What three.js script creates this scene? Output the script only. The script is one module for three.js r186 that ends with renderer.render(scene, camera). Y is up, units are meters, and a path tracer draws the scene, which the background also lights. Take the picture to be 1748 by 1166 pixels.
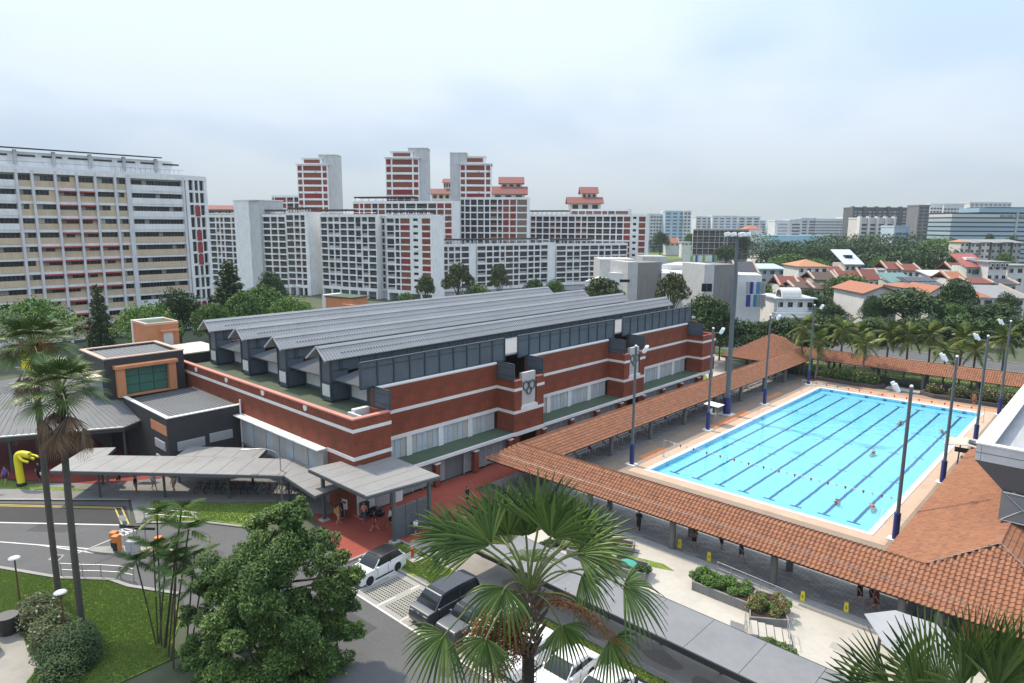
import * as THREE from 'three';
import { mergeGeometries } from 'three/addons/utils/BufferGeometryUtils.js';
import { FontLoader } from 'three/addons/loaders/FontLoader.js';
import { TextGeometry } from 'three/addons/geometries/TextGeometry.js';
import { RoundedBoxGeometry } from 'three/addons/geometries/RoundedBoxGeometry.js';

// ---------- camera ----------
const scene = new THREE.Scene();
const CAM = new THREE.Vector3(35.38, 25.19, 59.13), YAW = -0.7496, PITCH = 0.1720, ROLL = 0.0055, FOC = 1160.2;
const fwd = new THREE.Vector3(Math.sin(YAW) * Math.cos(PITCH), -Math.sin(PITCH), -Math.cos(YAW) * Math.cos(PITCH));
const rgt0 = new THREE.Vector3(Math.cos(YAW), 0, Math.sin(YAW)), upv0 = new THREE.Vector3().crossVectors(rgt0, fwd);
const rgt = rgt0.clone().multiplyScalar(Math.cos(ROLL)).addScaledVector(upv0, Math.sin(ROLL));
const upv = upv0.clone().multiplyScalar(Math.cos(ROLL)).addScaledVector(rgt0, -Math.sin(ROLL));
const camera = new THREE.PerspectiveCamera(2 * Math.atan(583 / FOC) * 180 / Math.PI, 1748 / 1166, 0.3, 9000);
camera.position.copy(CAM);
camera.quaternion.setFromRotationMatrix(new THREE.Matrix4().makeBasis(rgt, upv, fwd.clone().negate()));
camera.updateMatrixWorld();
scene.add(camera);

// ---------- renderer, sky, sun ----------
const renderer = new THREE.WebGLRenderer({ antialias: true });
renderer.toneMapping = THREE.LinearToneMapping;
renderer.toneMappingExposure = 1.06;
renderer.shadowMap.enabled = true;

let seed = 7;
const rnd = () => { seed = (seed * 1664525 + 1013904223) >>> 0; return seed / 4294967296; };
const rr = (a, b) => a + (b - a) * rnd();
const reseed = (n) => { seed = n >>> 0; };
// value noise, periodic when per > 0
const hash = (x, y, s) => { let h = (x * 374761393 + y * 668265263 + s * 974634777) | 0; h = Math.imul(h ^ (h >>> 13), 1274126177); return ((h ^ (h >>> 16)) >>> 0) / 4294967296; };
function vnoise(x, y, per, s) {
  const xi = Math.floor(x), yi = Math.floor(y), fx = x - xi, fy = y - yi, w = (a) => per ? ((a % per) + per) % per : a;
  const u = fx * fx * (3 - 2 * fx), v = fy * fy * (3 - 2 * fy);
  const a = hash(w(xi), w(yi), s), b = hash(w(xi + 1), w(yi), s), c = hash(w(xi), w(yi + 1), s), d = hash(w(xi + 1), w(yi + 1), s);
  return a + (b - a) * u + (c - a) * v + (a - b - c + d) * u * v;
}
function fbm(x, y, per, s, oct = 4) { let a = 0, k = 0.5, n = 0; for (let i = 0; i < oct; i++) { a += k * vnoise(x, y, per, s + i * 17); n += k; k *= 0.5; x *= 2; y *= 2; per *= 2; } return a / n; }

const SUN = new THREE.Vector3(-0.6, 0.8, 0.02).normalize();
{
  const Wd = 1024, Hd = 512, data = new Float32Array(Wd * Hd * 4), v = new THREE.Vector3();
  for (let j = 0; j < Hd; j++) for (let i = 0; i < Wd; i++) {
    const lat = ((j + 0.5) / Hd - 0.5) * Math.PI, lon = ((i + 0.5) / Wd - 0.5) * 2 * Math.PI;
    v.set(Math.cos(lat) * Math.cos(lon), Math.sin(lat), Math.cos(lat) * Math.sin(lon));
    const e = Math.max(0, v.y);
    // thin high cloud in planar coordinates
    const k = 1 / (e + 0.16), cx = v.x * k, cz = v.z * k;
    let c = fbm(cx * 0.75 + 3.1, cz * 0.75 + 1.7, 0, 5, 5) * 0.75 + fbm(cx * 2.2 - cz * 0.8, cz * 1.1, 0, 31, 4) * 0.25;
    c = THREE.MathUtils.smoothstep(c, 0.32, 0.66);
    const t = 1 - Math.exp(-e * 5.5), s = Math.max(0, v.dot(SUN));
    const hz = [0.54, 0.59, 0.60], bl = [0.52, 0.69, 0.95], wh = [0.81, 0.89, 0.985];
    const px = [0, 1, 2].map((q) => {
      const air = hz[q] + (bl[q] - hz[q]) * Math.min(1, t * 1.25);
      const cl = hz[q] * 1.04 + (wh[q] - hz[q] * 1.04) * Math.min(1, t * 1.5);
      return (air + (cl - air) * (0.06 + 0.66 * c)) * (0.99 + 0.62 * e) * (1 + 0.25 * Math.pow(s, 14));
    });
    const o = (j * Wd + i) * 4, dn = v.y < 0 ? Math.max(0.35, 1 + v.y * 6) : 1;
    for (let q = 0; q < 3; q++) data[o + q] = px[q] * dn;
    data[o + 3] = 1;
  }
  const sky = new THREE.DataTexture(data, Wd, Hd, THREE.RGBAFormat, THREE.FloatType);
  sky.mapping = THREE.EquirectangularReflectionMapping; sky.magFilter = THREE.LinearFilter; sky.minFilter = THREE.LinearFilter; sky.needsUpdate = true;
  scene.background = sky; scene.environment = sky;
}
const sun = new THREE.DirectionalLight(0xfff0d8, 4.2);
sun.position.copy(SUN).multiplyScalar(300); sun.castShadow = true; sun.shadow.radius = 5;
sun.shadow.mapSize.set(4096, 4096);
Object.assign(sun.shadow.camera, { left: -160, right: 160, top: 160, bottom: -160, near: 1, far: 700 });
scene.add(sun); scene.add(sun.target);

// ---------- helpers ----------
const V = (x, y, z) => new THREE.Vector3(x, y, z);
// the surveyed spot at forward distance d in the direction (u, v); and the spot at height h in that direction
const spot = (u, v, d) => CAM.clone().addScaledVector(fwd, d).addScaledVector(rgt, (u - 874) / FOC * d).addScaledVector(upv, -(v - 583) / FOC * d);
const names = new Map();
function numbered(n) { const k = names.get(n) || 0; names.set(n, k + 1); return k ? n + '_' + String(k).padStart(3, '0') : n; }
function clean(g) {
  g = g.index ? g.toNonIndexed() : g;
  for (const k of Object.keys(g.attributes)) if (!['position', 'normal', 'uv', 'color'].includes(k)) g.deleteAttribute(k);
  if (!g.attributes.normal) g.computeVertexNormals();
  return g;
}
function uvm(g) { // uv in metres by the dominant direction of each face
  g = clean(g); const p = g.attributes.position, n = g.attributes.normal, uv = new Float32Array(p.count * 2);
  for (let i = 0; i < p.count; i++) {
    const ax = Math.abs(n.getX(i)), ay = Math.abs(n.getY(i)), az = Math.abs(n.getZ(i)), x = p.getX(i), y = p.getY(i), z = p.getZ(i);
    if (ay >= ax && ay >= az) { uv[2 * i] = x; uv[2 * i + 1] = -z; } else if (ax >= az) { uv[2 * i] = z; uv[2 * i + 1] = y; } else { uv[2 * i] = x; uv[2 * i + 1] = y; }
  }
  g.setAttribute('uv', new THREE.BufferAttribute(uv, 2)); return g;
}
function merge(list) {
  list = (Array.isArray(list) ? list : [list]).map(clean);
  const col = list.some((g) => g.attributes.color);
  for (const g of list) {
    if (!g.attributes.uv) uvm(g);
    if (col && !g.attributes.color) g.setAttribute('color', new THREE.BufferAttribute(new Float32Array(g.attributes.position.count * 3).fill(1), 3));
  }
  return list.length === 1 ? list[0] : mergeGeometries(list);
}
function mesh(name, geo, mat, parent = scene, raw = false) {
  const g = raw ? (Array.isArray(geo) ? merge(geo) : geo) : uvm(merge(geo));
  const m = new THREE.Mesh(g, mat); m.name = parent === scene ? numbered(name) : name; m.castShadow = m.receiveShadow = true; parent.add(m); return m;
}
function shared(name, geo, mat, parent, pos, ry = 0, sc) { // a piece that shares a ready geometry
  const m = new THREE.Mesh(geo, mat); m.name = parent === scene ? numbered(name) : name; if (pos) m.position.copy(pos); m.rotation.y = ry; if (sc) m.scale.set(...sc);
  m.castShadow = m.receiveShadow = true; parent.add(m); return m;
}
function tag(o, label, category, group) { o.userData.label = label; o.userData.category = category; if (group) o.userData.group = group; return o; }
function structure(o) { o.userData.kind = 'structure'; return o; }
function stuff(o) { o.userData.kind = 'stuff'; return o; }
function thing(name, label, category, pos = [0, 0, 0], ry = 0, group) {
  const o = new THREE.Group(); o.name = numbered(name); o.position.set(...pos); o.rotation.y = ry; scene.add(o); return tag(o, label, category, group);
}
function copyOf(o, label, pos, ry = 0, sc) { const c = o.clone(); c.name = numbered(o.name.replace(/_\d{3}$/, '')); c.userData = { ...o.userData, label }; scene.add(c); if (pos) c.position.set(...pos); c.rotation.y = ry; if (sc) c.scale.set(...(Array.isArray(sc) ? sc : [sc, sc, sc])); return c; }
const box = (w, h, d, x = 0, y = 0, z = 0, ry = 0) => { const g = new THREE.BoxGeometry(w, h, d); if (ry) g.rotateY(ry); return g.translate(x, y, z); };
const bx = (x0, x1, y0, y1, z0, z1) => new THREE.BoxGeometry(Math.abs(x1 - x0), Math.abs(y1 - y0), Math.abs(z1 - z0)).translate((x0 + x1) / 2, (y0 + y1) / 2, (z0 + z1) / 2);
const rbox = (w, h, d, r, x = 0, y = 0, z = 0) => new RoundedBoxGeometry(w, h, d, 2, r).translate(x, y, z);
const cyl = (r0, r1, h, x = 0, y = 0, z = 0, n = 12) => new THREE.CylinderGeometry(r1, r0, h, n).translate(x, y + h / 2, z);
function bar(a, b, r, n = 6, r2 = r) { const d = b.clone().sub(a), L = d.length(), g = new THREE.CylinderGeometry(r2, r, L, n); g.translate(0, L / 2, 0); g.applyQuaternion(new THREE.Quaternion().setFromUnitVectors(V(0, 1, 0), d.normalize())); return g.translate(a.x, a.y, a.z); }
function tube(pts, r, seg = 12, n = 6) { return new THREE.TubeGeometry(new THREE.CatmullRomCurve3(pts), seg, r, n, false); }
const shp = (pts) => new THREE.Shape(pts.map(([x, z]) => new THREE.Vector2(x, -z)));
function sheet(pts, y, holes = []) { const s = shp(pts); for (const h of holes) s.holes.push(new THREE.Path(h.map(([x, z]) => new THREE.Vector2(x, -z)))); return new THREE.ShapeGeometry(s, 24).rotateX(-Math.PI / 2).translate(0, y, 0); }
function prism(pts, y0, y1, holes = []) { const s = shp(pts); for (const h of holes) s.holes.push(new THREE.Path(h.map(([x, z]) => new THREE.Vector2(x, -z)))); return new THREE.ExtrudeGeometry(s, { depth: y1 - y0, bevelEnabled: false }).rotateX(-Math.PI / 2).translate(0, y0, 0); }
const rect = (x0, x1, z0, z1) => [[x0, z0], [x1, z0], [x1, z1], [x0, z1]];
function quad(a, b, c, d) { // a b c d around
  const g = new THREE.BufferGeometry(); g.setAttribute('position', new THREE.Float32BufferAttribute([a, b, c, a, c, d].flatMap((p) => [p.x, p.y, p.z]), 3)); g.computeVertexNormals(); return g;
}
function slab(a, b, c, d, t) { // quad with thickness t downwards along its normal
  const n = b.clone().sub(a).cross(d.clone().sub(a)).normalize().multiplyScalar(-t), q = [a, b, c, d].map((p) => p.clone().add(n));
  return merge([quad(a, b, c, d), quad(q[3], q[2], q[1], q[0]), quad(b, a, q[0], q[1]), quad(c, b, q[1], q[2]), quad(d, c, q[2], q[3]), quad(a, d, q[3], q[0])]);
}
function paint(g, r, gr, b) { g = clean(g); const n = g.attributes.position.count, c = new Float32Array(n * 3); for (let i = 0; i < n; i++) { c[3 * i] = r; c[3 * i + 1] = gr; c[3 * i + 2] = b; } g.setAttribute('color', new THREE.BufferAttribute(c, 3)); return g; }

// ---------- textures ----------
function tex(size, metres, fn, srgb = true) {
  const d = new Uint8Array(size * size * 4);
  for (let y = 0; y < size; y++) for (let x = 0; x < size; x++) { const c = fn(x / size, y / size), o = (y * size + x) * 4, a = Array.isArray(c) ? c : [c, c, c]; for (let q = 0; q < 3; q++) d[o + q] = Math.max(0, Math.min(255, a[q] * 255)); d[o + 3] = 255; }
  const t = new THREE.DataTexture(d, size, size, THREE.RGBAFormat); t.wrapS = t.wrapT = THREE.RepeatWrapping; t.magFilter = THREE.LinearFilter; t.minFilter = THREE.LinearMipmapLinearFilter; t.generateMipmaps = true;
  if (srgb) t.colorSpace = THREE.SRGBColorSpace; t.repeat.set(1 / metres, 1 / metres); t.needsUpdate = true; return t;
}
const mixc = (a, b, t) => a.map((v, i) => v + (b[i] - v) * t);
const T = {
  grain: tex(512, 6, (u, v) => 0.80 + 0.2 * fbm(u * 64, v * 64, 64, 3, 3) - 0.13 * Math.pow(fbm(u * 5, v * 5, 5, 9, 4), 2) * 2, false),
  blotch: tex(512, 14, (u, v) => { const a = fbm(u * 6, v * 6, 6, 21, 5), b = fbm(u * 40, v * 40, 40, 4, 3); return 0.70 + 0.30 * a + 0.11 * b - (a > 0.6 ? 0.35 * (a - 0.6) : 0); }, false),
  streak: tex(512, 5, (u, v) => { const a = fbm(u * 48, v * 3, 48, 6, 3), b = fbm(u * 8, v * 6, 8, 15, 4); return 0.70 + 0.22 * a + 0.2 * b; }, false),
  brick: tex(1024, 2.56, (u, v) => {
    const row = Math.floor(v * 32), c = (u * 10 + (row % 2) * 0.5), ci = Math.floor(c), fx = c - ci, fy = v * 32 - row, j = (fx < 0.05 || fy < 0.14);
    const k = hash(((ci % 10) + 10) % 10, row, 77), n = fbm(u * 30, v * 30, 30, 8, 3), lg = fbm(u * 3, v * 3, 3, 5, 3);
    return j ? [0.50 + 0.1 * n, 0.33, 0.28] : mixc([0.44, 0.20, 0.125], [0.57, 0.295, 0.18], 0.55 * k + 0.35 * n).map((q) => q * (0.86 + 0.26 * lg));
  }),
  grass: tex(1024, 9, (u, v) => { const a = fbm(u * 7, v * 7, 7, 41, 5), b = fbm(u * 120, v * 120, 120, 2, 2), c = fbm(u * 18, v * 18, 18, 63, 4); return mixc(mixc([0.34, 0.45, 0.15], [0.50, 0.58, 0.24], a), [0.55, 0.50, 0.28], Math.max(0, c - 0.55) * 1.8).map((q) => q * (0.65 + 0.6 * b)); }),
  asphalt: tex(1024, 12, (u, v) => { const a = fbm(u * 9, v * 9, 9, 11, 5), b = hash(Math.floor(u * 1024), Math.floor(v * 1024), 3), c = fbm(u * 90, v * 90, 90, 4, 2), cr = Math.abs(fbm(u * 5, v * 5, 5, 90, 5) - 0.5) < 0.004 ? 0.12 : 0; return 0.66 + 0.18 * a + 0.14 * c + 0.1 * (b - 0.5) - cr; }, false),
  leaf: tex(256, 1, (u, v) => 0.75 + 0.25 * fbm(u * 12, v * 12, 12, 6, 3)),
  bump: tex(512, 3, (u, v) => fbm(u * 40, v * 40, 40, 13, 4), false),
};
const rep = (t, m) => { const c = t.clone(); c.repeat.set(1 / m, 1 / m); c.needsUpdate = true; return c; };
const Mt = (hex, o = {}) => new THREE.MeshStandardMaterial({ color: hex, roughness: 0.8, ...o });
const lin = (r, g, b, o = {}) => { const m = new THREE.MeshStandardMaterial({ roughness: 0.8, ...o }); m.color.setRGB(r, g, b); return m; };
const M = {
  brick: Mt(0xf2ddd6, { map: T.brick, roughness: 0.9 }),
  white: lin(0.80, 0.785, 0.76, { map: T.blotch, roughness: 0.7 }), whiteClean: lin(0.80, 0.80, 0.79, { roughness: 0.6, map: rep(T.blotch, 30) }),
  coping: lin(0.62, 0.25, 0.20, { map: T.blotch }),
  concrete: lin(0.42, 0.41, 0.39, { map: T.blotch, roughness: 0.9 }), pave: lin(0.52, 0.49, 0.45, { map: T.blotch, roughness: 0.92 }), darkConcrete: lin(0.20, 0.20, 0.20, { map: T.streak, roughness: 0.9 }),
  sheetGrey: lin(0.33, 0.34, 0.355, { roughness: 0.6, metalness: 0.0, map: rep(T.blotch, 16) }), sheetDark: lin(0.12, 0.133, 0.15, { roughness: 0.55, metalness: 0.1, map: rep(T.blotch, 9) }),
  blue: lin(0.095, 0.122, 0.147, { roughness: 0.42, map: rep(T.streak, 6) }), blueFrame: lin(0.045, 0.06, 0.075, { roughness: 0.5 }), greenRoof: lin(0.075, 0.115, 0.075, { map: rep(T.blotch, 5), roughness: 0.9 }),
  shelter: lin(0.15, 0.158, 0.165, { roughness: 0.75, map: rep(T.blotch, 12) }), canopy: lin(0.265, 0.265, 0.265, { roughness: 0.55, map: rep(T.blotch, 9) }), steel: lin(0.10, 0.115, 0.13, { roughness: 0.5, metalness: 0.3 }), blackMetal: lin(0.025, 0.027, 0.03, { roughness: 0.5, metalness: 0.3 }), galv: lin(0.42, 0.43, 0.44, { roughness: 0.4, metalness: 0.6 }),
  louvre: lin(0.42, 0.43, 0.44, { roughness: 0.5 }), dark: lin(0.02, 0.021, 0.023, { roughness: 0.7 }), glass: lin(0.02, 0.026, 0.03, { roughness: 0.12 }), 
  charcoal: lin(0.045, 0.045, 0.047, { roughness: 0.8, map: rep(T.streak, 5) }), orange: lin(0.62, 0.26, 0.12, { roughness: 0.7, map: rep(T.blotch, 6) }),
  redPave: lin(0.36, 0.075, 0.05, { map: T.grain, roughness: 0.9 }), asphalt: lin(0.125, 0.125, 0.128, { map: T.asphalt, roughness: 0.92, bumpMap: T.bump, bumpScale: 0.004 }), asphaltDark: lin(0.05, 0.05, 0.052, { map: T.asphalt, roughness: 0.92 }),
  grass: Mt(0xffffff, { map: T.grass, roughness: 1, bumpMap: T.bump, bumpScale: 0.03 }), line: lin(0.72, 0.72, 0.70, { map: T.grain, roughness: 0.8 }), yellow: lin(0.60, 0.46, 0.10, { map: T.grain, roughness: 0.8 }),
  soil: lin(0.045, 0.027, 0.02, { map: T.grain, roughness: 1 }), kerb: lin(0.36, 0.35, 0.33, { map: T.grain, roughness: 0.9 }),
};
M.brick.color.setRGB(0.92, 0.92, 0.90); 

scene.fog = new THREE.FogExp2(0xcfdbe4, 0.00012);
// ---------- ground ----------
const POOL = rect(0, 21, -50, 0), PIT = rect(-0.25, 21.25, -50.25, 0.25);
{
  const far = lin(0.085, 0.10, 0.06, { map: rep(T.blotch, 60), roughness: 1 });
  structure(mesh('ground', sheet(rect(-5000, 5000, -6500, 400), -0.06, [PIT]), far));
}
// paved apron of the swimming complex, the plaza, the lawn, roads: thin sheets, each a little higher
const brown = lin(0.30, 0.235, 0.185, { map: rep(T.blotch, 8), roughness: 0.9 }), pink = lin(0.56, 0.40, 0.30, { map: rep(T.blotch, 10), roughness: 0.9 }), orangeDeck = lin(0.62, 0.25, 0.11, { map: rep(T.blotch, 5), roughness: 0.9 });
structure(mesh('pool_deck', sheet(rect(-4.9, 27, -56, 5.4), 0, [PIT]), brown));
structure(mesh('pool_surround', sheet(rect(-1.62, 22.65, -52.2, 1.66), 0.005, [rect(-0.46, 21.46, -50.46, 0.46)]), pink));
structure(mesh('painted_deck_strip', [sheet(rect(-3.05, -2.1, -7.2, -2.4), 0.009), sheet(rect(-3.0, -1.9, -29, -19), 0.009), sheet(rect(-3.75, -2.9, -42.6, -38), 0.009), sheet(rect(3, 22.6, -53.9, -52.3), 0.009)], orangeDeck));
// pool
{
  const p = thing('swimming_pool', 'fifty metre swimming pool with eight dark lane lines and clear blue water', 'pool');
  const tile = lin(0.34, 0.70, 0.85, { roughness: 0.55, map: tex(512, 5, (u, v) => { const gx = (u * 20) % 1, gy = (v * 20) % 1; return (gx < 0.06 || gy < 0.06 ? 0.88 : 0.96) + 0.05 * (fbm(u * 6, v * 6, 6, 5, 3) - 0.5); }) });
  const yb = -0.42, w = 0.25;
  mesh('basin_floor', [bx(-w, 21 + w, yb - 0.2, yb, -50 - w, w)], tile, p);
  mesh('basin_wall', [bx(-w, 0, yb, -0.02, -50 - w, w), bx(21, 21 + w, yb, -0.02, -50 - w, w), bx(0, 21, yb, -0.02, -50 - w, -50), bx(0, 21, yb, -0.02, 0, w)], tile, p);
  mesh('coping', [bx(-0.46, 0.02, -0.02, 0.05, -50.46, 0.46), bx(20.98, 21.46, -0.02, 0.05, -50.46, 0.46), bx(0.02, 20.98, -0.02, 0.05, -50.46, -49.98), bx(0.02, 20.98, -0.02, 0.05, -0.02, 0.46)], lin(0.80, 0.82, 0.82, { roughness: 0.5, map: rep(T.blotch, 12) }), p);
  const navy = lin(0.018, 0.075, 0.20, { roughness: 0.5 });
  for (let k = 0; k < 8; k++) {
    const x = 1.75 + 2.5 * k;
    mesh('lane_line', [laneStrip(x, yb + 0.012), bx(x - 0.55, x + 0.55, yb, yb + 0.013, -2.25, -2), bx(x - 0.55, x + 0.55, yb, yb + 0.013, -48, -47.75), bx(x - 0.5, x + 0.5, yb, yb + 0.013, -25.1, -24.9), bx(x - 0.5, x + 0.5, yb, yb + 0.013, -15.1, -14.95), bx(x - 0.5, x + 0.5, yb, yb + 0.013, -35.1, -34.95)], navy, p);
    for (const z of [-49.99, -0.01]) mesh('wall_target', [bx(x - 0.25, x + 0.25, -0.38, -0.1, z - 0.012, z + 0.012)], navy, p);
  }
  // water: a pane with real ripples
  const g = new THREE.PlaneGeometry(21, 50, 210, 500).rotateX(-Math.PI / 2).translate(10.5, -0.09, -25), q = g.attributes.position;
  for (let i = 0; i < q.count; i++) { const x = q.getX(i), z = q.getZ(i); q.setY(i, -0.09 + 0.03 * (fbm(x * 1.3, z * 1.3, 0, 3, 3) - 0.5) + 0.024 * (fbm(x * 4.5 + z, z * 4.5, 0, 9, 2) - 0.5)); }
  g.computeVertexNormals();
  const wm = new THREE.MeshPhysicalMaterial({ transmission: 1, thickness: 0, roughness: 0.03, ior: 1.33 }); wm.color.setRGB(0.72, 0.93, 0.985);
  mesh('water', g, wm, p, true);
  // ladders
  const ch = lin(0.7, 0.72, 0.74, { roughness: 0.2, metalness: 0.9 });
  for (const [x, z, s] of [[0, -3.5, 1], [0, -28, 1], [0, -47.5, 1], [21, -3.2, -1], [21, -29, -1], [21, -47.5, -1]]) {
    const l = mesh('ladder', [-0.28, 0.28].map((dz) => tube([V(x - 0.45 * s, 0.05, z + dz), V(x - 0.45 * s, 0.75, z + dz), V(x - 0.2 * s, 0.95, z + dz), V(x + 0.06 * s, 0.75, z + dz), V(x + 0.08 * s, -0.38, z + dz)], 0.025, 20, 5)).concat([-0.15, -0.3].map((y) => box(0.06, 0.03, 0.56, x + 0.08 * s, y, z))), ch, p);
  }
}
function laneStrip(x, y) { const p = [], L = 240; const at = (i) => { const z = -2 - 46 * i / L; return [x + 0.09 * (fbm(z * 1.7, x, 0, 12, 2) - 0.5), z]; }; for (let i = 0; i < L; i++) { const [a, z0] = at(i), [b, z1] = at(i + 1); for (const q of [[a - 0.14, z0], [a + 0.14, z0], [b + 0.14, z1], [a - 0.14, z0], [b + 0.14, z1], [b - 0.14, z1]]) p.push(q[0], y, q[1]); } const g = new THREE.BufferGeometry(); g.setAttribute('position', new THREE.Float32BufferAttribute(p, 3)); g.computeVertexNormals(); return g; }  // sideways waver in the strip shape imitates refraction through rippled water
// swimmers (heads and shoulders at the surface)
// lifeguard chairs, flags
function flagLine(z, label, red, whiteF) {
  const t = thing('pennant_line', label, 'pennants', [0, 0, z]);
  for (const x of [-1.1, 22.1]) { mesh('post', [cyl(0.03, 0.025, 2.0, x, 0, 0, 8), cyl(0.14, 0.12, 0.06, x, 0, 0, 10)], M.galv, t); }
  const sag = (x) => 1.9 - 0.16 * (1 - Math.pow((x - 10.5) / 11.6, 2)), pts = []; for (let k = 0; k <= 12; k++) { const x = -1.1 + 23.2 * k / 12; pts.push(V(x, sag(x), 0)); }
  mesh('rope', tube(pts, 0.012, 48, 4), M.whiteClean, t);
  for (let k = 0; k < 30; k++) { const x = -0.6 + k * 0.76, y = sag(x); const s = new THREE.Shape([new THREE.Vector2(-0.13, 0), new THREE.Vector2(0.13, 0), new THREE.Vector2(0, -0.36)]); mesh('flag', new THREE.ExtrudeGeometry(s, { depth: 0.01, bevelEnabled: false }).translate(x, y, 0), k % 2 ? whiteF : red, t); }
}
const redF = lin(0.42, 0.03, 0.03), whF = lin(0.75, 0.74, 0.72);
flagLine(-4.6, 'string of red and white pennants over the near end of the pool', redF, whF);
flagLine(-45.2, 'string of red and white pennants over the far end of the pool', redF, whF);
// ---------- plaza, lawn, roads ----------
const paleStone = lin(0.50, 0.47, 0.42, { map: rep(T.blotch, 11), roughness: 0.9 }), stoneFloor = lin(0.36, 0.345, 0.335, { roughness: 0.85, map: tex(512, 4.8, (u, v) => { const r = Math.floor(v * 16), c = u * 8 + (r % 2) * 0.5, gx = c % 1, gy = (v * 16) % 1, k = hash(Math.floor(c) % 8, r, 3); return (gx < 0.04 || gy < 0.07 ? 0.62 : 0.78 + 0.16 * k) + 0.06 * (fbm(u * 20, v * 20, 20, 2, 2) - 0.5); }) });
structure(mesh('plaza', sheet([[-1, 14.9], [40, 14.9], [40, 28], [-1, 28]], 0.004), paleStone));
structure(mesh('walkway_floor', [sheet(rect(-9.4, 40, 5.2, 14.05), 0.008), sheet(rect(-9.4, -4.75, -57, 5.2), 0.008)], stoneFloor));
structure(mesh('walkway_step', [bx(-4, 40, 0, 0.10, 14.05, 14.5), bx(-4, 40, 0, 0.05, 14.5, 14.9)], M.concrete));
structure(mesh('red_pavement', sheet([[-40, 27.4], [-14.2, 27.4], [-12.9, 27.4], [-12.9, -40], [-9.4, -40], [-9.4, 16.2], [-5.2, 16.2], [-5.2, 27.6], [-6.2, 32.6], [-6.9, 32.6], [-12.6, 30.8], [-15, 30.2]], 0.010), M.redPave));
structure(mesh('pale_kerb', [bx(-6.1, -5.9, 0, 0.12, 27.8, 32.8), bx(-5.1, -5.0, 0, 0.12, 16.2, 24.3)], M.kerb));
structure(mesh('footpath', sheet([[-6, 27.7], [40, 28.6], [40, 24.6], [-1, 24.2], [-5.1, 24.0], [-5.1, 27.6]], 0.012), lin(0.30, 0.28, 0.255, { map: rep(T.blotch, 5), roughness: 0.8 })));
structure(mesh('grass_strip', sheet([[-5.9, 27.9], [40, 28.9], [40, 31.2], [-2, 30.6], [-5.9, 31.0]], 0.010), M.grass));
structure(mesh('footpath_edging', bx(-5.9, 40, 0, 0.09, 27.72, 27.86), M.kerb));
// car park
structure(mesh('car_park', sheet([[-7, 32.4], [-4.3, 31], [40, 31], [40, 70], [2, 70], [4.6, 41.2], [-3.4, 45.3], [-5.4, 44.6], [-10.5, 43.0], [-9, 39.5], [-6.5, 35.5]], 0.004), M.asphalt));
structure(mesh('bay_kerb', [bx(-2.6, 40, 0, 0.13, 30.75, 30.95), bx(-4.7, -2.6, 0, 0.13, 31.1, 31.3)], M.kerb));
const bayPale = lin(0.36, 0.35, 0.32, { map: rep(T.blotch, 4), roughness: 0.95 });
{
  structure(mesh('parking_bay_slab', sheet(rect(-4.5, 40, 30.95, 34.75), 0.014), bayPale));
  structure(mesh('bay_marking', [sheet(rect(-4.6, 40, 34.75, 34.9), 0.019)].concat(Array.from({ length: 14 }, (_, k) => sheet(rect(-4.55 + 2.5 * k, -4.43 + 2.5 * k, 33.2, 34.75), 0.019)), Array.from({ length: 14 }, (_, k) => sheet(rect(-4.55 + 2.5 * k, -4.43 + 2.5 * k, 31.1, 31.9), 0.019))), M.line));
  // perforated grass paving: sunken cells seen one by one
  const cells = []; const cell = new THREE.BoxGeometry(0.13, 0.02, 0.13);
  for (let b = 0; b < 7; b++) for (let i = 0; i < 9; i++) for (let j = 0; j < 13; j++) cells.push([-4.0 + b * 2.5 + i * 0.215, 31.5 + j * 0.235]);
  const im = new THREE.InstancedMesh(cell, lin(0.035, 0.04, 0.02, { roughness: 1 }), cells.length); im.name = 'grass_paver_cells'; const m4 = new THREE.Matrix4();
  cells.forEach(([x, z], i) => im.setMatrixAt(i, m4.makeTranslation(x, 0.0085, z))); im.receiveShadow = true; scene.add(im); stuff(tag(im, 'small dark grass cells in the perforated paving of the parking bays', 'grass paver'));
}
// left: lawn, road, drop-off
structure(mesh('lawn', sheet([[-26.5, 51.8], [-23.9, 51.0], [-18.8, 48.3], [-16, 45.9], [-14.1, 45.3], [-10.6, 43.5], [-7.2, 44.4], [-5.3, 45.6], [-3.6, 45.8], [-3.2, 60], [-5, 75], [-26, 75]], 0.010), M.grass));
structure(mesh('access_road', sheet([[-60, 66], [-38.8, 48.05], [-30.2, 40.0], [-24.6, 41.6], [-24.0, 40.6], [-20.6, 37.3], [-17.0, 35.2], [-13, 33.2], [-7, 32.2], [-6, 36], [-9, 39.4], [-10.5, 42.9], [-14, 45.1], [-16, 45.7], [-18.9, 48.1], [-24, 50.8], [-48, 64]], 0.003), M.asphalt));
structure(mesh('dropoff_bay', sheet([[-37.9, 48.0], [-29.1, 40.55], [-24.75, 41.6], [-33.2, 49.1], [-55, 67], [-60, 67]], 0.008), M.asphaltDark));
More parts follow.
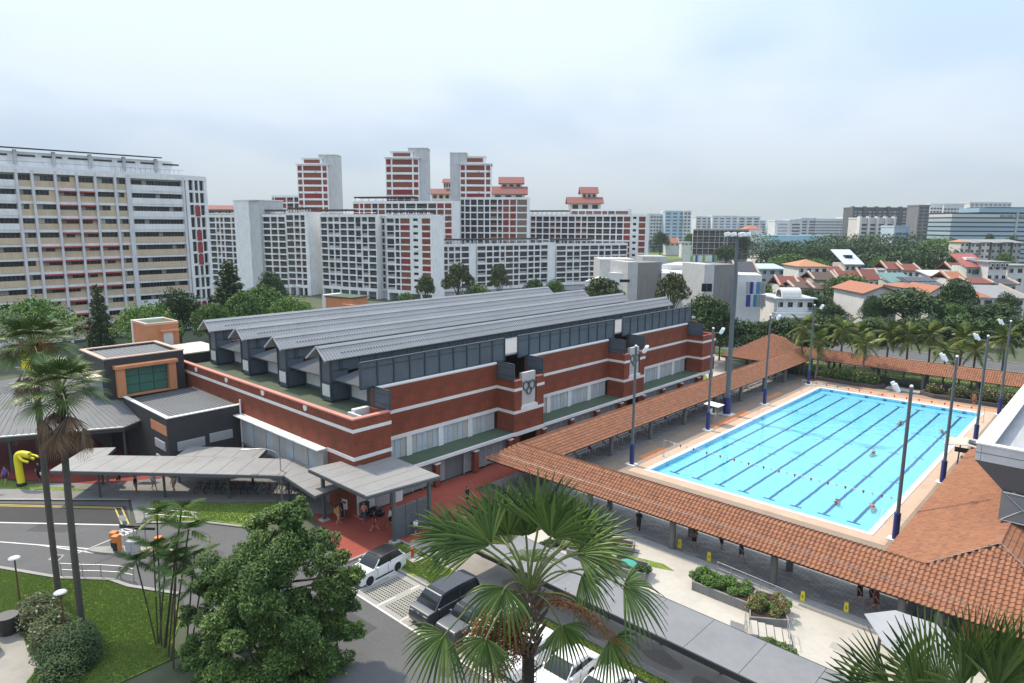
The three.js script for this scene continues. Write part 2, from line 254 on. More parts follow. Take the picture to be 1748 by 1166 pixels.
{
  const strip = (pts, w, y) => { const o = []; for (let i = 0; i + 1 < pts.length; i++) { const [x0, z0] = pts[i], [x1, z1] = pts[i + 1], L = Math.hypot(x1 - x0, z1 - z0), nx = (z1 - z0) / L * w / 2, nz = -(x1 - x0) / L * w / 2; o.push(sheet([[x0 + nx, z0 + nz], [x1 + nx, z1 + nz], [x1 - nx, z1 - nz], [x0 - nx, z0 - nz]], y + i * 0.001)); } return o; };
  structure(mesh('yellow_line', [...strip([[-46, 55.2], [-37.75, 48.35], [-29.1, 40.95], [-24.9, 41.7]], 0.12, 0.013), ...strip([[-46, 55.7], [-37.9, 48.85], [-29.3, 41.4], [-25.3, 42.1]], 0.12, 0.013)], M.yellow));
  structure(mesh('road_marking', [...strip([[-50, 63], [-33.2, 49.15], [-24.8, 41.85]], 0.2, 0.013), ...strip([[-48, 65], [-29, 50], [-22.0, 45.1], [-20.9, 44.5]], 0.14, 0.013), ...strip([[-26, 47.9], [-21.3, 45.3]], 0.14, 0.013)], M.line));
  structure(mesh('kerb_stone', [...strip([[-27, 52.2], [-23.9, 50.9], [-18.85, 48.2], [-16, 45.8], [-14.05, 45.2], [-10.55, 43.25]], 0.3, 0.11), ...strip([[-60, 66], [-38.85, 48.02], [-30.25, 39.95]], 0.35, 0.12), ...strip([[-24.0, 40.6], [-20.6, 37.2], [-17.0, 35.1], [-13, 33.1]], 0.25, 0.12)].map((g) => g), M.kerb));
}
structure(mesh('dropoff_pavement', sheet([[-62, 66], [-38.9, 47.9], [-30.3, 39.8], [-24.6, 41.2], [-23.9, 40.3], [-28.6, 38.4], [-23.7, 34.3], [-20, 30.6], [-16.2, 30.3], [-14.6, 29.0], [-14.6, 27.7], [-34, 27.7], [-34, 36], [-42, 46], [-62, 60]], 0.012), lin(0.24, 0.235, 0.23, { map: rep(T.blotch, 6), roughness: 0.9 })));
structure(mesh('round_lawn', sheet([[-28.6, 38.7], [-23.7, 34.4], [-20, 30.75], [-16.4, 30.5], [-15.6, 31.0], [-16.8, 34.6], [-20.4, 36.6], [-23.9, 40.2]], 0.02), M.grass));
structure(mesh('court_verge', sheet([[-46, 47.2], [-41.5, 45.4], [-35.2, 41.2], [-36.4, 42.8], [-43.6, 48.4]], 0.02), M.grass));
structure(mesh('sports_court', sheet([[-75, 62], [-44.5, 46.3], [-36.6, 40.6], [-33.8, 35.2], [-33.8, 28], [-80, 28], [-100, 50]], 0.016), lin(0.26, 0.045, 0.035, { map: T.grain, roughness: 0.85 })));
structure(mesh('terrace_paving', sheet([[-26, 75], [-14.2, 51.3], [-12.4, 51.7], [-10.1, 51.9], [-8.5, 51.7], [-6.5, 53.2], [-6, 75]], 0.016), lin(0.33, 0.31, 0.28, { map: rep(T.blotch, 5), roughness: 0.85 })));
// road beyond the pool, and other ground cover
structure(mesh('main_road', sheet([[-140, -66.5], [90, -74], [90, -84], [-140, -76.5]], 0.004), M.asphalt));
structure(mesh('far_carriageway', sheet([[-140, -80.5], [90, -88], [90, -98], [-140, -90.5]], 0.004), M.asphalt));
structure(mesh('road_verge', [sheet([[-140, -62.5], [90, -70], [90, -74], [-140, -66.5]], 0.006), sheet([[-140, -76.5], [90, -84], [90, -88], [-140, -80.5]], 0.006)], M.grass));
structure(mesh('hall_verge', sheet(rect(-40, -13, -62, -40), 0.008), M.grass));
structure(mesh('hall_path', sheet([[-13, -40], [-9.4, -40], [-9.4, -56], [-30, -66], [-31, -64]], 0.013), paleStone));
structure(mesh('median_kerb', [0, 1, 2, 3].map((k) => { const z = [-66.4, -76.6, -80.4, -90.6][k]; return slab(V(-140, 0.12, z), V(90, 0.12, z - 7.5), V(90, 0.12, z - 7.8), V(-140, 0.12, z - 0.3), 0.12); }), M.kerb));

// repairs, manholes and damp marks
{
  const blob = (x, z, r, sx = 1) => { const p = []; for (let i = 0; i < 22; i++) { const a = i / 22 * 6.283, k = r * (0.7 + 0.6 * vnoise(Math.cos(a) * 1.7 + x, Math.sin(a) * 1.7 + z, 0, 3)); p.push([x + Math.cos(a) * k * sx, z + Math.sin(a) * k]); } return p; };
  [[6.5, 26.4, 0.9, 2.2], [12.8, 26.8, 0.7, 2.6], [17.2, 29.0 - 2.4, 0.6, 2], [20.4, 26.9, 0.5, 1.8]].forEach(([x, z, r, s]) => structure(mesh('damp_patch', sheet(blob(x, z, r, s), 0.016), lin(0.20, 0.175, 0.15, { roughness: 0.6, map: T.grain }))));
  [[0.5, 37.5, 0.5], [6.2, 35.6, 0.35], [8.9, 36.1, 0.4], [-8, 36.5, 0.6], [-14.5, 38.8, 0.5], [-26, 46.2, 0.6]].forEach(([x, z, r]) => structure(mesh('oil_stain', sheet(blob(x, z, r, 1.3), 0.0095), lin(0.05, 0.05, 0.05, { roughness: 0.6, map: T.grain }))));
  [[[-16.5, 41.5], [-13.8, 40.2], [-13.2, 41.4], [-15.9, 42.8]], [[-2, 36.4], [2.6, 36.2], [2.7, 38.0], [-1.9, 38.3]], [[-30.5, 46.8], [-27.8, 44.6], [-26.9, 45.8], [-29.6, 48]]].forEach((p) => structure(mesh('asphalt_repair', sheet(p, 0.0075), lin(0.085, 0.085, 0.088, { map: T.asphalt, roughness: 0.95 }))));
  [[-22.6, 47.5], [-12.5, 36.6], [10.5, 38]].forEach(([x, z]) => { const m = mesh('manhole_cover', [sheet([[x - 0.7, z], [x, z - 0.55], [x + 0.7, z], [x, z + 0.55]], 0.014)], M.kerb); structure(m); structure(mesh('manhole_plate', sheet([[x - 0.5, z], [x, z - 0.38], [x + 0.5, z], [x, z + 0.38]], 0.018), M.asphaltDark)); });
}
// ---------- sports hall ----------
{
  const H = thing('sports_hall', 'long red brick sports hall with white bands and four ribbed grey monitor roofs', 'building');
  const XF = -12.4, XB = -15.0, L = -49.5, ZN = 27.6, ZF = -38.6;
  const curtainM = lin(0.50, 0.49, 0.46, { roughness: 0.4, map: rep(T.streak, 1.4) }), paneM = lin(0.50, 0.56, 0.61, { roughness: 0.3, map: rep(T.streak, 4) });
  const bays = [[27.6, 23.65], [7.37, 2.56], [-13.5, -18.3], [-34.5, -38.6]], gaps = [[23.65, 7.37], [2.56, -13.5], [-18.3, -34.5]];
  // brick shell
  mesh('near_wall', [bx(L, -32.4, 0, 8.6, ZN - 0.35, ZN), bx(-32.4, -16.5, 5.15, 8.6, ZN - 0.35, ZN), bx(-16.5, XF, 0, 8.6, ZN - 0.35, ZN)], M.brick, H);
  mesh('corner_bay', [bx(XF - 0.35, XF, 2.95, 8.6, 23.65, ZN - 0.35), bx(XB, XF - 0.35, 2.95, 8.6, 23.65, 24.0), bx(XF - 0.5, XF - 0.15, 0, 2.95, 23.65, ZN - 0.35)], M.brick, H);
  const em = lin(0.10, 0.11, 0.115, { roughness: 0.4, metalness: 0.4 });
  for (const [z1, z0] of bays.slice(1)) {
    const zm = (z1 + z0) / 2, t = mesh('brick_tower', [bx(XB, XF, 2.95, 8.6, zm + 1.2, z1), bx(XB, XF, 2.95, 8.6, z0, zm - 1.2), bx(XB, XF, 2.95, 5.3, zm - 1.2, zm + 1.2), bx(XB, XF - 0.5, 5.3, 8.0, zm - 1.2, zm + 1.2), bx(-12.75, XF - 0.1, 0, 2.7, z1 - 0.95, z1 - 0.05), bx(-12.75, XF - 0.1, 0, 2.7, z0 + 0.05, z0 + 0.95)], M.brick, H);
    if (z0 < -35) { mesh('tower_infill', bx(XF - 0.5, XF - 0.001, 5.3, 8.6, zm - 1.2, zm + 1.2), M.brick, t); continue; }
    mesh('crest_panel', bx(XF - 0.48, XF - 0.12, 5.72, 9.3, zm - 1.1, zm + 1.1), lin(0.50, 0.50, 0.485, { map: rep(T.streak, 4) }), t);
    mesh('crest_sill', [bx(XF - 0.48, XF + 0.06, 5.32, 5.66, zm - 1.36, zm + 1.36), bx(XF - 0.3, XF + 0.02, 5.66, 5.74, zm - 1.15, zm + 1.15)], M.white, t);
    // emblem: three rings below a bar
    const ring = (y, z, r) => new THREE.TorusGeometry(r, 0.075, 8, 20).rotateY(Math.PI / 2).translate(XF - 0.02, y, z);
    mesh('ring_emblem', [ring(7.84, zm + 0.5, 0.46), ring(7.84, zm - 0.5, 0.46), ring(7.26, zm, 0.38), bar(V(XF - 0.02, 8.28, zm + 1.15), V(XF - 0.02, 8.28, zm - 1.15), 0.05), bar(V(XF - 0.02, 8.42, zm + 0.55), V(XF - 0.02, 7.95, zm), 0.06), bar(V(XF - 0.02, 8.42, zm - 0.55), V(XF - 0.02, 7.95, zm), 0.06)], em, t);
  }
  for (const [z1, z0] of gaps) {
    mesh('setback_wall', [bx(XB - 0.35, XB, 4.95, 10.1, z0, z1), bx(XB - 0.9, XB - 0.5, 2.9, 4.95, z0, z1)], M.brick, H);
    const c = new THREE.CylinderGeometry(0.17, 0.17, z1 - z0 - 0.1, 10).rotateX(Math.PI / 2).translate(XB - 0.05, 10.24, (z0 + z1) / 2);
    mesh('wall_coping', c, M.white, H);
    mesh('white_band', [bx(XB, XB + 0.06, 7.5, 7.82, z0, z1), bx(XB - 0.02, XB + 0.10, 4.92, 5.28, z0, z1)], M.white, H);
    mesh('green_flat_roof', bx(XB - 0.5, XF + 0.02, 2.72, 2.93, z0, z1), M.greenRoof, H);
    mesh('fascia', bx(XF + 0.02, XF + 0.22, 2.68, 3.0, z0 - 0.02, z1 + 0.02), M.white, H);
    // glazed strip: tall panels between white piers
    const n = 4, w = (z1 - z0) / n;
    for (let k = 0; k < n; k++) {
      if (k) mesh('pier', bx(XB - 0.45, XB + 0.04, 2.93, 4.92, z0 + k * w - 0.32, z0 + k * w + 0.32), M.white, H);
      for (let j = 0; j < 5; j++) {
        const a = z0 + k * w + 0.34 + j * (w - 0.68) / 5, b = a + (w - 0.68) / 5 - 0.04, cur = (j + k) % 5 === 1 || (j + k) % 5 === 3;
        const wp = mesh('window_panel', bx(XB - 0.16, XB - 0.10, 2.95, 4.92, a, b), cur ? curtainM : paneM, H);
        mesh('mullion', [bx(XB - 0.18, XB - 0.06, 2.95, 4.92, b, b + 0.035), bx(XB - 0.17, XB - 0.08, 3.42, 3.45, a, b)], M.louvre, wp);
      }
    }
    // louvred ground floor with brick pillars
    const np = 3, pw = (z1 - z0) / np;
    for (let k = 0; k < np; k++) {
      const a = z0 + k * pw + 0.3, b = a + pw - 0.6, door = z1 > 20 && k === 1;
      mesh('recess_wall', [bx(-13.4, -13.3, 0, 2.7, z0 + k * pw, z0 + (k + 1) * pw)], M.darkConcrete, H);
      const sl = []; for (let y = 0.3; y < 2.6; y += 0.17) for (const [p, q] of door ? [[a, a + 1.2], [b - 1.0, b]] : [[a, b]]) sl.push(box(0.04, 0.085, q - p, -12.9, y, (p + q) / 2).rotateZ(0));
      const sp = []; for (let z = a; z <= b + 0.01; z += (b - a) / 4) if (!(door && z > a + 1.4 && z < b - 1.2)) sp.push(bx(-12.95, -12.85, 0.1, 2.68, z - 0.03, z + 0.03));
      mesh('louvre_screen', [...sl, ...sp, bx(-12.95, -12.85, 2.6, 2.7, a, b)], M.louvre, H);
    }
  }
  for (const z of [18.3, 13.1, 7.95, 2.4, -2.7, -7.8, -13, -18.4, -23.5, -28.5, -33.7]) { const p = mesh('pillar', bx(-12.75, -12.25, 0, 2.32, z - 0.26, z + 0.26), M.brick, H); mesh('cap', bx(-12.8, -12.2, 2.32, 2.46, z - 0.31, z + 0.31), M.white, p); }
  // white bands of the bays and the near wall
  const bands = [];
  for (const [z1, z0] of bays) for (const [y0, y1] of [[5.0, 5.32], [7.5, 7.8]]) {
    const zm = (z1 + z0) / 2, cut = z1 < 20 && z0 > -35 && y0 > 6;
    bands.push(...(cut ? [bx(XF, XF + 0.06, y0, y1, zm + 1.2, z1 + 0.06), bx(XF, XF + 0.06, y0, y1, z0 - 0.06, zm - 1.2)] : [bx(XF, XF + 0.06, y0, y1, z0 - 0.06, z1 + 0.06)]));
    if (z1 < 20) bands.push(bx(XB + 0.1, XF, y0, y1, z1, z1 + 0.06)); if (z0 > -35) bands.push(bx(XB + 0.1, XF, y0, y1, z0 - 0.06, z0));
  }
  bands.push(bx(L, XF, 7.5, 7.8, ZN, ZN + 0.06), bx(-16.5, XF, 5.0, 5.32, ZN, ZN + 0.06));
  for (const g of bands) mesh('stone_band', g, M.white, H);
  for (const [z1, z0] of bays) mesh('tower_lintel', bx(XF, XF + 0.14, 2.55, 2.95, z0, z1), M.white, H);
  for (const g of [bx(L, XF + 0.06, 8.6, 8.74, ZN - 0.42, ZN + 0.08), bx(XF - 0.42, XF + 0.08, 8.601, 8.741, 23.65, ZN - 0.42), ...bays.slice(1).flatMap(([z1, z0]) => { const zm = (z1 + z0) / 2; return [bx(XF - 0.3, XF + 0.05, 8.6, 8.70, zm + 1.2, z1 + 0.03), bx(XF - 0.3, XF + 0.05, 8.6, 8.70, z0 - 0.03, zm - 1.2)]; })]) mesh('parapet_coping', g, M.coping, H);
  for (const x of [-44, -36.2, -28.1, -20.0]) { const s = new THREE.Shape(); s.moveTo(-0.3, 0.25); s.lineTo(0.3, 0.25); s.lineTo(0.3, 0.0); s.quadraticCurveTo(0.28, -0.2, 0, -0.27); s.quadraticCurveTo(-0.28, -0.2, -0.3, 0.0); mesh('shield_plaque', new THREE.ExtrudeGeometry(s, { depth: 0.08, bevelEnabled: false }).translate(x, 8.28, ZN), M.white, H); }
  // near terrace, its back wall, vents and pods
  mesh('terrace_roof', [bx(L, -15.0, 7.6, 7.9, 21.6, ZN - 0.35), bx(-15.0, XF - 0.35, 7.6, 7.9, 24.0, ZN - 0.35)], lin(0.09, 0.115, 0.075, { map: rep(T.blotch, 4), roughness: 0.95 }), H);
  mesh('terrace_upstand', [bx(-16.2, XF - 0.4, 7.9, 8.25, 25.4, 25.6), bx(-15.9, -15.4, 7.9, 8.55, 23.7, 25.4)], M.whiteClean, H);
  mesh('core_walls', [bx(L, XB - 0.4, 0, 7.6, ZF + 0.4, 21.6), bx(L, L + 0.3, 7.6, 10.2, ZF + 0.4, 22.0), bx(L + 0.3, XB - 0.4, 7.6, 10.2, ZF + 0.4, ZF + 0.8)], M.brick, H);
  mesh('terrace_back_wall', bx(L + 0.3, XB - 0.36, 7.9, 10.25, 21.9, 22.1), M.blue, H);
  const vent = lin(0.72, 0.72, 0.70, { roughness: 0.6, map: rep(T.streak, 2) });
  for (let k = 0; k < 4; k++) {
    const c = -21.93 - 8.4 * k;
    for (const [a, w] of k === 0 ? [[1.35, 2.5]] : [[1.35, 3.0], [4.7, 1.0]]) { const v = mesh('vent_panel', bx(c + a, c + a + w, 8.25, 9.4, 22.1, 22.16), vent, H); mesh('vent_slat', Array.from({ length: 7 }, (_, i) => bx(c + a, c + a + w, 8.3 + i * 0.15, 8.34 + i * 0.15, 22.16, 22.19)), vent, v); }
    // lean-to roof between the pods: corrugated
    const x1 = c + 8.4 - 1.0 - (k === 0 ? 1.55 : 0), x0 = c + 0.9, e = k === 0 ? -15.4 : x1;
    corrugated('low_roof', V(x0, 10.22, 23.9), V(e, 10.22, 23.9), V(e, 11.0, 19.5), V(x0, 11.0, 19.5), 0.32, 0.05, M.sheetDark, H);
    mesh('low_roof_deck', [bx(x0, e, 10.75, 10.95, ZF + 1, 19.5)], M.sheetGrey, H);
  }
  // four monitor roofs with clerestory walls
  for (let k = 0; k < 4; k++) {
    const c = -21.93 - 8.4 * k, zn = 25.0, zf = -39.4, yr = 13.42, yl = 12.25;
    corrugated('monitor_roof', V(c + 1.42, yl, zn), V(c + 1.42, yl, zf), V(c, yr, zf), V(c, yr, zn), 0.34, 0.065, M.sheetGrey, H, true);
    corrugated('monitor_roof', V(c - 1.9, yl - 0.1, zf), V(c - 1.9, yl - 0.1, zn), V(c, yr, zn), V(c, yr, zf), 0.34, 0.065, M.sheetGrey, H, true);
    const rc = mesh('ridge_cap', [slab(V(c + 0.02, yr + 0.09, zn), V(c + 0.32, yr - 0.14, zn), V(c + 0.32, yr - 0.14, zf), V(c + 0.02, yr + 0.09, zf), 0.03), slab(V(c - 0.36, yr - 0.14, zn), V(c - 0.0, yr + 0.09, zn), V(c - 0.0, yr + 0.09, zf), V(c - 0.36, yr - 0.14, zf), 0.03)], M.sheetGrey, H);
    mesh('barge_board', [slab(V(c + 1.45, yl + 0.04, zn + 0.06), V(c + 1.45, yl - 0.14, zn + 0.06), V(c, yr - 0.05, zn + 0.06), V(c, yr + 0.14, zn + 0.06), 0.06), slab(V(c - 1.95, yl - 0.26, zn + 0.06), V(c - 1.95, yl - 0.06, zn + 0.06), V(c, yr + 0.14, zn + 0.06), V(c, yr - 0.06, zn + 0.06), 0.06)], lin(0.45, 0.47, 0.50, { roughness: 0.5 }), H);
    // clerestory walls
    for (const s of [-1, 1]) {
      const x = c + s * 0.85; mesh('clerestory', bx(x - 0.05, x + 0.05, 10.9, 12.75, zf + 0.5, 23.0), M.blue, H);
      mesh('clerestory_frame', Array.from({ length: 31 }, (_, i) => bx(x - 0.09, x + 0.09, 10.9, 12.6, 22.8 - i * 2.0, 22.88 - i * 2.0)).concat([bx(x - 0.08, x + 0.08, 11.9, 11.98, zf + 0.5, 23)]), M.blueFrame, H);
    }
    // pod at the near end
    const pod = mesh('gable_pod', [bx(c - 0.84, c + 0.84, 8.1, 12.35, 22.15, 24.15)], M.blue, H);
    mesh('gable_infill', [slab(V(c - 0.84, 12.35, 24.14), V(c + 0.84, 12.35, 24.14), V(c + 0.4, 13.0, 24.14), V(c - 0.4, 13.0, 24.14), 0.1)], M.blue, pod);
    mesh('corner_post', [-0.84, 0.84].flatMap((s) => [bx(c + s - 0.09, c + s + 0.09, 8.06, 12.4, 24.05, 24.26)]).concat([bx(c - 0.9, c + 0.9, 9.75, 9.87, 24.15, 24.24), bx(c - 0.9, c + 0.9, 8.02, 8.16, 22.15, 24.22), bx(c + 0.84, c + 0.9, 9.75, 9.87, 22.15, 24.1), bx(c + 0.84, c + 0.9, 10.9, 12.2, 23.1, 23.2), bx(c + 0.84, c + 0.9, 11.0, 11.1, 22.15, 24.1)]), M.blueFrame, pod);
    mesh('white_vent', bx(c - 0.70, c + 0.66, 8.45, 9.62, 24.15, 24.2), vent, pod);
  }
  // tall blue screens over the right-hand wall, pane by pane
  for (const [a, b] of [[24.75, 5.95], [3.75, -15.05], [-17.0, -35.8]]) {
    const n = 10, w = (a - b) / n;
    for (let k = 0; k < n; k++) { const p = mesh('screen_pane', bx(-15.32, -15.26, 10.42, 12.72, a - k * w - 0.07, a - (k + 1) * w + 0.07), M.blue, H); mesh('mullion', bx(-15.36, -15.16, 10.36, 12.78, a - k * w - 0.07, a - k * w + 0.07), M.blueFrame, p); }
    mesh('screen_frame', [bx(-15.38, -15.14, 12.72, 12.84, b, a), bx(-15.38, -15.14, 10.30, 10.42, b, a), bx(-15.36, -15.16, 10.36, 12.78, b - 0.06, b + 0.06), bx(-15.30, -15.18, 12.2, 12.26, b, a)], M.blueFrame, H);
    for (const [zz, s] of [[a - 1.15, 1], [b + 1.45, -1]]) {
      const w0 = mesh('side_screen', bx(-15.1, -12.5, 8.72, 10.46, zz - 0.04, zz + 0.04), M.blue, H);
      mesh('side_screen_frame', [bx(-15.1, -12.45, 10.42, 10.52, zz - 0.08, zz + 0.08), bx(-15.1, -12.45, 8.66, 8.76, zz - 0.08, zz + 0.08), bx(-12.55, -12.42, 8.66, 10.52, zz - 0.09, zz + 0.09), bx(-15.1, -12.5, 10.0, 10.06, zz - 0.06, zz + 0.07), bx(-15.1, -12.5, 9.1, 9.16, zz - 0.06, zz + 0.07), bx(-14.9, -14.8, 8.66, 10.52, zz - 0.08, zz + 0.08)], M.blueFrame, w0);
    }
  }
  // sloping valley roofs between the last monitor and the screens
  corrugated('valley_roof', V(-15.5, 10.95, 19.5), V(-15.5, 10.95, ZF + 1), V(-20.2, 11.5, ZF + 1), V(-20.2, 11.5, 19.5), 0.32, 0.05, M.sheetGrey, H, true);
  // ribbed concrete wall with white ledge on the near face
  const ledge = []; for (let k = 0; k < 4; k++) ledge.push(bx(-33.0 + k * 4.12, -29.0 + k * 4.12, 5.12, 5.22, ZN - 0.4, ZN + 1.0));
  ledge.forEach((g) => mesh('ledge_slab', g, M.whiteClean, H));
  for (let k = 0; k < 12; k++) mesh('concrete_panel', bx(-32.35 + k * 1.32, -31.07 + k * 1.32, 2.3, 5.12, ZN - 0.1, ZN + 0.42 + (k % 2) * 0.05), k % 3 === 1 ? lin(0.36, 0.40, 0.44, { map: T.streak }) : lin(0.36, 0.355, 0.345, { map: T.streak }), H);
  mesh('concrete_base', [bx(-32.4, -16.5, 0, 2.2, ZN - 0.35, ZN), bx(-32.4, -16.5, 2.1, 2.3, ZN - 0.1, ZN + 0.5)], M.darkConcrete, H);
  mesh('downpipe', [bar(V(-32.7, 0, ZN + 0.3), V(-32.7, 6.8, ZN + 0.3), 0.09)], M.whiteClean, H);
  // openings at the corner under the entrance roof
  mesh('roller_shutter', Array.from({ length: 12 }, (_, i) => bx(-12.38, -12.32, 0.15 + i * 0.16, 0.28 + i * 0.16, 24.0, 25.5)), M.louvre, H);
  mesh('white_wall', bx(-12.36, -12.3, 0, 2.6, 25.6, 27.5), M.whiteClean, H); mesh('white_wall', bx(-12.34, -12.28, 0, 2.6, 22.6, 23.9), M.whiteClean, H);
}
function corrugated(name, a, b, c, d, pitch, depth, mat, parent, along) {
  // sheet a-b at the eave, d-c at the top; ribs run from eave to top
  const n = Math.round(a.distanceTo(b) / pitch), up = b.clone().sub(a).cross(d.clone().sub(a)).normalize(); if (up.y < 0) up.negate();
  const pos = [], prof = [[0, 0], [0.62, 0], [0.70, 1], [0.92, 1], [1.0, 0]];
  for (let i = 0; i < n; i++) for (let j = 0; j + 1 < prof.length; j++) {
    const t0 = (i + prof[j][0]) / n, t1 = (i + prof[j + 1][0]) / n, h0 = prof[j][1] * depth, h1 = prof[j + 1][1] * depth;
    const p = (A, B, t, h) => A.clone().lerp(B, t).addScaledVector(up, h);
    const q = [p(a, b, t0, h0), p(a, b, t1, h1), p(d, c, t1, h1), p(d, c, t0, h0)];
    for (const k of [0, 1, 2, 0, 2, 3]) pos.push(q[k].x, q[k].y, q[k].z);
  }
  const g = new THREE.BufferGeometry(); g.setAttribute('position', new THREE.Float32BufferAttribute(pos, 3)); g.computeVertexNormals();
  const dn = [a, b, c, d].map((p) => p.clone().addScaledVector(up, -0.04));
  return mesh(name, [g, slab(...dn, 0.06)], mat, parent);
}
// ---------- tiled covered walkways ----------
const TW = 0.31, TE = 0.34;
const tileGeo = (() => {
  const prof = []; for (let i = 0; i <= 6; i++) { const x = i / 6; prof.push([(x - 0.5) * TW, x < 0.67 ? 0.09 * Math.sin(Math.PI * x / 0.67) : -0.014 * Math.sin(Math.PI * (x - 0.67) / 0.33)]); }
  const pos = [], z0 = -0.21, z1 = 0.21, q = (a, b, c, d) => { for (const p of [a, b, c, a, c, d]) pos.push(...p); };
  for (let i = 0; i < 6; i++) { const [x0, y0] = prof[i], [x1, y1] = prof[i + 1], k = 0.055; q([x0, y0 + k, z1], [x1, y1 + k, z1], [x1, y1, z0], [x0, y0, z0]); q([x0, y0 - 0.01, z1], [x1, y1 - 0.01, z1], [x1, y1 + k, z1], [x0, y0 + k, z1]); }
  const g = new THREE.BufferGeometry(); g.setAttribute('position', new THREE.Float32BufferAttribute(pos, 3)); g.computeVertexNormals(); return uvm(g);
})();
const capGeo = uvm(new THREE.CylinderGeometry(0.13, 0.15, 0.44, 8, 1, true, -Math.PI / 2, Math.PI).rotateX(Math.PI / 2));
const tileTones = [[0.355, 0.153, 0.080], [0.37, 0.160, 0.084], [0.34, 0.146, 0.077], [0.385, 0.172, 0.092], [0.30, 0.132, 0.075]];
const tileMats = tileTones.map((c) => lin(...c, { roughness: 0.75, map: rep(T.grain, 1.3) })), tileWhite = lin(1, 1, 1, { roughness: 0.75, map: rep(T.grain, 1.3) });
function inPoly(p, x, y) { let c = false; for (let i = 0, j = p.length - 1; i < p.length; j = i++) { const [xi, yi] = p[i], [xj, yj] = p[j]; if ((yi > y) !== (yj > y) && x < (xj - xi) * (y - yi) / (yj - yi) + xi) c = !c; } return c; }
// slope: three-dimensional corners, the first two along the eave
function slopeTiles(corners, list) {
  const A = corners[0], s = corners[1].clone().sub(A).normalize(), n0 = s.clone().cross(corners[2].clone().sub(A)).normalize(); if (n0.y < 0) n0.negate();
  let t = n0.clone().cross(s).normalize(); if (t.y < 0) t.negate();
  const poly = corners.map((c) => { const d = c.clone().sub(A); return [d.dot(s), d.dot(t)]; });
  const xs = poly.map((p) => p[0]), ys = poly.map((p) => p[1]), Z = t.clone().negate(), X = n0.clone().cross(Z).normalize();
  for (let j = 0; ; j++) { const y = 0.12 + j * TE; if (y > Math.max(...ys)) break; for (let x = Math.min(...xs) + TW / 2; x < Math.max(...xs); x += TW) if (inPoly(poly, x, Math.max(y, 0.02)) || (j === 0 && inPoly(poly, x, 0.25))) list.push(new THREE.Matrix4().makeBasis(X, n0, Z).setPosition(A.clone().addScaledVector(s, x).addScaledVector(t, y).addScaledVector(n0, 0.05 + rr(-0.006, 0.006)))); }
  // deck under the tiles
  const g = new THREE.ShapeGeometry(new THREE.Shape(poly.map(([a, b]) => new THREE.Vector2(a, b)))), p = g.attributes.position, lo = g.clone(), pl = lo.attributes.position;
  for (let i = 0; i < p.count; i++) { const v = A.clone().addScaledVector(s, p.getX(i)).addScaledVector(t, p.getY(i)); p.setXYZ(i, v.x, v.y, v.z); v.addScaledVector(n0, -0.12); pl.setXYZ(i, v.x, v.y, v.z); }
  g.deleteAttribute('normal'); lo.deleteAttribute('normal'); g.computeVertexNormals(); lo.computeVertexNormals();
  return [g, lo];
}
function capsAlong(a, b, list) { const d = b.clone().sub(a), L = d.length(), n = Math.ceil(L / 0.4); d.normalize(); const X = V(0, 1, 0).cross(d).normalize(), Y = d.clone().cross(X).normalize(); for (let i = 0; i < n; i++) list.push(new THREE.Matrix4().makeBasis(X, Y, d).setPosition(a.clone().addScaledVector(d, (i + 0.5) * L / n).addScaledVector(Y, 0.03 + rr(0, 0.01)))); }
function instanced(name, geo, mat, mats, parent, tones) { const im = new THREE.InstancedMesh(geo, mat, mats.length); im.name = name; const c = new THREE.Color(); mats.forEach((m, i) => { im.setMatrixAt(i, m); if (tones) { const q = tones[Math.floor(rnd() * tones.length)], k = rr(0.93, 1.07); im.setColorAt(i, c.setRGB(q[0] * k, q[1] * k, q[2] * k)); } }); im.castShadow = im.receiveShadow = true; parent.add(im); return stuff(im); }
function tiledRoof(t, slopes, ridges, near) {
  const list = [], deck = []; for (const s of slopes) deck.push(...slopeTiles(s, list));
  mesh('roof_deck', deck, lin(0.05, 0.038, 0.03, { roughness: 0.9 }), t);
  let rest = list;
  if (near) { // the tiles nearest to the photographer are pieces of their own
    const d = list.map((m) => [CAM.distanceTo(new THREE.Vector3().setFromMatrixPosition(m)), m]).sort((a, b) => a[0] - b[0]);
    for (const [, m] of d.slice(0, 300)) { const q = shared('roof_tile', tileGeo, tileMats[Math.floor(rnd() * 5)], t); q.applyMatrix4(m); }
    rest = d.slice(300).map((e) => e[1]);
  }
  instanced('roof_tiles', tileGeo, tileWhite, rest, t, tileTones);
  const caps = []; for (const [a, b] of ridges) capsAlong(a, b, caps); if (caps.length) instanced('ridge_tiles', capGeo, tileWhite, caps, t, tileTones);
}
const colMat = lin(0.16, 0.155, 0.145, { roughness: 0.8, map: T.streak });
function column(t, x, z, h = 2.6, r = 0.25) { const c = mesh('column', cyl(r, r, h, x, 0, z, 16), colMat, t); mesh('capital', [box(0.9, 0.22, 0.9, x, h - 0.05, z)], colMat, c); }
const Y0 = 2.75, Y1 = 4.25;
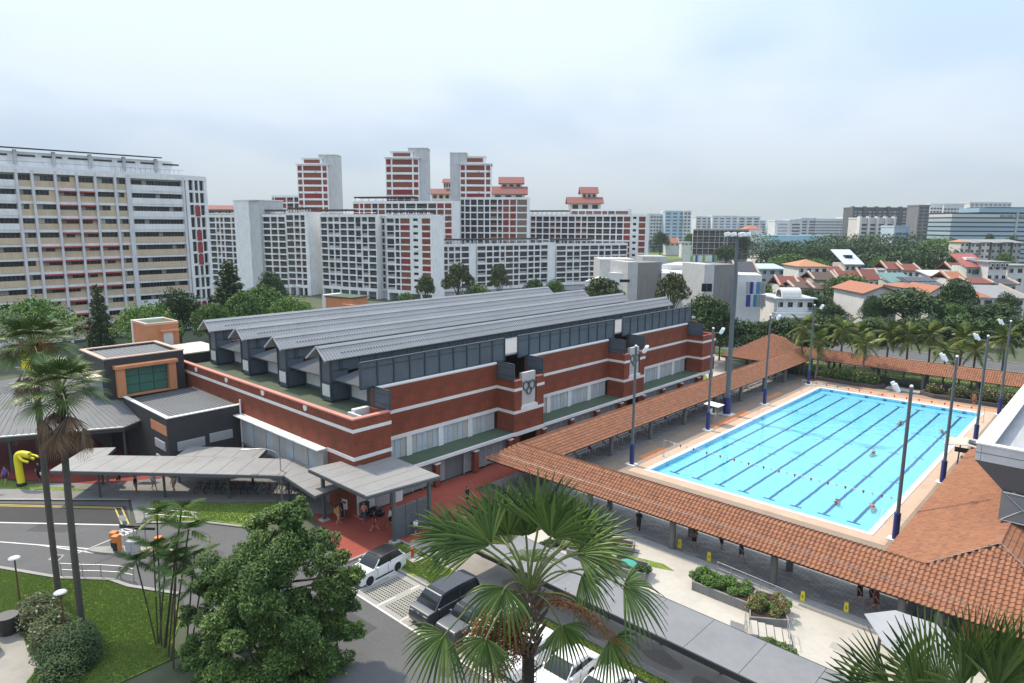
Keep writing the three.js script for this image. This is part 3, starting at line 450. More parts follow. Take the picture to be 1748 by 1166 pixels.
{
  const t = thing('front_walkway', 'orange clay tiled walkway roof on round columns along the near end of the pool', 'covered walkway');
  tiledRoof(t, [
    [V(-9.25, Y0, 14.75), V(26.40, Y0, 14.75), V(26.40, Y1, 12.4), V(-6.9, Y1, 12.4)],
    [V(24.6, Y0, 10.05), V(-4.55, Y0, 10.05), V(-6.9, Y1, 12.4), V(26.5, Y1, 12.4)]],
  [[V(-6.9, Y1, 12.4), V(27.4, Y1, 12.4)], [V(-9.25, Y0, 14.75), V(-6.9, Y1, 12.4)]], true);
  for (let x = -5.4; x < 28; x += 8.02) for (const z of [13.97, 10.9]) column(t, x, z);
  mesh('eaves_beam', bx(-8.9, 27, 2.42, 2.7, 13.8, 14.1), colMat, t); mesh('eaves_beam', bx(-5, 27, 2.42, 2.7, 10.7, 11.0), colMat, t);
  mesh('eaves_board', bx(-9.2, 36.8, 2.58, 2.74, 14.6, 14.7), M.dark, t);
  mesh('lightning_tape', bar(V(-8.2, 3.25 + 0.1, 14.15 - 0.05), V(30, 3.25 + 0.1, 14.15 - 0.05), 0.018, 4), M.galv, t);
}
{
  const t = thing('poolside_walkway', 'long tiled walkway roof between the brick hall and the pool', 'covered walkway');
  tiledRoof(t, [
    [V(-4.55, Y0, 10.05), V(-4.55, Y0, -58.4), V(-6.9, Y1, -60.8), V(-6.9, Y1, 12.4)],
    [V(-9.25, Y0, -60), V(-9.25, Y0, 14.75), V(-6.9, Y1, 12.4), V(-6.9, Y1, -60)]],
  [[V(-6.9, Y1, 12.3), V(-6.9, Y1, -60.8)]]);
  for (let z = 7.2; z > -58; z -= 8.12) for (const x of [-5.5, -8.35]) column(t, x, z);
  mesh('eaves_beam', bx(-5.65, -5.35, 2.42, 2.7, -58, 8), colMat, t); mesh('eaves_beam', bx(-8.5, -8.2, 2.42, 2.7, -58, 11), colMat, t);
  mesh('eaves_board', bx(-4.62, -4.56, 2.58, 2.74, -58, 9.9), M.dark, t);
  // rows of white slatted seats under the roof
}
{
  const ORD = 'first second third fourth fifth sixth seventh eighth ninth tenth eleventh twelfth thirteenth fourteenth fifteenth sixteenth seventeenth eighteenth nineteenth twentieth twenty-first twenty-second'.split(' ');
  const b0 = thing('slatted_bench', 'white slatted bench under the poolside tiled roof, first from the near end', 'bench', [-7.6, 0, 4], 0, 'white benches in a row under the poolside roof');
  mesh('seat', Array.from({ length: 3 }, (_, i) => box(0.1, 0.04, 2.2, -0.15 + i * 0.15, 0.45, 0)), M.whiteClean, b0); mesh('backrest', [box(0.04, 0.12, 2.2, -0.28, 0.62, 0), box(0.04, 0.12, 2.2, -0.3, 0.8, 0)], M.whiteClean, b0);
  for (const z of [-0.85, 0.85]) mesh('leg', [box(0.05, 0.45, 0.05, -0.2, 0.225, z), box(0.05, 0.45, 0.05, 0.18, 0.225, z), bar(V(-0.2, 0.4, z), V(-0.32, 0.85, z), 0.025), box(0.42, 0.04, 0.05, -0.01, 0.4, z)], M.whiteClean, b0);
  for (let k = 1; k < 22; k++) copyOf(b0, 'white slatted bench under the poolside tiled roof, ' + ORD[k] + ' from the near end', [-7.6, 0, 4 - k * 2.72]);
}
{
  const t = thing('corner_pavilion', 'square tiled pavilion roof rising at the far corner of the pool', 'pavilion');
  const c = [V(-16.9, 2.85, -50.2), V(-6.7, 2.85, -50.2), V(-6.7, 2.85, -68.4), V(-16.9, 2.85, -68.4)], a = V(-11.8, 6.1, -59.3);
  tiledRoof(t, [[c[0], c[1], a], [c[1], c[2], a], [c[2], c[3], a], [c[3], c[0], a]], c.map((p) => [p, a]));
  for (const x of [-16.2, -11.8, -7.6]) for (const z of [-51, -59.3, -67.6]) if (!(x === -11.8 && z === -59.3)) column(t, x, z, 2.75, 0.22);
  mesh('eaves_board', [bx(-16.9, -6.7, 2.65, 2.83, -50.3, -50.2), bx(-6.7, -6.6, 2.65, 2.83, -68.4, -50.2)], M.dark, t);
}
{
  const t = thing('far_walkway', 'low tiled walkway roof running behind the far end of the pool', 'covered walkway');
  tiledRoof(t, [[V(-4.55, Y0, -58.45), V(48, Y0, -58.45), V(48, Y1, -60.8), V(-6.9, Y1, -60.8)], [V(48, Y0, -63.15), V(-6.9, Y0, -63.15), V(-6.9, Y1, -60.8), V(48, Y1, -60.8)]], [[V(-6.9, Y1, -60.8), V(48, Y1, -60.8)]]);
  for (let x = -2; x < 48; x += 7) for (const z of [-59.4, -62.2]) column(t, x, z, 2.6, 0.22);
  mesh('back_screen', [bx(-5, 48, 0, 0.7, -62.6, -62.5), bx(-5, 48, 2.4, 2.6, -62.6, -62.5)].concat(Array.from({ length: 133 }, (_, i) => bar(V(-5 + i * 0.4, 0.7, -62.55), V(-4.2 + i * 0.4, 2.4, -62.55), 0.025, 4)), Array.from({ length: 133 }, (_, i) => bar(V(-4.2 + i * 0.4, 0.7, -62.5), V(-5 + i * 0.4, 2.4, -62.5), 0.025, 4))), lin(0.14, 0.15, 0.12), t);
}
// right wing with its hip roof
{
  const t = thing('entrance_wing', 'broad hipped clay tile roof at the right corner of the pool', 'building');
  const hp = V(30.8, 5.8, 9.97), rp = V(27.5, Y1, 12.4);
  tiledRoof(t, [
    [V(24.5, Y0, -24), V(24.5, Y0, 10.05), rp, hp, V(30.8, 5.8, -24)],
    [V(26.40, Y0, 14.75), V(37.1, Y0, 14.75), hp, rp, V(26.40, Y1, 12.4)],
    [V(37.1, Y0, 14.75), V(37.1, Y0, -24), V(30.8, 5.8, -24), hp]],
  [[rp, hp], [hp, V(37.1, Y0, 14.75)], [hp, V(30.8, 5.8, -24)]], true);
  mesh('lightning_tape', [bar(V(26.2, 3.68, -24), V(26.2, 3.68, 10.2), 0.018, 4), bar(rp.clone().add(V(0, 0.19, 0)), hp.clone().add(V(0, 0.19, 0)), 0.018, 4), bar(hp.clone().add(V(0, 0.19, 0)), V(37.1, Y0 + 0.19, 14.75), 0.018, 4)], M.galv, t);
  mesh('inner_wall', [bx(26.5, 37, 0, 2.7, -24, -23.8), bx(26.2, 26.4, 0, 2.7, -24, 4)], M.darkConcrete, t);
  for (const [x, z] of [[28.7, 13.9], [34.7, 13.9], [28.7, 10.9]]) column(t, x, z);
  mesh('orange_wall', bx(29.6, 31.2, 0, 2.7, 11.6, 11.7), M.orange, t);
}
// white upper block over the wing
{
  const t = thing('white_rooftop_block', 'white metal clad upper storey with a flat ribbed roof at the right edge', 'building');
  const x0 = 28.42, z1 = 6.0, yt = 10.85;
  const clad = lin(0.62, 0.63, 0.65, { roughness: 0.45, map: rep(T.blotch, 8) });
  for (let k = 0; k < 8; k++) mesh('fascia_panel', [bx(x0, x0 + 0.3, 9.75, yt, z1 - 4.2 * (k + 1) + 0.02, z1 - 4.2 * k)], clad, t);
  for (let k = 0; k < 3; k++) mesh('fascia_panel', [bx(x0 + 0.32 + k * 3.4, x0 + 3.68 + k * 3.4, 9.75, yt - 0.002, z1 - 0.3, z1)], clad, t);
  mesh('parapet_cap', [bx(x0 - 0.06, x0 + 0.9, yt, yt + 0.1, z1 - 34, z1 + 0.06), bx(x0 + 0.9, x0 + 14, yt + 0.001, yt + 0.101, z1 - 0.5, z1 + 0.06)], lin(0.72, 0.73, 0.75, { roughness: 0.4 }), t);
  mesh('fascia_groove', [bx(x0 - 0.012, x0, 10.28, 10.32, z1 - 34, z1), bx(x0, x0 + 12, 10.28, 10.32, z1, z1 + 0.012)], M.steel, t);
  mesh('roof_slab', bx(x0 + 0.3, x0 + 14, 10.0, 10.2, z1 - 34, z1 - 0.3), lin(0.40, 0.41, 0.43, { roughness: 0.5, map: rep(T.streak, 4) }), t);
  for (let k = 0; k < 26; k++) mesh('roof_batten', bx(x0 + 2.3, x0 + 14, 10.24, 10.34, z1 - 2.6 - k * 0.62, z1 - 2.45 - k * 0.62), lin(0.58, 0.59, 0.6), t);
  mesh('plant_box', bx(x0 + 2.2, x0 + 12, 10.2, 10.62, z1 - 1.9, z1 - 1.2), clad, t);
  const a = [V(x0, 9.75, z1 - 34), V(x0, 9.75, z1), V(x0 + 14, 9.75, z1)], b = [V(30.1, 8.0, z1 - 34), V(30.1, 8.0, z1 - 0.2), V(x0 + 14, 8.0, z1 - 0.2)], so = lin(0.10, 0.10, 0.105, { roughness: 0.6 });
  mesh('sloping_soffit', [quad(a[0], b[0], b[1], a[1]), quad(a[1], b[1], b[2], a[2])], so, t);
  mesh('glazed_screen', [bx(30.1, 30.16, 6.0, 8.0, z1 - 20, z1), bx(30.16, 42, 6.0, 8.0, z1 - 0.06, z1)], lin(0.22, 0.24, 0.25, { roughness: 0.2 }), t);
  mesh('screen_brace', [bar(V(30.3, 6.1, z1 + 0.05), V(32.4, 7.9, z1 + 0.05), 0.04), bar(V(32.4, 6.1, z1 + 0.05), V(30.3, 7.9, z1 + 0.05), 0.04), bar(V(30.2, 7.95, z1 + 0.05), V(36, 7.95, z1 + 0.05), 0.05), bar(V(30.2, 6.05, z1 + 0.05), V(36, 6.05, z1 + 0.05), 0.05)], M.galv, t);
  mesh('orange_panel', [quad(V(31.6, 8.0, z1 - 0.5), V(34, 8.0, z1 - 0.5), V(34, 9.2, z1 - 0.5), V(32.8, 9.2, z1 - 0.5))], M.orange, t);
  mesh('support_column', cyl(0.28, 0.28, 6.2, 30.6, 0, z1 - 0.3, 14), M.steel, t);
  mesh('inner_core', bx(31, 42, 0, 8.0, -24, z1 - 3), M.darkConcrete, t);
}
// ---------- grey flat canopies ----------
function clipHalf(poly, nx, nz, d, keepLess) { const out = []; for (let i = 0; i < poly.length; i++) { const a = poly[i], b = poly[(i + 1) % poly.length], fa = (a[0] * nx + a[1] * nz - d) * (keepLess ? 1 : -1), fb = (b[0] * nx + b[1] * nz - d) * (keepLess ? 1 : -1); if (fa <= 0) out.push(a); if ((fa < 0 && fb > 0) || (fa > 0 && fb < 0)) { const t = fa / (fa - fb); out.push([a[0] + (b[0] - a[0]) * t, a[1] + (b[1] - a[1]) * t]); } } return out; }
function panelled(t, poly, nx, nz, step, y, th, mat, name = 'roof_panel') {
  const ds = poly.map(([x, z]) => x * nx + z * nz), lo = Math.min(...ds), hi = Math.max(...ds);
  for (let d = lo; d < hi - 0.05; d += step) { const q = clipHalf(clipHalf(poly, nx, nz, d + 0.02, false), nx, nz, Math.min(hi, d + step - 0.02), true); if (q.length > 2) mesh(name, prism(q, y - th, y), mat, t); }
  mesh('roof_frame', prism(poly.map(([x, z]) => [x, z]), y - th - 0.22, y - th - 0.03), M.steel, t);
}
{
  const t = thing('entrance_canopy', 'large flat grey canopy over the red pavement at the hall corner', 'canopy');
  panelled(t, [[-14.8, 30.6], [-6.3, 30.6], [-5.5, 23.9], [-12.2, 23.75], [-12.2, 26.85], [-14.4, 27.7]], 1, 0.02, 1.62, 4.55, 0.12, M.canopy);
  for (const [x, z] of [[-13.7, 29.9], [-6.03, 28.3], [-6.1, 24.6]]) { const c = mesh('post', bx(x - 0.13, x + 0.13, 0, 4.2, z - 0.13, z + 0.13), M.steel, t); mesh('footing', bx(x - 0.35, x + 0.35, 0, 0.14, z - 0.35, z + 0.35), M.concrete, c); }
  for (let k = 0; k < 3; k++) { const z = 24.7 + k * 1.2, w = mesh('glass_screen', bx(-6.12, -6.08, 0.1, 2.9, z, z + 1.12), new THREE.MeshPhysicalMaterial({ transmission: 0.75, thickness: 0, roughness: 0.08, color: 0x9aa6ad }), t); mesh('frame', [bx(-6.15, -6.05, 0.05, 2.95, z + 1.12, z + 1.2)], M.steel, w); }
}
{
  const t = thing('dropoff_canopy', 'low zigzag grey canopy running from the court to the hall entrance', 'canopy');
  panelled(t, [[-34.9, 44.8], [-26.1, 37.2], [-18.6, 30.9], [-21.3, 27.6], [-22.4, 28.5], [-24.6, 30.3], [-30.7, 35.4], [-35.7, 39.9]], 0.76, -0.65, 1.9, 3.0, 0.1, M.canopy);
  panelled(t, [[-24.55, 30.25], [-26.5, 28.3], [-29.2, 30.4], [-32.8, 33.3], [-30.75, 35.35]], 0.76, -0.65, 1.9, 2.998, 0.1, M.canopy);
  panelled(t, [[-35.75, 39.85], [-37.7, 38.5], [-39.5, 40.6], [-34.95, 44.75]], 0.76, -0.65, 2.1, 2.996, 0.1, M.canopy);
  panelled(t, [[-18.55, 30.85], [-12.5, 31.4], [-12.9, 27.72], [-21.25, 27.72]], 1, 0, 1.7, 3.002, 0.1, M.canopy);
  for (const [x, z] of [[-33, 41.5], [-28.6, 37.4], [-24.2, 33.4], [-19.6, 29.9], [-36.3, 40.3], [-31.5, 35.0], [-25.6, 30.4]]) mesh('post', bx(x - 0.09, x + 0.09, 0, 2.72, z - 0.09, z + 0.09), M.steel, t);
}
{
  const t = thing('path_canopy', 'long straight grey canopy over the footpath beside the parked cars', 'canopy');
  const x0 = 0.7, x1 = 42, zz = (x) => 24.45 + 0.012 * (x - x0);
  for (let k = 0; x0 + k * 3.13 < x1; k++) { const a = x0 + k * 3.13, b = a + 3.1; mesh('roof_panel', prism([[a, zz(a)], [b, zz(b)], [b, zz(b) + 3.62], [a, zz(a) + 3.62]], 2.55, 2.63), lin(0.215, 0.22, 0.232, { roughness: 0.6, map: rep(T.blotch, 10) }), t); }
  mesh('edge_beam', prism([[x0, zz(x0) + 3.62], [x1, zz(x1) + 3.62], [x1, zz(x1) + 3.72], [x0, zz(x0) + 3.72]], 2.28, 2.62), M.blackMetal, t);
  mesh('edge_beam', prism([[x0, zz(x0) - 0.08], [x1, zz(x1) - 0.08], [x1, zz(x1)], [x0, zz(x0)]], 2.35, 2.62), M.blackMetal, t);
  for (let k = 0; k < 11; k++) { const x = -0.4 + k * 3.92 + 1.2; const p = mesh('post', [bx(x - 0.08, x + 0.08, 0, 2.5, zz(x) + 0.6, zz(x) + 0.76), bx(x - 0.06, x + 0.06, 2.3, 2.5, zz(x) + 0.1, zz(x) + 3.6)], M.blackMetal, t); }
  mesh('handrail', [0.5, 0.95].map((y) => bar(V(x0, y, zz(x0) + 0.68), V(x1, y, zz(x1) + 0.68), 0.025, 5)), M.blackMetal, t);
}
// hexagonal parasol canopy on the plaza
{
  const t = thing('hexagon_shade', 'pale grey hexagonal shade canopy standing on the plaza at lower right', 'canopy');
  const p = [[25.8, 18.8], [27.0, 17.15], [29.1, 17.1], [30.2, 18.8], [31.0, 21.9], [27.9, 21.8]], c = [28.4, 19.3];
  for (let i = 0; i < 6; i++) { const a = p[i], b = p[(i + 1) % 6]; mesh('roof_panel', slab(V(c[0], 3.12, c[1]), V(a[0], 3.0, a[1]), V((a[0] + b[0]) / 2, 3.0, (a[1] + b[1]) / 2), V(b[0], 3.0, b[1]), 0.06), lin(0.36, 0.37, 0.385, { roughness: 0.5, map: rep(T.blotch, 9) }), t); }
  for (const [x, z] of [[26.9, 19.7], [29.6, 18.4], [29.6, 21.2]]) mesh('post', cyl(0.09, 0.09, 3.0, x, 0, z, 12), M.steel, t);
}
// ---------- dark grey service blocks at the left of the hall ----------
{
  const t = thing('charcoal_annex', 'charcoal annex with sloping ribbed roof and pale louvre windows beside the hall', 'building');
  mesh('walls', [bx(-45.4, -33.2, 0, 5.75, 27.62, 35.1)], M.charcoal, t);
  mesh('parapet', [bx(-33.5, -33.2, 5.75, 6.1, 27.62, 35.1), bx(-45.4, -33.5, 5.75, 6.1, 34.8, 35.1)], M.charcoal, t);
  mesh('parapet_trim', [bx(-33.55, -33.12, 6.1, 6.2, 27.62, 35.16), bx(-45.4, -33.55, 6.1, 6.2, 34.75, 35.16)], M.whiteClean, t);
  corrugated('ribbed_roof', V(-33.5, 5.78, 34.8), V(-33.5, 5.95, 27.65), V(-45.3, 6.0, 27.65), V(-45.3, 5.83, 34.8), 0.34, 0.05, M.sheetDark, t);
  for (const [a, b, y0, y1] of [[34.3, 31.6, 2.6, 3.55], [31.1, 28.7, 2.75, 3.7]]) { const l = mesh('louvre_window', bx(-33.2, -33.12, y0, y1, b, a), M.louvre, t); mesh('louvre_blade', Array.from({ length: 7 }, (_, i) => bx(-33.12, -33.07, y0 + 0.06 + i * 0.13, y0 + 0.12 + i * 0.13, b, a)), M.louvre, l); }
  for (const [y0, y1] of [[2.6, 3.5], [0.9, 1.8]]) { const l = mesh('louvre_window', bx(-36.6, -34.0, y0, y1, 35.1, 35.18), M.louvre, t); mesh('louvre_blade', Array.from({ length: 7 }, (_, i) => bx(-36.6, -34.0, y0 + 0.05 + i * 0.13, y0 + 0.1 + i * 0.13, 35.18, 35.22)), M.louvre, l); }
  mesh('orange_panel', bx(-37.5, -33.4, 4.3, 5.3, 35.1, 35.16), M.orange, t);
}
{
  const t = thing('charcoal_tower', 'taller charcoal block with a big green glazed window in an orange frame', 'building');
  mesh('walls', [bx(-55, -46.4, 0, 9.9, 28, 36.4)], M.charcoal, t);
  mesh('parapet', [bx(-46.8, -46.4, 9.9, 10.3, 28, 36.4), bx(-55, -46.8, 9.9, 10.3, 36.0, 36.4), bx(-55, -54.6, 9.9, 10.3, 28, 36), bx(-54.6, -46.8, 9.9, 10.3, 28, 28.4)], M.charcoal, t);
  mesh('parapet_trim', [bx(-46.86, -46.34, 10.3, 10.42, 27.9, 36.46), bx(-55.06, -46.86, 10.3, 10.42, 35.94, 36.46), bx(-55.06, -54.54, 10.3, 10.42, 27.9, 35.94), bx(-54.54, -46.86, 10.3, 10.42, 27.9, 28.4)], lin(0.56, 0.42, 0.34, { map: T.blotch }), t);
  corrugated('ribbed_roof', V(-46.8, 9.95, 36), V(-46.8, 9.95, 28.4), V(-54.6, 10.1, 28.4), V(-54.6, 10.1, 36), 0.5, 0.04, M.sheetDark, t);
  const f = mesh('window_surround', [bx(-46.4, -45.7, 6.15, 9.2, 34.6, 35.4), bx(-46.4, -45.7, 6.15, 9.2, 29.2, 30.0), bx(-46.4, -45.5, 9.2, 9.55, 29.0, 35.6), bx(-46.4, -45.7, 6.0, 6.15, 29.2, 35.4)], M.orange, t);
  for (let i = 0; i < 3; i++) for (let j = 0; j < 3; j++) mesh('window_pane', bx(-46.4, -46.3, 6.2 + j * 1.0, 7.14 + j * 1.0, 30.04 + i * 1.52, 31.5 + i * 1.52), lin(0.055, 0.16, 0.12, { roughness: 0.2 }), f);
  const b = mesh('side_bay', [bx(-50.5, -47.6, 6.0, 8.2, 36.4, 37.6)], M.glass, t); mesh('bay_roof', bx(-50.9, -47.3, 8.2, 8.4, 36.4, 37.9), lin(0.6, 0.55, 0.42), b); mesh('bay_frame', [bx(-47.6, -47.5, 5.9, 8.2, 36.4, 37.7), bx(-50.6, -47.5, 7.1, 7.2, 37.55, 37.65), bx(-49.1, -49.0, 6, 8.2, 37.55, 37.66), bx(-50.6, -50.5, 5.9, 8.2, 37.5, 37.7)], M.louvre, b);
}
{
  const t = thing('orange_lift_core', 'small orange rooftop core with a white door behind the charcoal block', 'building');
  mesh('walls', bx(-64.4, -59.5, 0, 11.7, 23.4, 27.4), M.orange, t); mesh('side_pier', bx(-65.0, -64.4, 0, 12.0, 23.3, 27.5), M.whiteClean, t);
  mesh('parapet', [bx(-64.4, -59.4, 11.7, 12.0, 27.1, 27.5), bx(-59.8, -59.4, 11.7, 12.0, 23.4, 27.1), bx(-64.4, -59.8, 11.7, 12.0, 23.3, 23.6)], lin(0.55, 0.38, 0.28), t);
  mesh('roof', bx(-64.4, -59.8, 11.6, 11.75, 23.6, 27.1), M.greenRoof, t);
  const d = mesh('door', bx(-59.5, -59.42, 8.6, 10.6, 24.2, 25.4), M.whiteClean, t); mesh('door_hood', bx(-59.5, -58.7, 10.8, 11.0, 23.6, 25.9), M.orange, d);
}
{
  const t = thing('low_roof_block', 'low charcoal roof block with white capping between tower and hall', 'building');
  mesh('walls', bx(-57.5, -50.5, 0, 9.0, 21.5, 26.5), M.charcoal, t); mesh('capping', bx(-57.7, -50.3, 9.0, 9.15, 21.3, 26.7), lin(0.60, 0.55, 0.46), t);
}
{
  const t = thing('court_shelter', 'folded standing seam metal roof over the red sports court', 'shelter');
  const E0 = V(-58, 4.5, 60), E1 = V(-44.4, 4.5, 46.5), E2 = V(-39.4, 4.5, 37.1), E3 = V(-41.4, 4.5, 34.0), R0 = V(-62, 6.3, 49), R1 = V(-48.3, 6.3, 38.0), R2 = V(-49.2, 6.3, 35.4);
  corrugated('seam_roof', E1, E2, R1, V(-54, 6.3, 42.6), 0.62, 0.05, M.shelter, t); corrugated('seam_roof', E2, E3, R2, R1, 0.62, 0.05, M.shelter, t); corrugated('seam_roof', E0, E1, V(-54, 6.3, 42.6), R0, 0.62, 0.05, M.shelter, t);
  corrugated('seam_roof', R0, V(-54, 6.3, 42.6), V(-58, 5.2, 33), V(-70, 5.2, 38), 0.62, 0.05, M.shelter, t); corrugated('seam_roof', V(-54, 6.3, 42.6), R1, V(-52, 5.4, 32), V(-58, 5.2, 33), 0.62, 0.05, M.shelter, t);
  mesh('eaves_gutter', [[E0, E1], [E1, E2], [E2, E3]].map(([a, b]) => bar(a.clone().add(V(0, -0.1, 0)), b.clone().add(V(0, -0.1, 0)), 0.12, 6)), M.galv, t);
  mesh('eaves_soffit', [[E0, E1], [E1, E2], [E2, E3]].map(([a, b]) => slab(a.clone().add(V(0, -0.2, 0)), b.clone().add(V(0, -0.2, 0)), b.clone().add(V(-0.2, -0.6, -0.1)), a.clone().add(V(-0.2, -0.6, -0.1)), 0.05)), M.steel, t);
  for (const [x, z] of [[-46.5, 45.5], [-41.2, 36.6], [-54, 52], [-46, 34]]) mesh('post', cyl(0.16, 0.16, 4.4, x, 0, z, 12), M.steel, t);
}
// ---------- floodlight poles round the pool ----------
{
  const blueWrap = lin(0.012, 0.022, 0.14, { roughness: 0.5 }), poleM = lin(0.115, 0.135, 0.15, { roughness: 0.5, metalness: 0.25 }), lampM = lin(0.78, 0.79, 0.80, { roughness: 0.35 });
  const where = { '-2.2': 'hall side of the pool', '23': 'right side of the pool' }, nth = ['at the near end', 'second from the near end', 'third from the near end', 'at the far end'];
  let proto = null;
  for (const x of [-2.2, 23.0]) [0, -17, -34, -51].forEach((z, i) => {
    const label = 'slim floodlight pole ' + nth[i] + ' on the ' + where[x];
    if (!proto) {
      proto = thing('floodlight_pole', label, 'light pole', [x, 0, z], 0, 'slim floodlight poles along both sides of the pool');
      mesh('plinth', [bx(-0.55, 0.55, 0, 0.12, -0.45, 0.45)], M.whiteClean, proto);
      mesh('padding', cyl(0.25, 0.25, 2.2, 0, 0.12, 0, 14), blueWrap, proto);
      mesh('shaft', cyl(0.155, 0.125, 12.7, 0, 0.1, 0, 14), poleM, proto); mesh('finial', new THREE.SphereGeometry(0.14, 10, 8).translate(0, 12.82, 0), lampM, proto);
      const a = mesh('bracket', [bar(V(0, 12.3, 0), V(1.1, 12.35, 0.2), 0.035), bar(V(0, 12.3, 0), V(0.75, 12.3, -0.45), 0.035)], poleM, proto);
      for (const [px, pz, r] of [[1.15, 0.2, 0.5], [0.8, -0.45, 0.1]]) { const l = mesh('floodlight', [new RoundedBoxGeometry(0.22, 0.75, 0.5, 2, 0.05).rotateZ(-0.5).translate(px + 0.1, 12.62, pz)], lampM, proto); }
    } else { copyOf(proto, label, [x, 0, z], x > 0 ? Math.PI : 0); }
  });
  const b = thing('tall_floodlight_mast', 'tall thick grey floodlight mast with blue base behind the pool walkway', 'light pole', [-3.75, 0, -25.4]);
  mesh('plinth', bx(-0.9, 0.9, 0, 0.14, -0.7, 0.7), M.whiteClean, b); mesh('padding', cyl(0.5, 0.5, 2.25, 0, 0.14, 0, 16), blueWrap, b); mesh('shaft', cyl(0.36, 0.19, 23.6, 0, 0.1, 0, 16), poleM, b);
  mesh('crossarm', [bar(V(-0.9, 23.6, 0.9), V(0.9, 23.6, -0.9), 0.08), bar(V(-0.9, 23.6, -0.5), V(0.9, 23.6, 0.5), 0.06)], poleM, b);
  for (const [px, pz] of [[-0.95, 0.95], [-0.3, 0.5], [0.35, -0.3], [0.95, -0.95], [0.9, 0.4]]) { const l = mesh('floodlight', new RoundedBoxGeometry(0.62, 0.5, 0.62, 2, 0.06).rotateZ(0.3).translate(px, 23.95, pz), lampM, b); mesh('yoke', bar(V(px, 23.6, pz), V(px, 23.85, pz), 0.04), poleM, l); }
}
// ---------- lifeguard stands ----------
{
  const a = thing('lifeguard_stand', 'small white lifeguard canopy beside the hall side walkway', 'lifeguard stand', [-3.1, 0, -20.2]);
  mesh('canopy', [slab(V(-1.0, 2.62, 0.9), V(1.0, 2.5, 0.9), V(1.0, 2.5, -0.9), V(-1.0, 2.62, -0.9), 0.05)], M.whiteClean, a); for (const [x, z] of [[-0.5, 0.5], [0.5, 0.5], [-0.5, -0.5], [0.5, -0.5]]) mesh('leg', bar(V(x, 0, z), V(x * 0.7, 2.55, z * 0.7), 0.03), M.galv, a);
  mesh('seat', [box(0.7, 0.06, 0.6, 0, 1.3, 0), box(0.06, 0.6, 0.6, -0.35, 1.6, 0)], M.whiteClean, a); mesh('rescue_tube', cyl(0.07, 0.07, 0.9, 0.45, 1.0, 0.3, 8), lin(0.65, 0.5, 0.05), a);
  const b = thing('lifeguard_chair', 'lifeguard chair with a beige canopy and a small solar panel at the right poolside', 'lifeguard stand', [23.9, 0, -22.5], 0.1);
  const cl = lin(0.50, 0.49, 0.42, { roughness: 0.8, map: T.blotch });
  mesh('canopy', [slab(V(-2.0, 2.95, 1.6), V(0, 3.25, 1.6), V(0, 3.25, -1.6), V(-2.0, 2.95, -1.6), 0.05), slab(V(0, 3.25, 1.6), V(2.0, 2.95, 1.6), V(2.0, 2.95, -1.6), V(0, 3.25, -1.6), 0.05)], cl, b);
  mesh('solar_panel', slab(V(0.1, 3.36, 0.9), V(0.9, 3.3, 0.9), V(0.9, 3.3, -0.3), V(0.1, 3.36, -0.3), 0.05), lin(0.03, 0.035, 0.05, { roughness: 0.2 }), b);
  for (const [x, z] of [[-0.7, 0.8], [0.7, 0.8], [-0.7, -0.8], [0.7, -0.8]]) mesh('leg', bar(V(x, 0, z), V(x * 0.8, 3.0, z * 0.8), 0.05), M.steel, b);
  mesh('seat', [box(0.9, 0.08, 0.8, 0, 1.45, 0)], lin(0.4, 0.33, 0.05), b); mesh('backrest', [box(0.08, 1.0, 0.8, 0.45, 1.95, 0)], lin(0.28, 0.15, 0.05), b); mesh('awning_frame', bx(-1.0, 1.0, 2.2, 2.7, 0.85, 0.95), M.blackMetal, b); mesh('step', [0.4, 0.8, 1.15].map((y) => box(0.7, 0.05, 0.3, -0.2, y, 0.75)), M.galv, b);
}
// ---------- planting beds behind the pool ----------
{
  const edge = lin(0.105, 0.09, 0.085, { roughness: 0.85, map: T.grain });
  const bed = (label, pts) => { const t = thing('planter_bed', label, 'planter'); mesh('retaining_wall', prism(pts, 0, 0.55, [inset(pts, 0.35)]), edge, t); mesh('soil', sheet(inset(pts, 0.33), 0.42), M.soil, t); return t; };
  bed('long dark planter bed with flowering shrubs behind the far end of the pool', [[-4.0, -55.3], [6.2, -55.3], [7.4, -57.2], [6.4, -58.2], [-4.0, -58.2]]);
  bed('second dark planter bed with pink flowers at the far right of the pool', [[12.4, -56.3], [14.4, -55.0], [26, -55.4], [26, -58.2], [12.6, -58.2]]);
  structure(mesh('landing_step', bx(7.6, 12.3, 0, 0.18, -58.4, -56.4), M.concrete));
}
function inset(p, d) { let cx = 0, cz = 0; for (const [x, z] of p) { cx += x / p.length; cz += z / p.length; } const w = Math.max(...p.map((q) => Math.abs(q[0] - cx))), h = Math.max(...p.map((q) => Math.abs(q[1] - cz))); return p.map(([x, z]) => [cx + (x - cx) * (1 - d / w), cz + (z - cz) * (1 - d / h)]); }
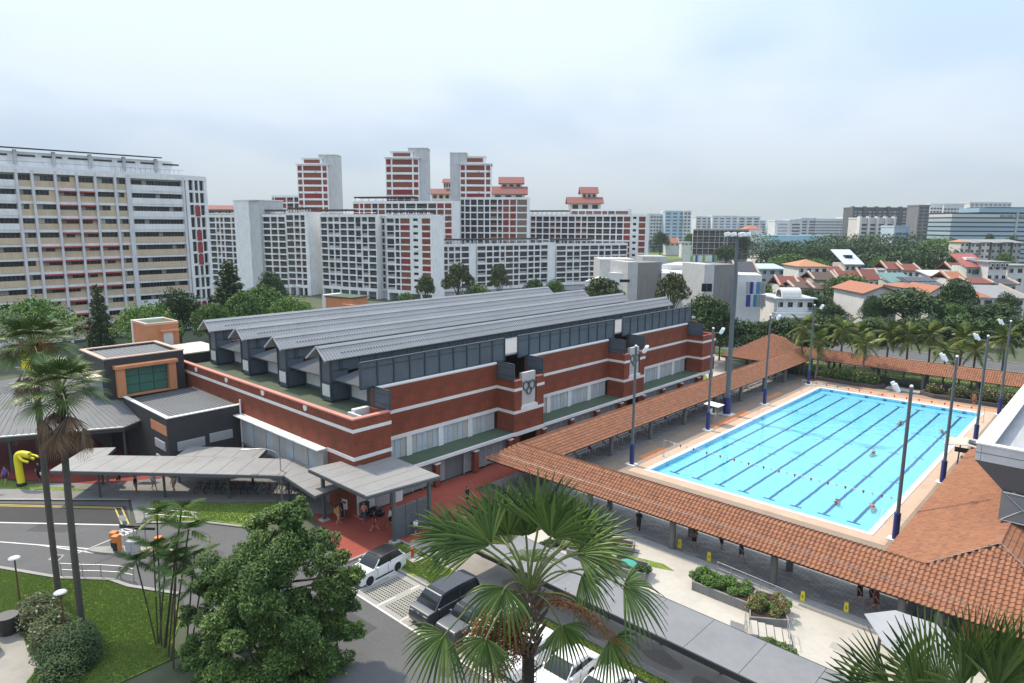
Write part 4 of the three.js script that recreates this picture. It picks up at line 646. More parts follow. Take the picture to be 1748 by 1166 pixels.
// ---------- plaza planters, steps, rails, signs ----------
{
  const wall = lin(0.23, 0.225, 0.22, { map: T.streak, roughness: 0.85 });
  const planter = (label, pts, h) => { const t = thing('stone_planter', label, 'planter'); mesh('planter_wall', prism(pts, 0, h, [inset(pts, 0.16)]), wall, t); mesh('soil', sheet(inset(pts, 0.15), h - 0.1), M.soil, t); return t; };
  planter('long low plaza planter filled with clipped green plants', [[14.0, 16.1], [14.75, 18.4], [18.85, 18.4], [18.5, 16.1]], 0.65);
  planter('end planter of the plaza with red leaved shrubs beside the steps', [[18.55, 16.1], [18.9, 18.4], [19.5, 19.7], [21.5, 18.3], [19.8, 15.8]], 0.55);
  planter('square soil planter holding a green cloth, on the plaza', [[8.75, 18.8], [8.95, 20.6], [11.9, 19.9], [11.3, 18.2]], 0.7);
  planter('empty brown soil planter nearest the hall on the plaza', [[4.6, 18.7], [5.5, 20.8], [8.3, 19.75], [7.2, 18.1]], 0.7);
  planter('small plaza planter beyond the two soil boxes', [[6.3, 16.6], [6.9, 17.9], [9.0, 17.0], [8.5, 15.9]], 0.6);
  const cl = thing('green_cloth', 'crumpled turquoise cloth lying on the planter soil', 'cloth', [10.2, 0.62, 19.2]); const g = new THREE.SphereGeometry(0.6, 16, 10); const p = g.attributes.position; for (let i = 0; i < p.count; i++) { const k = 0.8 + 0.5 * fbm(p.getX(i) * 3 + 4, p.getZ(i) * 3, 0, 3, 3); p.setXYZ(i, p.getX(i) * k * 1.2, Math.max(-0.02, p.getY(i) * 0.28 * k), p.getZ(i) * k * 0.8); } g.computeVertexNormals(); mesh('fabric', g, lin(0.05, 0.30, 0.25, { roughness: 0.9 }), cl);
  structure(mesh('plaza_lawn', sheet([[6.9, 17.6], [11.4, 16.5], [12.6, 16.9], [9.2, 18.2]], 0.012), M.grass));
  const st = thing('plaza_steps', 'short flight of pale steps between plaza planters', 'steps'); for (let k = 0; k < 5; k++) mesh('step', prism([[19.6 + k * 0.42, 19.9 - k * 0.25], [20.3 + k * 0.42, 21.3 - k * 0.25], [20.68 + k * 0.42, 21.08 - k * 0.25], [19.98 + k * 0.42, 19.68 - k * 0.25]], 0, 0.5 - k * 0.09), paleStone, st);
  const rail = (label, a, b, n) => { const t = thing('handrail', label, 'handrail'); const A = V(...a), B = V(...b); mesh('top_rail', bar(A.clone().setY(0.95), B.clone().setY(0.95), 0.022), M.galv, t); mesh('mid_rail', bar(A.clone().setY(0.5), B.clone().setY(0.5), 0.016), M.galv, t); for (let k = 0; k <= n; k++) { const q = A.clone().lerp(B, k / n); mesh('post', bar(q.clone().setY(0), q.clone().setY(0.95), 0.022), M.galv, t); } };
  rail('thin steel handrail along the walkway edge above the long plaza planter', [15, 0, 15.1], [20.6, 0, 15.6], 5); rail('steel handrail on the left of the plaza steps', [19.3, 0, 19.9], [20.1, 0, 21.4], 2); rail('steel handrail on the right of the plaza steps', [21.6, 0, 18.9], [22.3, 0, 20.3], 2);
  structure(mesh('tactile_strip', [sheet(rect(20.9, 27, 14.95, 15.25), 0.012), sheet([[18.4, 20.0], [19.3, 19.9], [19.9, 21.2], [18.9, 21.2]], 0.012), sheet([[21.0, 18.9], [21.7, 18.6], [22.8, 20.6], [22, 20.7]], 0.012)], M.darkConcrete));
  structure(mesh('drain_cover', [0, 1, 2].map((k) => sheet(rect(24.0 + k * 0.5, 24.47 + k * 0.5, 17.8, 18.6), 0.012)), lin(0.42, 0.40, 0.36, { map: T.grain })));
  const ym = lin(0.75, 0.60, 0.02, { roughness: 0.5 });
  const sgn = (x, z, ry, label) => { const t = thing('wet_floor_sign', label, 'floor sign', [x, 0, z], ry, 'yellow folding floor signs on the walkway'); for (const s of [-1, 1]) { const p = mesh('panel', slab(V(-0.16, 0, s * 0.2), V(0.16, 0, s * 0.2), V(0.11, 0.66, s * 0.03), V(-0.11, 0.66, s * 0.03), 0.02), ym, t); mesh('print', [bx(-0.07, 0.07, 0.30, 0.33, s * 0.135 - 0.015, s * 0.135 + 0.015), bx(-0.015, 0.015, 0.36, 0.48, s * 0.105 - 0.015, s * 0.105 + 0.015)], M.dark, p); } };
  sgn(13.6, 13.6, 0.5, 'yellow folding floor sign beside the pedestrians under the tiled roof'); sgn(20.9, 14.4, 0.2, 'yellow folding floor sign at the end of the plaza handrail'); sgn(23.5, 13.8, 0.3, 'yellow folding floor sign nearest the hexagonal shade'); sgn(10.9, 13.2, 0.4, 'yellow folding floor sign by the leftmost near column');
}
// ---------- drop-off furniture ----------
{
  const or = lin(0.62, 0.20, 0.05, { roughness: 0.5 });
  const isl = thing('barrier_island', 'raised kerb island of the car park barrier with yellow chevrons', 'traffic island', [-19.6, 0, 43.3], 0.71);
  const pts = []; for (let i = 0; i < 20; i++) { const a = i / 20 * Math.PI * 2; pts.push([Math.cos(a) * 3.4, Math.sin(a) * 0.65]); } mesh('kerb', prism(pts, 0, 0.15), M.kerb, isl); for (let k = 0; k < 5; k++) mesh('chevron', sheet([[0.4 + k * 0.5, -0.4], [0.65 + k * 0.5, -0.4], [0.95 + k * 0.5, 0], [0.65 + k * 0.5, 0.4], [0.4 + k * 0.5, 0.4], [0.7 + k * 0.5, 0]], 0.156), M.yellow, isl);
  const kiosk = (x, z, label) => { const t = thing('ticket_machine', label, 'ticket machine', [x, 0.15, z], 0.7); mesh('cabinet', rbox(0.42, 1.15, 0.42, 0.05, 0, 0.6, 0), M.dark, t); mesh('orange_cover', [rbox(0.5, 0.55, 0.5, 0.05, 0, 0.98, 0), box(0.05, 1.2, 0.5, 0.24, 0.6, 0)], or, t); return t; };
  kiosk(-21.0, 43.95, 'orange and black ticket machine at the rear of the barrier island'); kiosk(-20.2, 44.05, 'orange and black ticket machine at the front of the barrier island'); kiosk(-17.6, 41.9, 'orange ticket machine on the far exit side of the island');
  const ar = thing('car_park_barrier', 'white barrier arm lowered across the car park lane', 'barrier', [-20.5, 0, 44.0]); mesh('housing', rbox(0.3, 1.0, 0.3, 0.04, 0, 0.6, 0), M.steel, ar); mesh('boom', bar(V(0, 1.05, 0.1), V(0.6, 0.95, 3.1), 0.05, 6, 0.035), M.whiteClean, ar);
  const cab = thing('control_cabinet', 'grey control cabinet standing on the barrier island', 'cabinet', [-19.2, 0.15, 43.2], 0.7); mesh('body', rbox(0.9, 0.85, 0.5, 0.03, 0, 0.43, 0), M.louvre, cab); mesh('door_seam', bx(-0.01, 0.01, 0.05, 0.8, 0.25, 0.262), M.steel, cab);
  const hb = (x, z, ry, label) => { const t = thing('height_bar', label, 'height bar', [x, 0, z], ry); mesh('beam', box(1.6, 0.2, 0.1, 0, 1.85, 0), M.blackMetal, t); mesh('post', cyl(0.05, 0.05, 1.9, 0, 0, 0, 8), M.galv, t); }; hb(-19.8, 42.9, 0.7, 'black height limit bar above the rear of the island'); hb(-18.8, 42.4, 0.7, 'black and red height limit bar above the front of the island');
  const sp = thing('sign_post', 'thin signpost with two small plates on the barrier island', 'sign', [-19.8, 0.15, 43.55]); mesh('pole', cyl(0.03, 0.03, 2.9, 0, 0, 0, 8), M.galv, sp); mesh('plate', box(0.55, 0.4, 0.03, 0, 2.6, 0.03, 0.7), M.whiteClean, sp); mesh('plate', box(0.6, 0.3, 0.03, 0, 1.95, 0.03, 0.7), lin(0.03, 0.05, 0.1), sp);
  const pip = (pts, label, h = 0.95) => { const t = thing('pipe_railing', label, 'railing'); for (let i = 0; i + 1 < pts.length; i++) { const A = V(pts[i][0], 0, pts[i][1]), B = V(pts[i + 1][0], 0, pts[i + 1][1]); for (const y of [h, h * 0.5]) mesh('rail', bar(A.clone().setY(y), B.clone().setY(y), 0.04), M.galv, t); mesh('post', bar(A, A.clone().setY(h), 0.04), M.galv, t); if (i + 2 === pts.length) mesh('post', bar(B, B.clone().setY(h), 0.04), M.galv, t); } };
  pip([[-19.2, 48.0], [-17.9, 47.0], [-16.9, 46.1], [-15.7, 45.2], [-14.6, 44.7]], 'galvanised pipe railing along the lawn edge kerb'); pip([[-25.1, 40.4], [-23.2, 39.1], [-20.9, 37.6]], 'pipe railing with pale top at the edge of the round lawn');
  const tub = thing('inflatable_tube_figure', 'tall yellow inflatable tube figure bending over beside the court', 'inflatable', [-41.5, 0, 45.8], 0.75);
  const ym = lin(0.72, 0.62, 0.02, { roughness: 0.45 });
  mesh('blower', cyl(0.42, 0.4, 0.35, 0, 0, 0, 12), M.dark, tub); mesh('body', [tube([V(0, 0.3, 0), V(-0.05, 1.2, 0), V(-0.08, 2.2, 0), V(-0.08, 2.75, 0), V(0.02, 3.1, 0), V(0.4, 3.22, 0), V(0.95, 3.12, 0)], 0.33, 28, 12), new THREE.SphereGeometry(0.33, 12, 8).translate(0.95, 3.12, 0)], ym, tub);
  for (const s of [-1, 1]) mesh('arm', tube([V(0.25, 3.1, s * 0.3), V(0.7, 2.75, s * 0.45), V(1.2, 2.55, s * 0.4)], 0.13, 10, 8), ym, tub); mesh('hair', tube([V(1.3, 3.15, 0), V(1.7, 3.05, 0), V(2.0, 2.95, 0.1)], 0.1, 8, 6), ym, tub); mesh('eye', [new THREE.SphereGeometry(0.08, 8, 6).translate(1.22, 3.3, 0.2), new THREE.SphereGeometry(0.08, 8, 6).translate(1.22, 3.3, -0.2)], M.dark, tub); mesh('mouth', tube([V(1.34, 3.05, -0.2), V(1.37, 2.98, 0), V(1.34, 3.05, 0.2)], 0.03, 8, 5), M.dark, tub);
  const lamp = (x, z, h, label) => { const t = thing('garden_lamp', label, 'lamp post', [x, 0, z]); mesh('pole', cyl(0.055, 0.05, h, 0, 0, 0, 10), lin(0.12, 0.05, 0.03), t); mesh('lamp_disc', [cyl(0.05, 0.36, 0.06, 0, h, 0, 20), cyl(0.36, 0.30, 0.06, 0, h + 0.06, 0, 20)], lin(0.50, 0.55, 0.58, { roughness: 0.3 }), t); };
  lamp(-17.5, 50.85, 3.0, 'disc topped garden lamp nearer the road by the left palms'); lamp(-9.95, 50.05, 3.2, 'disc topped garden lamp among the shrubs by the terrace');
  const sl = thing('street_lamp', 'curved arm street lamp in front of the zigzag canopy', 'street lamp', [-19.95, 0, 30.4]); mesh('pole', cyl(0.08, 0.055, 4.2, 0, 0, 0, 10), M.galv, sl); mesh('arm', tube([V(0, 4.1, 0), V(-0.25, 4.7, 0.25), V(-1.0, 5.05, 1.0), V(-1.9, 5.0, 1.9)], 0.045, 16, 6), M.galv, sl); mesh('lantern', rbox(0.75, 0.12, 0.28, 0.04, 0, 0, 0).rotateY(0.78).translate(-2.15, 4.98, 2.15), lin(0.7, 0.72, 0.74), sl);
  const s2 = thing('street_lamp', 'street lamp arm entering at the left edge over the court', 'street lamp', [-46.5, 0, 49.6]); mesh('pole', cyl(0.09, 0.06, 5.0, 0, 0, 0, 10), M.galv, s2); mesh('arm', tube([V(0, 4.9, 0), V(0.6, 5.3, -0.5), V(1.8, 5.5, -1.5)], 0.045, 12, 6), M.galv, s2); mesh('lantern', rbox(0.75, 0.12, 0.3, 0.04).rotateY(0.7).translate(2.1, 5.5, -1.7), lin(0.7, 0.72, 0.74), s2);
  const ys = thing('yellow_banner_sign', 'yellow banner sign on two white posts behind the court roof', 'sign', [-60.5, 0, 40.4], 0.9); mesh('post', bar(V(-0.55, 0, 0), V(-0.55, 9.0, 0), 0.06), M.whiteClean, ys); mesh('post', bar(V(0.55, 0, 0), V(0.55, 9.0, 0), 0.06), M.whiteClean, ys); mesh('banner', bx(-0.75, 0.75, 7.7, 9.9, -0.06, 0.06), ym, ys); mesh('print', [[8.5, 0.5], [8.8, 0.4], [9.1, 0.5], [9.4, 0.35]].map(([y, w]) => bx(-w, w, y, y + 0.12, 0.06, 0.075)), lin(0.25, 0.22, 0.0), ys);
  const hy = thing('fire_hydrant', 'red fire hydrant on a concrete pad in the grass strip', 'hydrant', [-3.0, 0, 28.9]); mesh('pad', bx(-0.75, 0.75, 0, 0.08, -0.5, 0.5), M.pave, hy); const rd = lin(0.42, 0.07, 0.03, { roughness: 0.5 }); mesh('barrel', [cyl(0.13, 0.11, 0.62, 0, 0.08, 0, 12), new THREE.SphereGeometry(0.13, 12, 8).translate(0, 0.72, 0)], rd, hy); for (const s of [-1, 1]) mesh('outlet', cyl(0.06, 0.06, 0.14, 0, 0, 0, 8).rotateZ(-s * Math.PI / 2).translate(s * 0.1, 0.5, 0), rd, hy);
  structure(mesh('gutter_grate', [sheet(rect(-0.6, 0.7, 30.2, 30.72), 0.02)], M.darkConcrete));
  for (const [x, z, r, l] of [[-13.6, 52.2, 0.62, 'round dark drum table on the terrace by the hedge'], [-12.2, 53.4, 0.55, 'second round dark drum table cut by the left edge']]) { const t = thing('drum_table', l, 'table', [x, 0, z]); mesh('drum', [cyl(r * 0.9, r, 1.0, 0, 0.12, 0, 24)], lin(0.03, 0.028, 0.028, { roughness: 0.6 }), t); mesh('top', cyl(r, r, 0.05, 0, 1.12, 0, 24), lin(0.07, 0.065, 0.065, { roughness: 0.4 }), t); for (let k = 0; k < 3; k++) mesh('foot', cyl(0.05, 0.05, 0.13, Math.cos(k * 2.1) * r * 0.7, 0, Math.sin(k * 2.1) * r * 0.7, 8), M.steel, t); }
  const bi = thing('wheeled_bin', 'dark green wheeled bin with black bags beside the entrance', 'bin', [-12.3, 0, 26.9]); mesh('body', rbox(0.9, 1.0, 0.75, 0.06, 0, 0.6, 0), lin(0.02, 0.035, 0.025), bi); mesh('lid', rbox(0.98, 0.1, 0.82, 0.04, 0, 1.15, 0), lin(0.02, 0.04, 0.03), bi); for (const s of [-1, 1]) mesh('wheel', cyl(0.12, 0.12, 0.06, 0, 0, 0, 10).rotateZ(Math.PI / 2).translate(s * 0.42, 0.12, 0.3), M.dark, bi);
  const bag = thing('rubbish_bag', 'pile of black rubbish bags next to the wheeled bin', 'bag', [-11.6, 0, 26.2]); for (const [x, z, s] of [[0, 0, 0.5], [0.6, -0.2, 0.42], [0.25, 0.35, 0.4]]) mesh('bag', new THREE.SphereGeometry(s, 12, 8).scale(1, 0.75, 1).translate(x, s * 0.7, z), lin(0.015, 0.015, 0.017, { roughness: 0.35 }), bag);
  const bd = thing('notice_board', 'tilted white framed board standing on the grass under the zigzag canopy', 'board', [-34.3, 0, 37.2], 0.75); mesh('frame', [slab(V(-0.9, 0.9, 0.5), V(0.9, 0.9, 0.5), V(0.9, 1.4, -0.4), V(-0.9, 1.4, -0.4), 0.06)], M.whiteClean, bd); mesh('picture', slab(V(-0.7, 0.99, 0.4), V(0.7, 0.99, 0.4), V(0.7, 1.33, -0.26), V(-0.7, 1.33, -0.26), 0.03), M.darkConcrete, bd); for (const s of [-0.8, 0.8]) mesh('leg', bar(V(s, 0, 0), V(s, 1.1, 0), 0.04), M.galv, bd);
  const pb = thing('poster_stand', 'white poster stand near the hall corner door', 'sign', [-13.1, 0, 28.3], 0.3); mesh('panel', bx(-0.35, 0.35, 0.7, 1.6, -0.02, 0.02), M.whiteClean, pb); mesh('print', bx(-0.25, 0.25, 1.2, 1.45, 0.02, 0.03), lin(0.4, 0.15, 0.12), pb); mesh('leg', bar(V(0, 0, 0), V(0, 0.7, 0), 0.03), M.galv, pb);
}
// ---------- bicycles under the zigzag canopy ----------
{
  const tyre = lin(0.015, 0.015, 0.015), fr = [lin(0.25, 0.03, 0.03), lin(0.03, 0.05, 0.15), lin(0.05, 0.05, 0.05), lin(0.3, 0.3, 0.3)];
  const whats = ['dark red', 'navy blue', 'black', 'silver'];
  for (let k = 0; k < 12; k++) {
    const x = -27.8 + k * 0.62, z = 34.6 - k * 0.56, m = fr[k % 4];
    const t = thing('bicycle', whats[k % 4] + ' bicycle parked under the zigzag canopy, number ' + ['one', 'two', 'three', 'four', 'five', 'six', 'seven', 'eight', 'nine', 'ten', 'eleven', 'twelve'][k] + ' from the left', 'bicycle', [x, 0, z], 2.3 + rr(-0.2, 0.2), 'bicycles in the rack under the canopy');
    for (const s of [-0.52, 0.52]) { const w = mesh('wheel', new THREE.TorusGeometry(0.32, 0.03, 6, 18).translate(s, 0.34, 0), tyre, t); mesh('rim', new THREE.TorusGeometry(0.28, 0.012, 4, 18).translate(s, 0.34, 0), M.galv, w); }
    mesh('frame', [bar(V(-0.52, 0.34, 0), V(-0.15, 0.75, 0), 0.02), bar(V(-0.15, 0.75, 0), V(0.4, 0.78, 0), 0.02), bar(V(0.4, 0.78, 0), V(0.0, 0.32, 0), 0.02), bar(V(-0.15, 0.75, 0), V(0.0, 0.32, 0), 0.02), bar(V(-0.52, 0.34, 0), V(0, 0.32, 0), 0.018), bar(V(0.52, 0.34, 0), V(0.38, 0.95, 0), 0.02)], m, t);
    mesh('saddle', rbox(0.25, 0.06, 0.14, 0.02, -0.18, 0.9, 0), M.dark, t); mesh('handlebar', [bar(V(0.38, 0.98, -0.28), V(0.38, 0.98, 0.28), 0.015)], M.dark, t);
  }
}
// ---------- cars ----------
function car(name, label, pos, ry, o) {
  const t = thing(name, label, o.cat || 'car', pos, ry, 'cars parked in the bays');
  const L = o.L, W = o.W, H = o.H, P = o.paint;
  // side profile, nose at +x
  const body = new THREE.Shape(); const b0 = 0.22, belt = o.belt;
  body.moveTo(-L / 2 + 0.05, b0); body.lineTo(L / 2 - 0.12, b0); body.quadraticCurveTo(L / 2, b0 + 0.05, L / 2, b0 + 0.3); body.quadraticCurveTo(L / 2 - 0.02, o.hood - 0.12, L / 2 - 0.18, o.hood - 0.05); body.quadraticCurveTo(L / 2 - 0.5, o.hood + 0.02, o.cowl, belt); body.lineTo(-L / 2 + 0.12, belt + 0.03); body.quadraticCurveTo(-L / 2, belt, -L / 2, belt - 0.2); body.lineTo(-L / 2, b0 + 0.25); body.quadraticCurveTo(-L / 2, b0, -L / 2 + 0.05, b0);
  for (const x of [o.fx, o.rx]) { const h = new THREE.Path(); h.absarc(x, 0.33, 0.39, 0, Math.PI * 2); body.holes.push(h); }
  const taper = (g, amt) => { const p = g.attributes.position; for (let i = 0; i < p.count; i++) { const y = p.getY(i), x = p.getX(i); const k = 1 - amt * Math.max(0, y - belt) - 0.10 * Math.pow(Math.abs(x) / (L / 2), 4); p.setZ(i, p.getZ(i) * k); } g.computeVertexNormals(); return g; };
  const ex = (s, w, bev = 0.05) => new THREE.ExtrudeGeometry(s, { depth: w - 2 * bev, bevelEnabled: true, bevelSize: bev, bevelThickness: bev, bevelSegments: 3, curveSegments: 14 }).translate(0, 0, -(w - 2 * bev) / 2);
  mesh('body', taper(ex(body, W), 0), P, t);
  const cab = new THREE.Shape(); cab.moveTo(o.cowl, belt - 0.02); cab.quadraticCurveTo((o.cowl + o.wt) / 2 + 0.08, (belt + H) / 2 + 0.06, o.wt, H - 0.05); cab.quadraticCurveTo(o.wt - 0.3, H, (o.wt + o.rt) / 2, H); cab.quadraticCurveTo(o.rt + 0.3, H, o.rt, H - 0.08); cab.lineTo(o.rb, belt - 0.02);
  mesh('cabin_glass', taper(ex(cab, W - 0.14, 0.05), 0.24), lin(0.018, 0.024, 0.028, { roughness: 0.06 }), t);
  // roof skin and pillars
  const rf = new THREE.Shape(); const th = 0.07; rf.moveTo(o.wt + 0.08, H - 0.08); rf.quadraticCurveTo(o.wt - 0.3, H + 0.02, (o.wt + o.rt) / 2, H + 0.025); rf.quadraticCurveTo(o.rt + 0.3, H + 0.02, o.rt - 0.06, H - 0.07); rf.lineTo(o.rt, H - 0.07 - th); rf.lineTo(o.wt, H - 0.07 - th * 0.5);
  mesh('roof', taper(ex(rf, W - 0.12, 0.05), 0.22), o.roof || P, t);
  const yT = H - 0.07, wB = (W - 0.14) / 2, wT = wB * (1 - 0.24 * (yT - belt)) ;
  for (const s of [-1, 1]) for (const [xb, xt] of [[o.cowl, o.wt + 0.04], [(o.cowl + o.rb) / 2 - 0.05, (o.wt + o.rt) / 2 - 0.05], [o.rb, o.rt]]) mesh('pillar', bar(V(xb, belt - 0.02, s * (wB + 0.0)), V(xt, yT, s * (wT + 0.01)), 0.05, 6), xb === o.cowl || xb === o.rb ? P : M.dark, t);
  for (const s of [-1, 1]) { mesh('mirror', rbox(0.16, 0.14, 0.2, 0.04, o.cowl - 0.25, belt + 0.1, s * (W / 2 + 0.08)), P, t); mesh('headlight', rbox(0.28, 0.13, 0.42, 0.05, L / 2 - 0.15, o.hood - 0.2, s * (W / 2 - 0.33)), lin(0.65, 0.68, 0.7, { roughness: 0.08, metalness: 0.3 }), t); mesh('tail_light', rbox(0.1, 0.2, 0.3, 0.03, -L / 2 + 0.03, belt - 0.15, s * (W / 2 - 0.27)), lin(0.3, 0.015, 0.015, { roughness: 0.2 }), t); mesh('door_seam', [bx(o.cowl - 0.32, o.cowl - 0.305, b0 + 0.12, belt - 0.02, s * (W / 2 - 0.003) - 0.008, s * (W / 2 - 0.003) + 0.008), bx(-0.35, -0.335, b0 + 0.12, belt - 0.02, s * (W / 2 - 0.003) - 0.008, s * (W / 2 - 0.003) + 0.008)], M.dark, t); mesh('door_handle', [rbox(0.2, 0.035, 0.04, 0.015, -0.15, belt - 0.12, s * (W / 2 + 0.01))], P, t); mesh('sill_trim', bx(o.rx + 0.45, o.fx - 0.45, b0 - 0.02, b0 + 0.1, s * (W / 2 - 0.02) - 0.03, s * (W / 2 - 0.02) + 0.03), M.dark, t); }
  mesh('grille', rbox(0.06, 0.2, W * 0.5, 0.02, L / 2 - 0.01, o.hood - 0.32, 0), M.dark, t); mesh('number_plate', bx(L / 2 + 0.005, L / 2 + 0.025, 0.36, 0.47, -0.26, 0.26), M.dark, t); mesh('bumper_intake', rbox(0.05, 0.13, W * 0.62, 0.02, L / 2 - 0.012, 0.33, 0), M.dark, t); if (o.badge) mesh('badge', cyl(0.09, 0.09, 0.02, 0, 0, 0, 14).rotateZ(-Math.PI / 2).translate(L / 2 - 0.02, o.hood - 0.16, 0), M.galv, t);
  const wg = new THREE.CylinderGeometry(0.325, 0.325, 0.22, 20).rotateX(Math.PI / 2), rg = new THREE.CylinderGeometry(0.21, 0.21, 0.235, 14).rotateX(Math.PI / 2);
  for (const x of [o.fx, o.rx]) for (const s of [-1, 1]) { const w = shared('wheel', wg, lin(0.015, 0.015, 0.016, { roughness: 0.85 }), t, V(x, 0.325, s * (W / 2 - 0.13))); shared('rim', rg, o.rim || lin(0.35, 0.35, 0.36, { metalness: 0.7, roughness: 0.35 }), w, V(0, 0, 0)); mesh('wheel_hub', Array.from({ length: 5 }, (_, i) => { const a = i * 1.257; return bar(V(0, 0, s * 0.12), V(Math.cos(a) * 0.2, Math.sin(a) * 0.2, s * 0.12), 0.022, 4); }), M.dark, w); }
  mesh('wiper', [bar(V(o.cowl - 0.02, belt + 0.02, 0.1), V((o.cowl + o.wt) / 2 + 0.06, (belt + H) / 2 - 0.12, 0.5), 0.012, 4)], M.dark, t);
  return t;
}
{
  const ph = (r, g, b, o = {}) => { const m = new THREE.MeshPhysicalMaterial({ clearcoat: 1, clearcoatRoughness: 0.05, roughness: 0.35, ...o }); m.color.setRGB(r, g, b); return m; };
  const whiteP = ph(0.78, 0.78, 0.78), navy = ph(0.025, 0.03, 0.042, { metalness: 0.4 }), grey = ph(0.09, 0.095, 0.10, { metalness: 0.6 }), black = ph(0.012, 0.012, 0.014);
  const ry = -Math.PI / 2; // noses towards +z
  car('suv', 'white compact car with a black roof parked alone nearest the red pavement', [-2.95, 0.02, 32.25], ry + 0.09, { L: 4.3, W: 1.78, H: 1.58, belt: 0.98, hood: 0.98, cowl: 0.95, wt: 0.3, rt: -1.55, rb: -2.0, fx: 1.33, rx: -1.28, paint: whiteP, roof: black, rim: M.dark });
  car('minivan', 'two tone navy and grey van with a round badge on its nose', [4.35, 0.02, 32.0], ry, { cat: 'van', L: 4.75, W: 1.98, H: 1.93, belt: 1.12, hood: 1.10, cowl: 1.75, wt: 0.95, rt: -2.05, rb: -2.3, fx: 1.5, rx: -1.5, paint: grey, roof: navy, badge: true });
  car('estate_car', 'dark grey car with a shining windscreen between the navy van and white cars', [6.85, 0.02, 32.1], ry, { L: 4.6, W: 1.84, H: 1.66, belt: 1.02, hood: 1.0, cowl: 1.05, wt: 0.4, rt: -1.75, rb: -2.15, fx: 1.4, rx: -1.4, paint: grey, roof: black });
  car('white_van', 'white van behind the palm fronds, next to the dark grey car', [9.35, 0.02, 32.0], ry, { cat: 'van', L: 4.7, W: 1.85, H: 1.85, belt: 1.1, hood: 1.1, cowl: 1.7, wt: 1.0, rt: -2.1, rb: -2.3, fx: 1.5, rx: -1.45, paint: whiteP });
  car('hatchback', 'white hatchback half hidden by orange palm fruit', [11.85, 0.02, 32.2], ry, { L: 4.1, W: 1.75, H: 1.53, belt: 0.95, hood: 0.93, cowl: 0.95, wt: 0.35, rt: -1.5, rb: -1.9, fx: 1.25, rx: -1.25, paint: whiteP });
  car('sedan', 'white saloon behind the palm trunk', [14.4, 0.02, 32.2], ry, { L: 4.6, W: 1.8, H: 1.47, belt: 0.93, hood: 0.9, cowl: 0.85, wt: 0.2, rt: -1.2, rb: -1.85, fx: 1.4, rx: -1.35, paint: whiteP });
  car('sedan', 'white saloon at the bottom edge right of the palm trunk', [16.9, 0.02, 32.3], ry, { L: 4.6, W: 1.8, H: 1.47, belt: 0.93, hood: 0.9, cowl: 0.85, wt: 0.2, rt: -1.2, rb: -1.85, fx: 1.4, rx: -1.35, paint: whiteP });
  car('hatchback', 'white car showing through the gaps of the big leafy tree', [-5.2, 0.02, 40.4], ry + 0.5, { L: 4.1, W: 1.75, H: 1.53, belt: 0.95, hood: 0.93, cowl: 0.95, wt: 0.35, rt: -1.5, rb: -1.9, fx: 1.25, rx: -1.25, paint: whiteP });
}
{
  const t = thing('reserved_board', 'dark reserved parking board at the end of a bay under the palm', 'sign', [18.3, 0, 30.3]); mesh('panel', slab(V(-0.55, 0.35, 0.1), V(0.55, 0.35, 0.1), V(0.55, 1.05, -0.1), V(-0.55, 1.05, -0.1), 0.05), M.dark, t); mesh('print', [slab(V(-0.35, 0.82, -0.015), V(0.35, 0.82, -0.015), V(0.35, 0.92, -0.045), V(-0.35, 0.92, -0.045), 0.005), slab(V(-0.42, 0.6, 0.05), V(0.42, 0.6, 0.05), V(0.42, 0.7, 0.02), V(-0.42, 0.7, 0.02), 0.005)], M.whiteClean, t); for (const s of [-0.4, 0.4]) mesh('leg', bar(V(s, 0, 0), V(s, 0.5, 0), 0.03), M.galv, t);
}
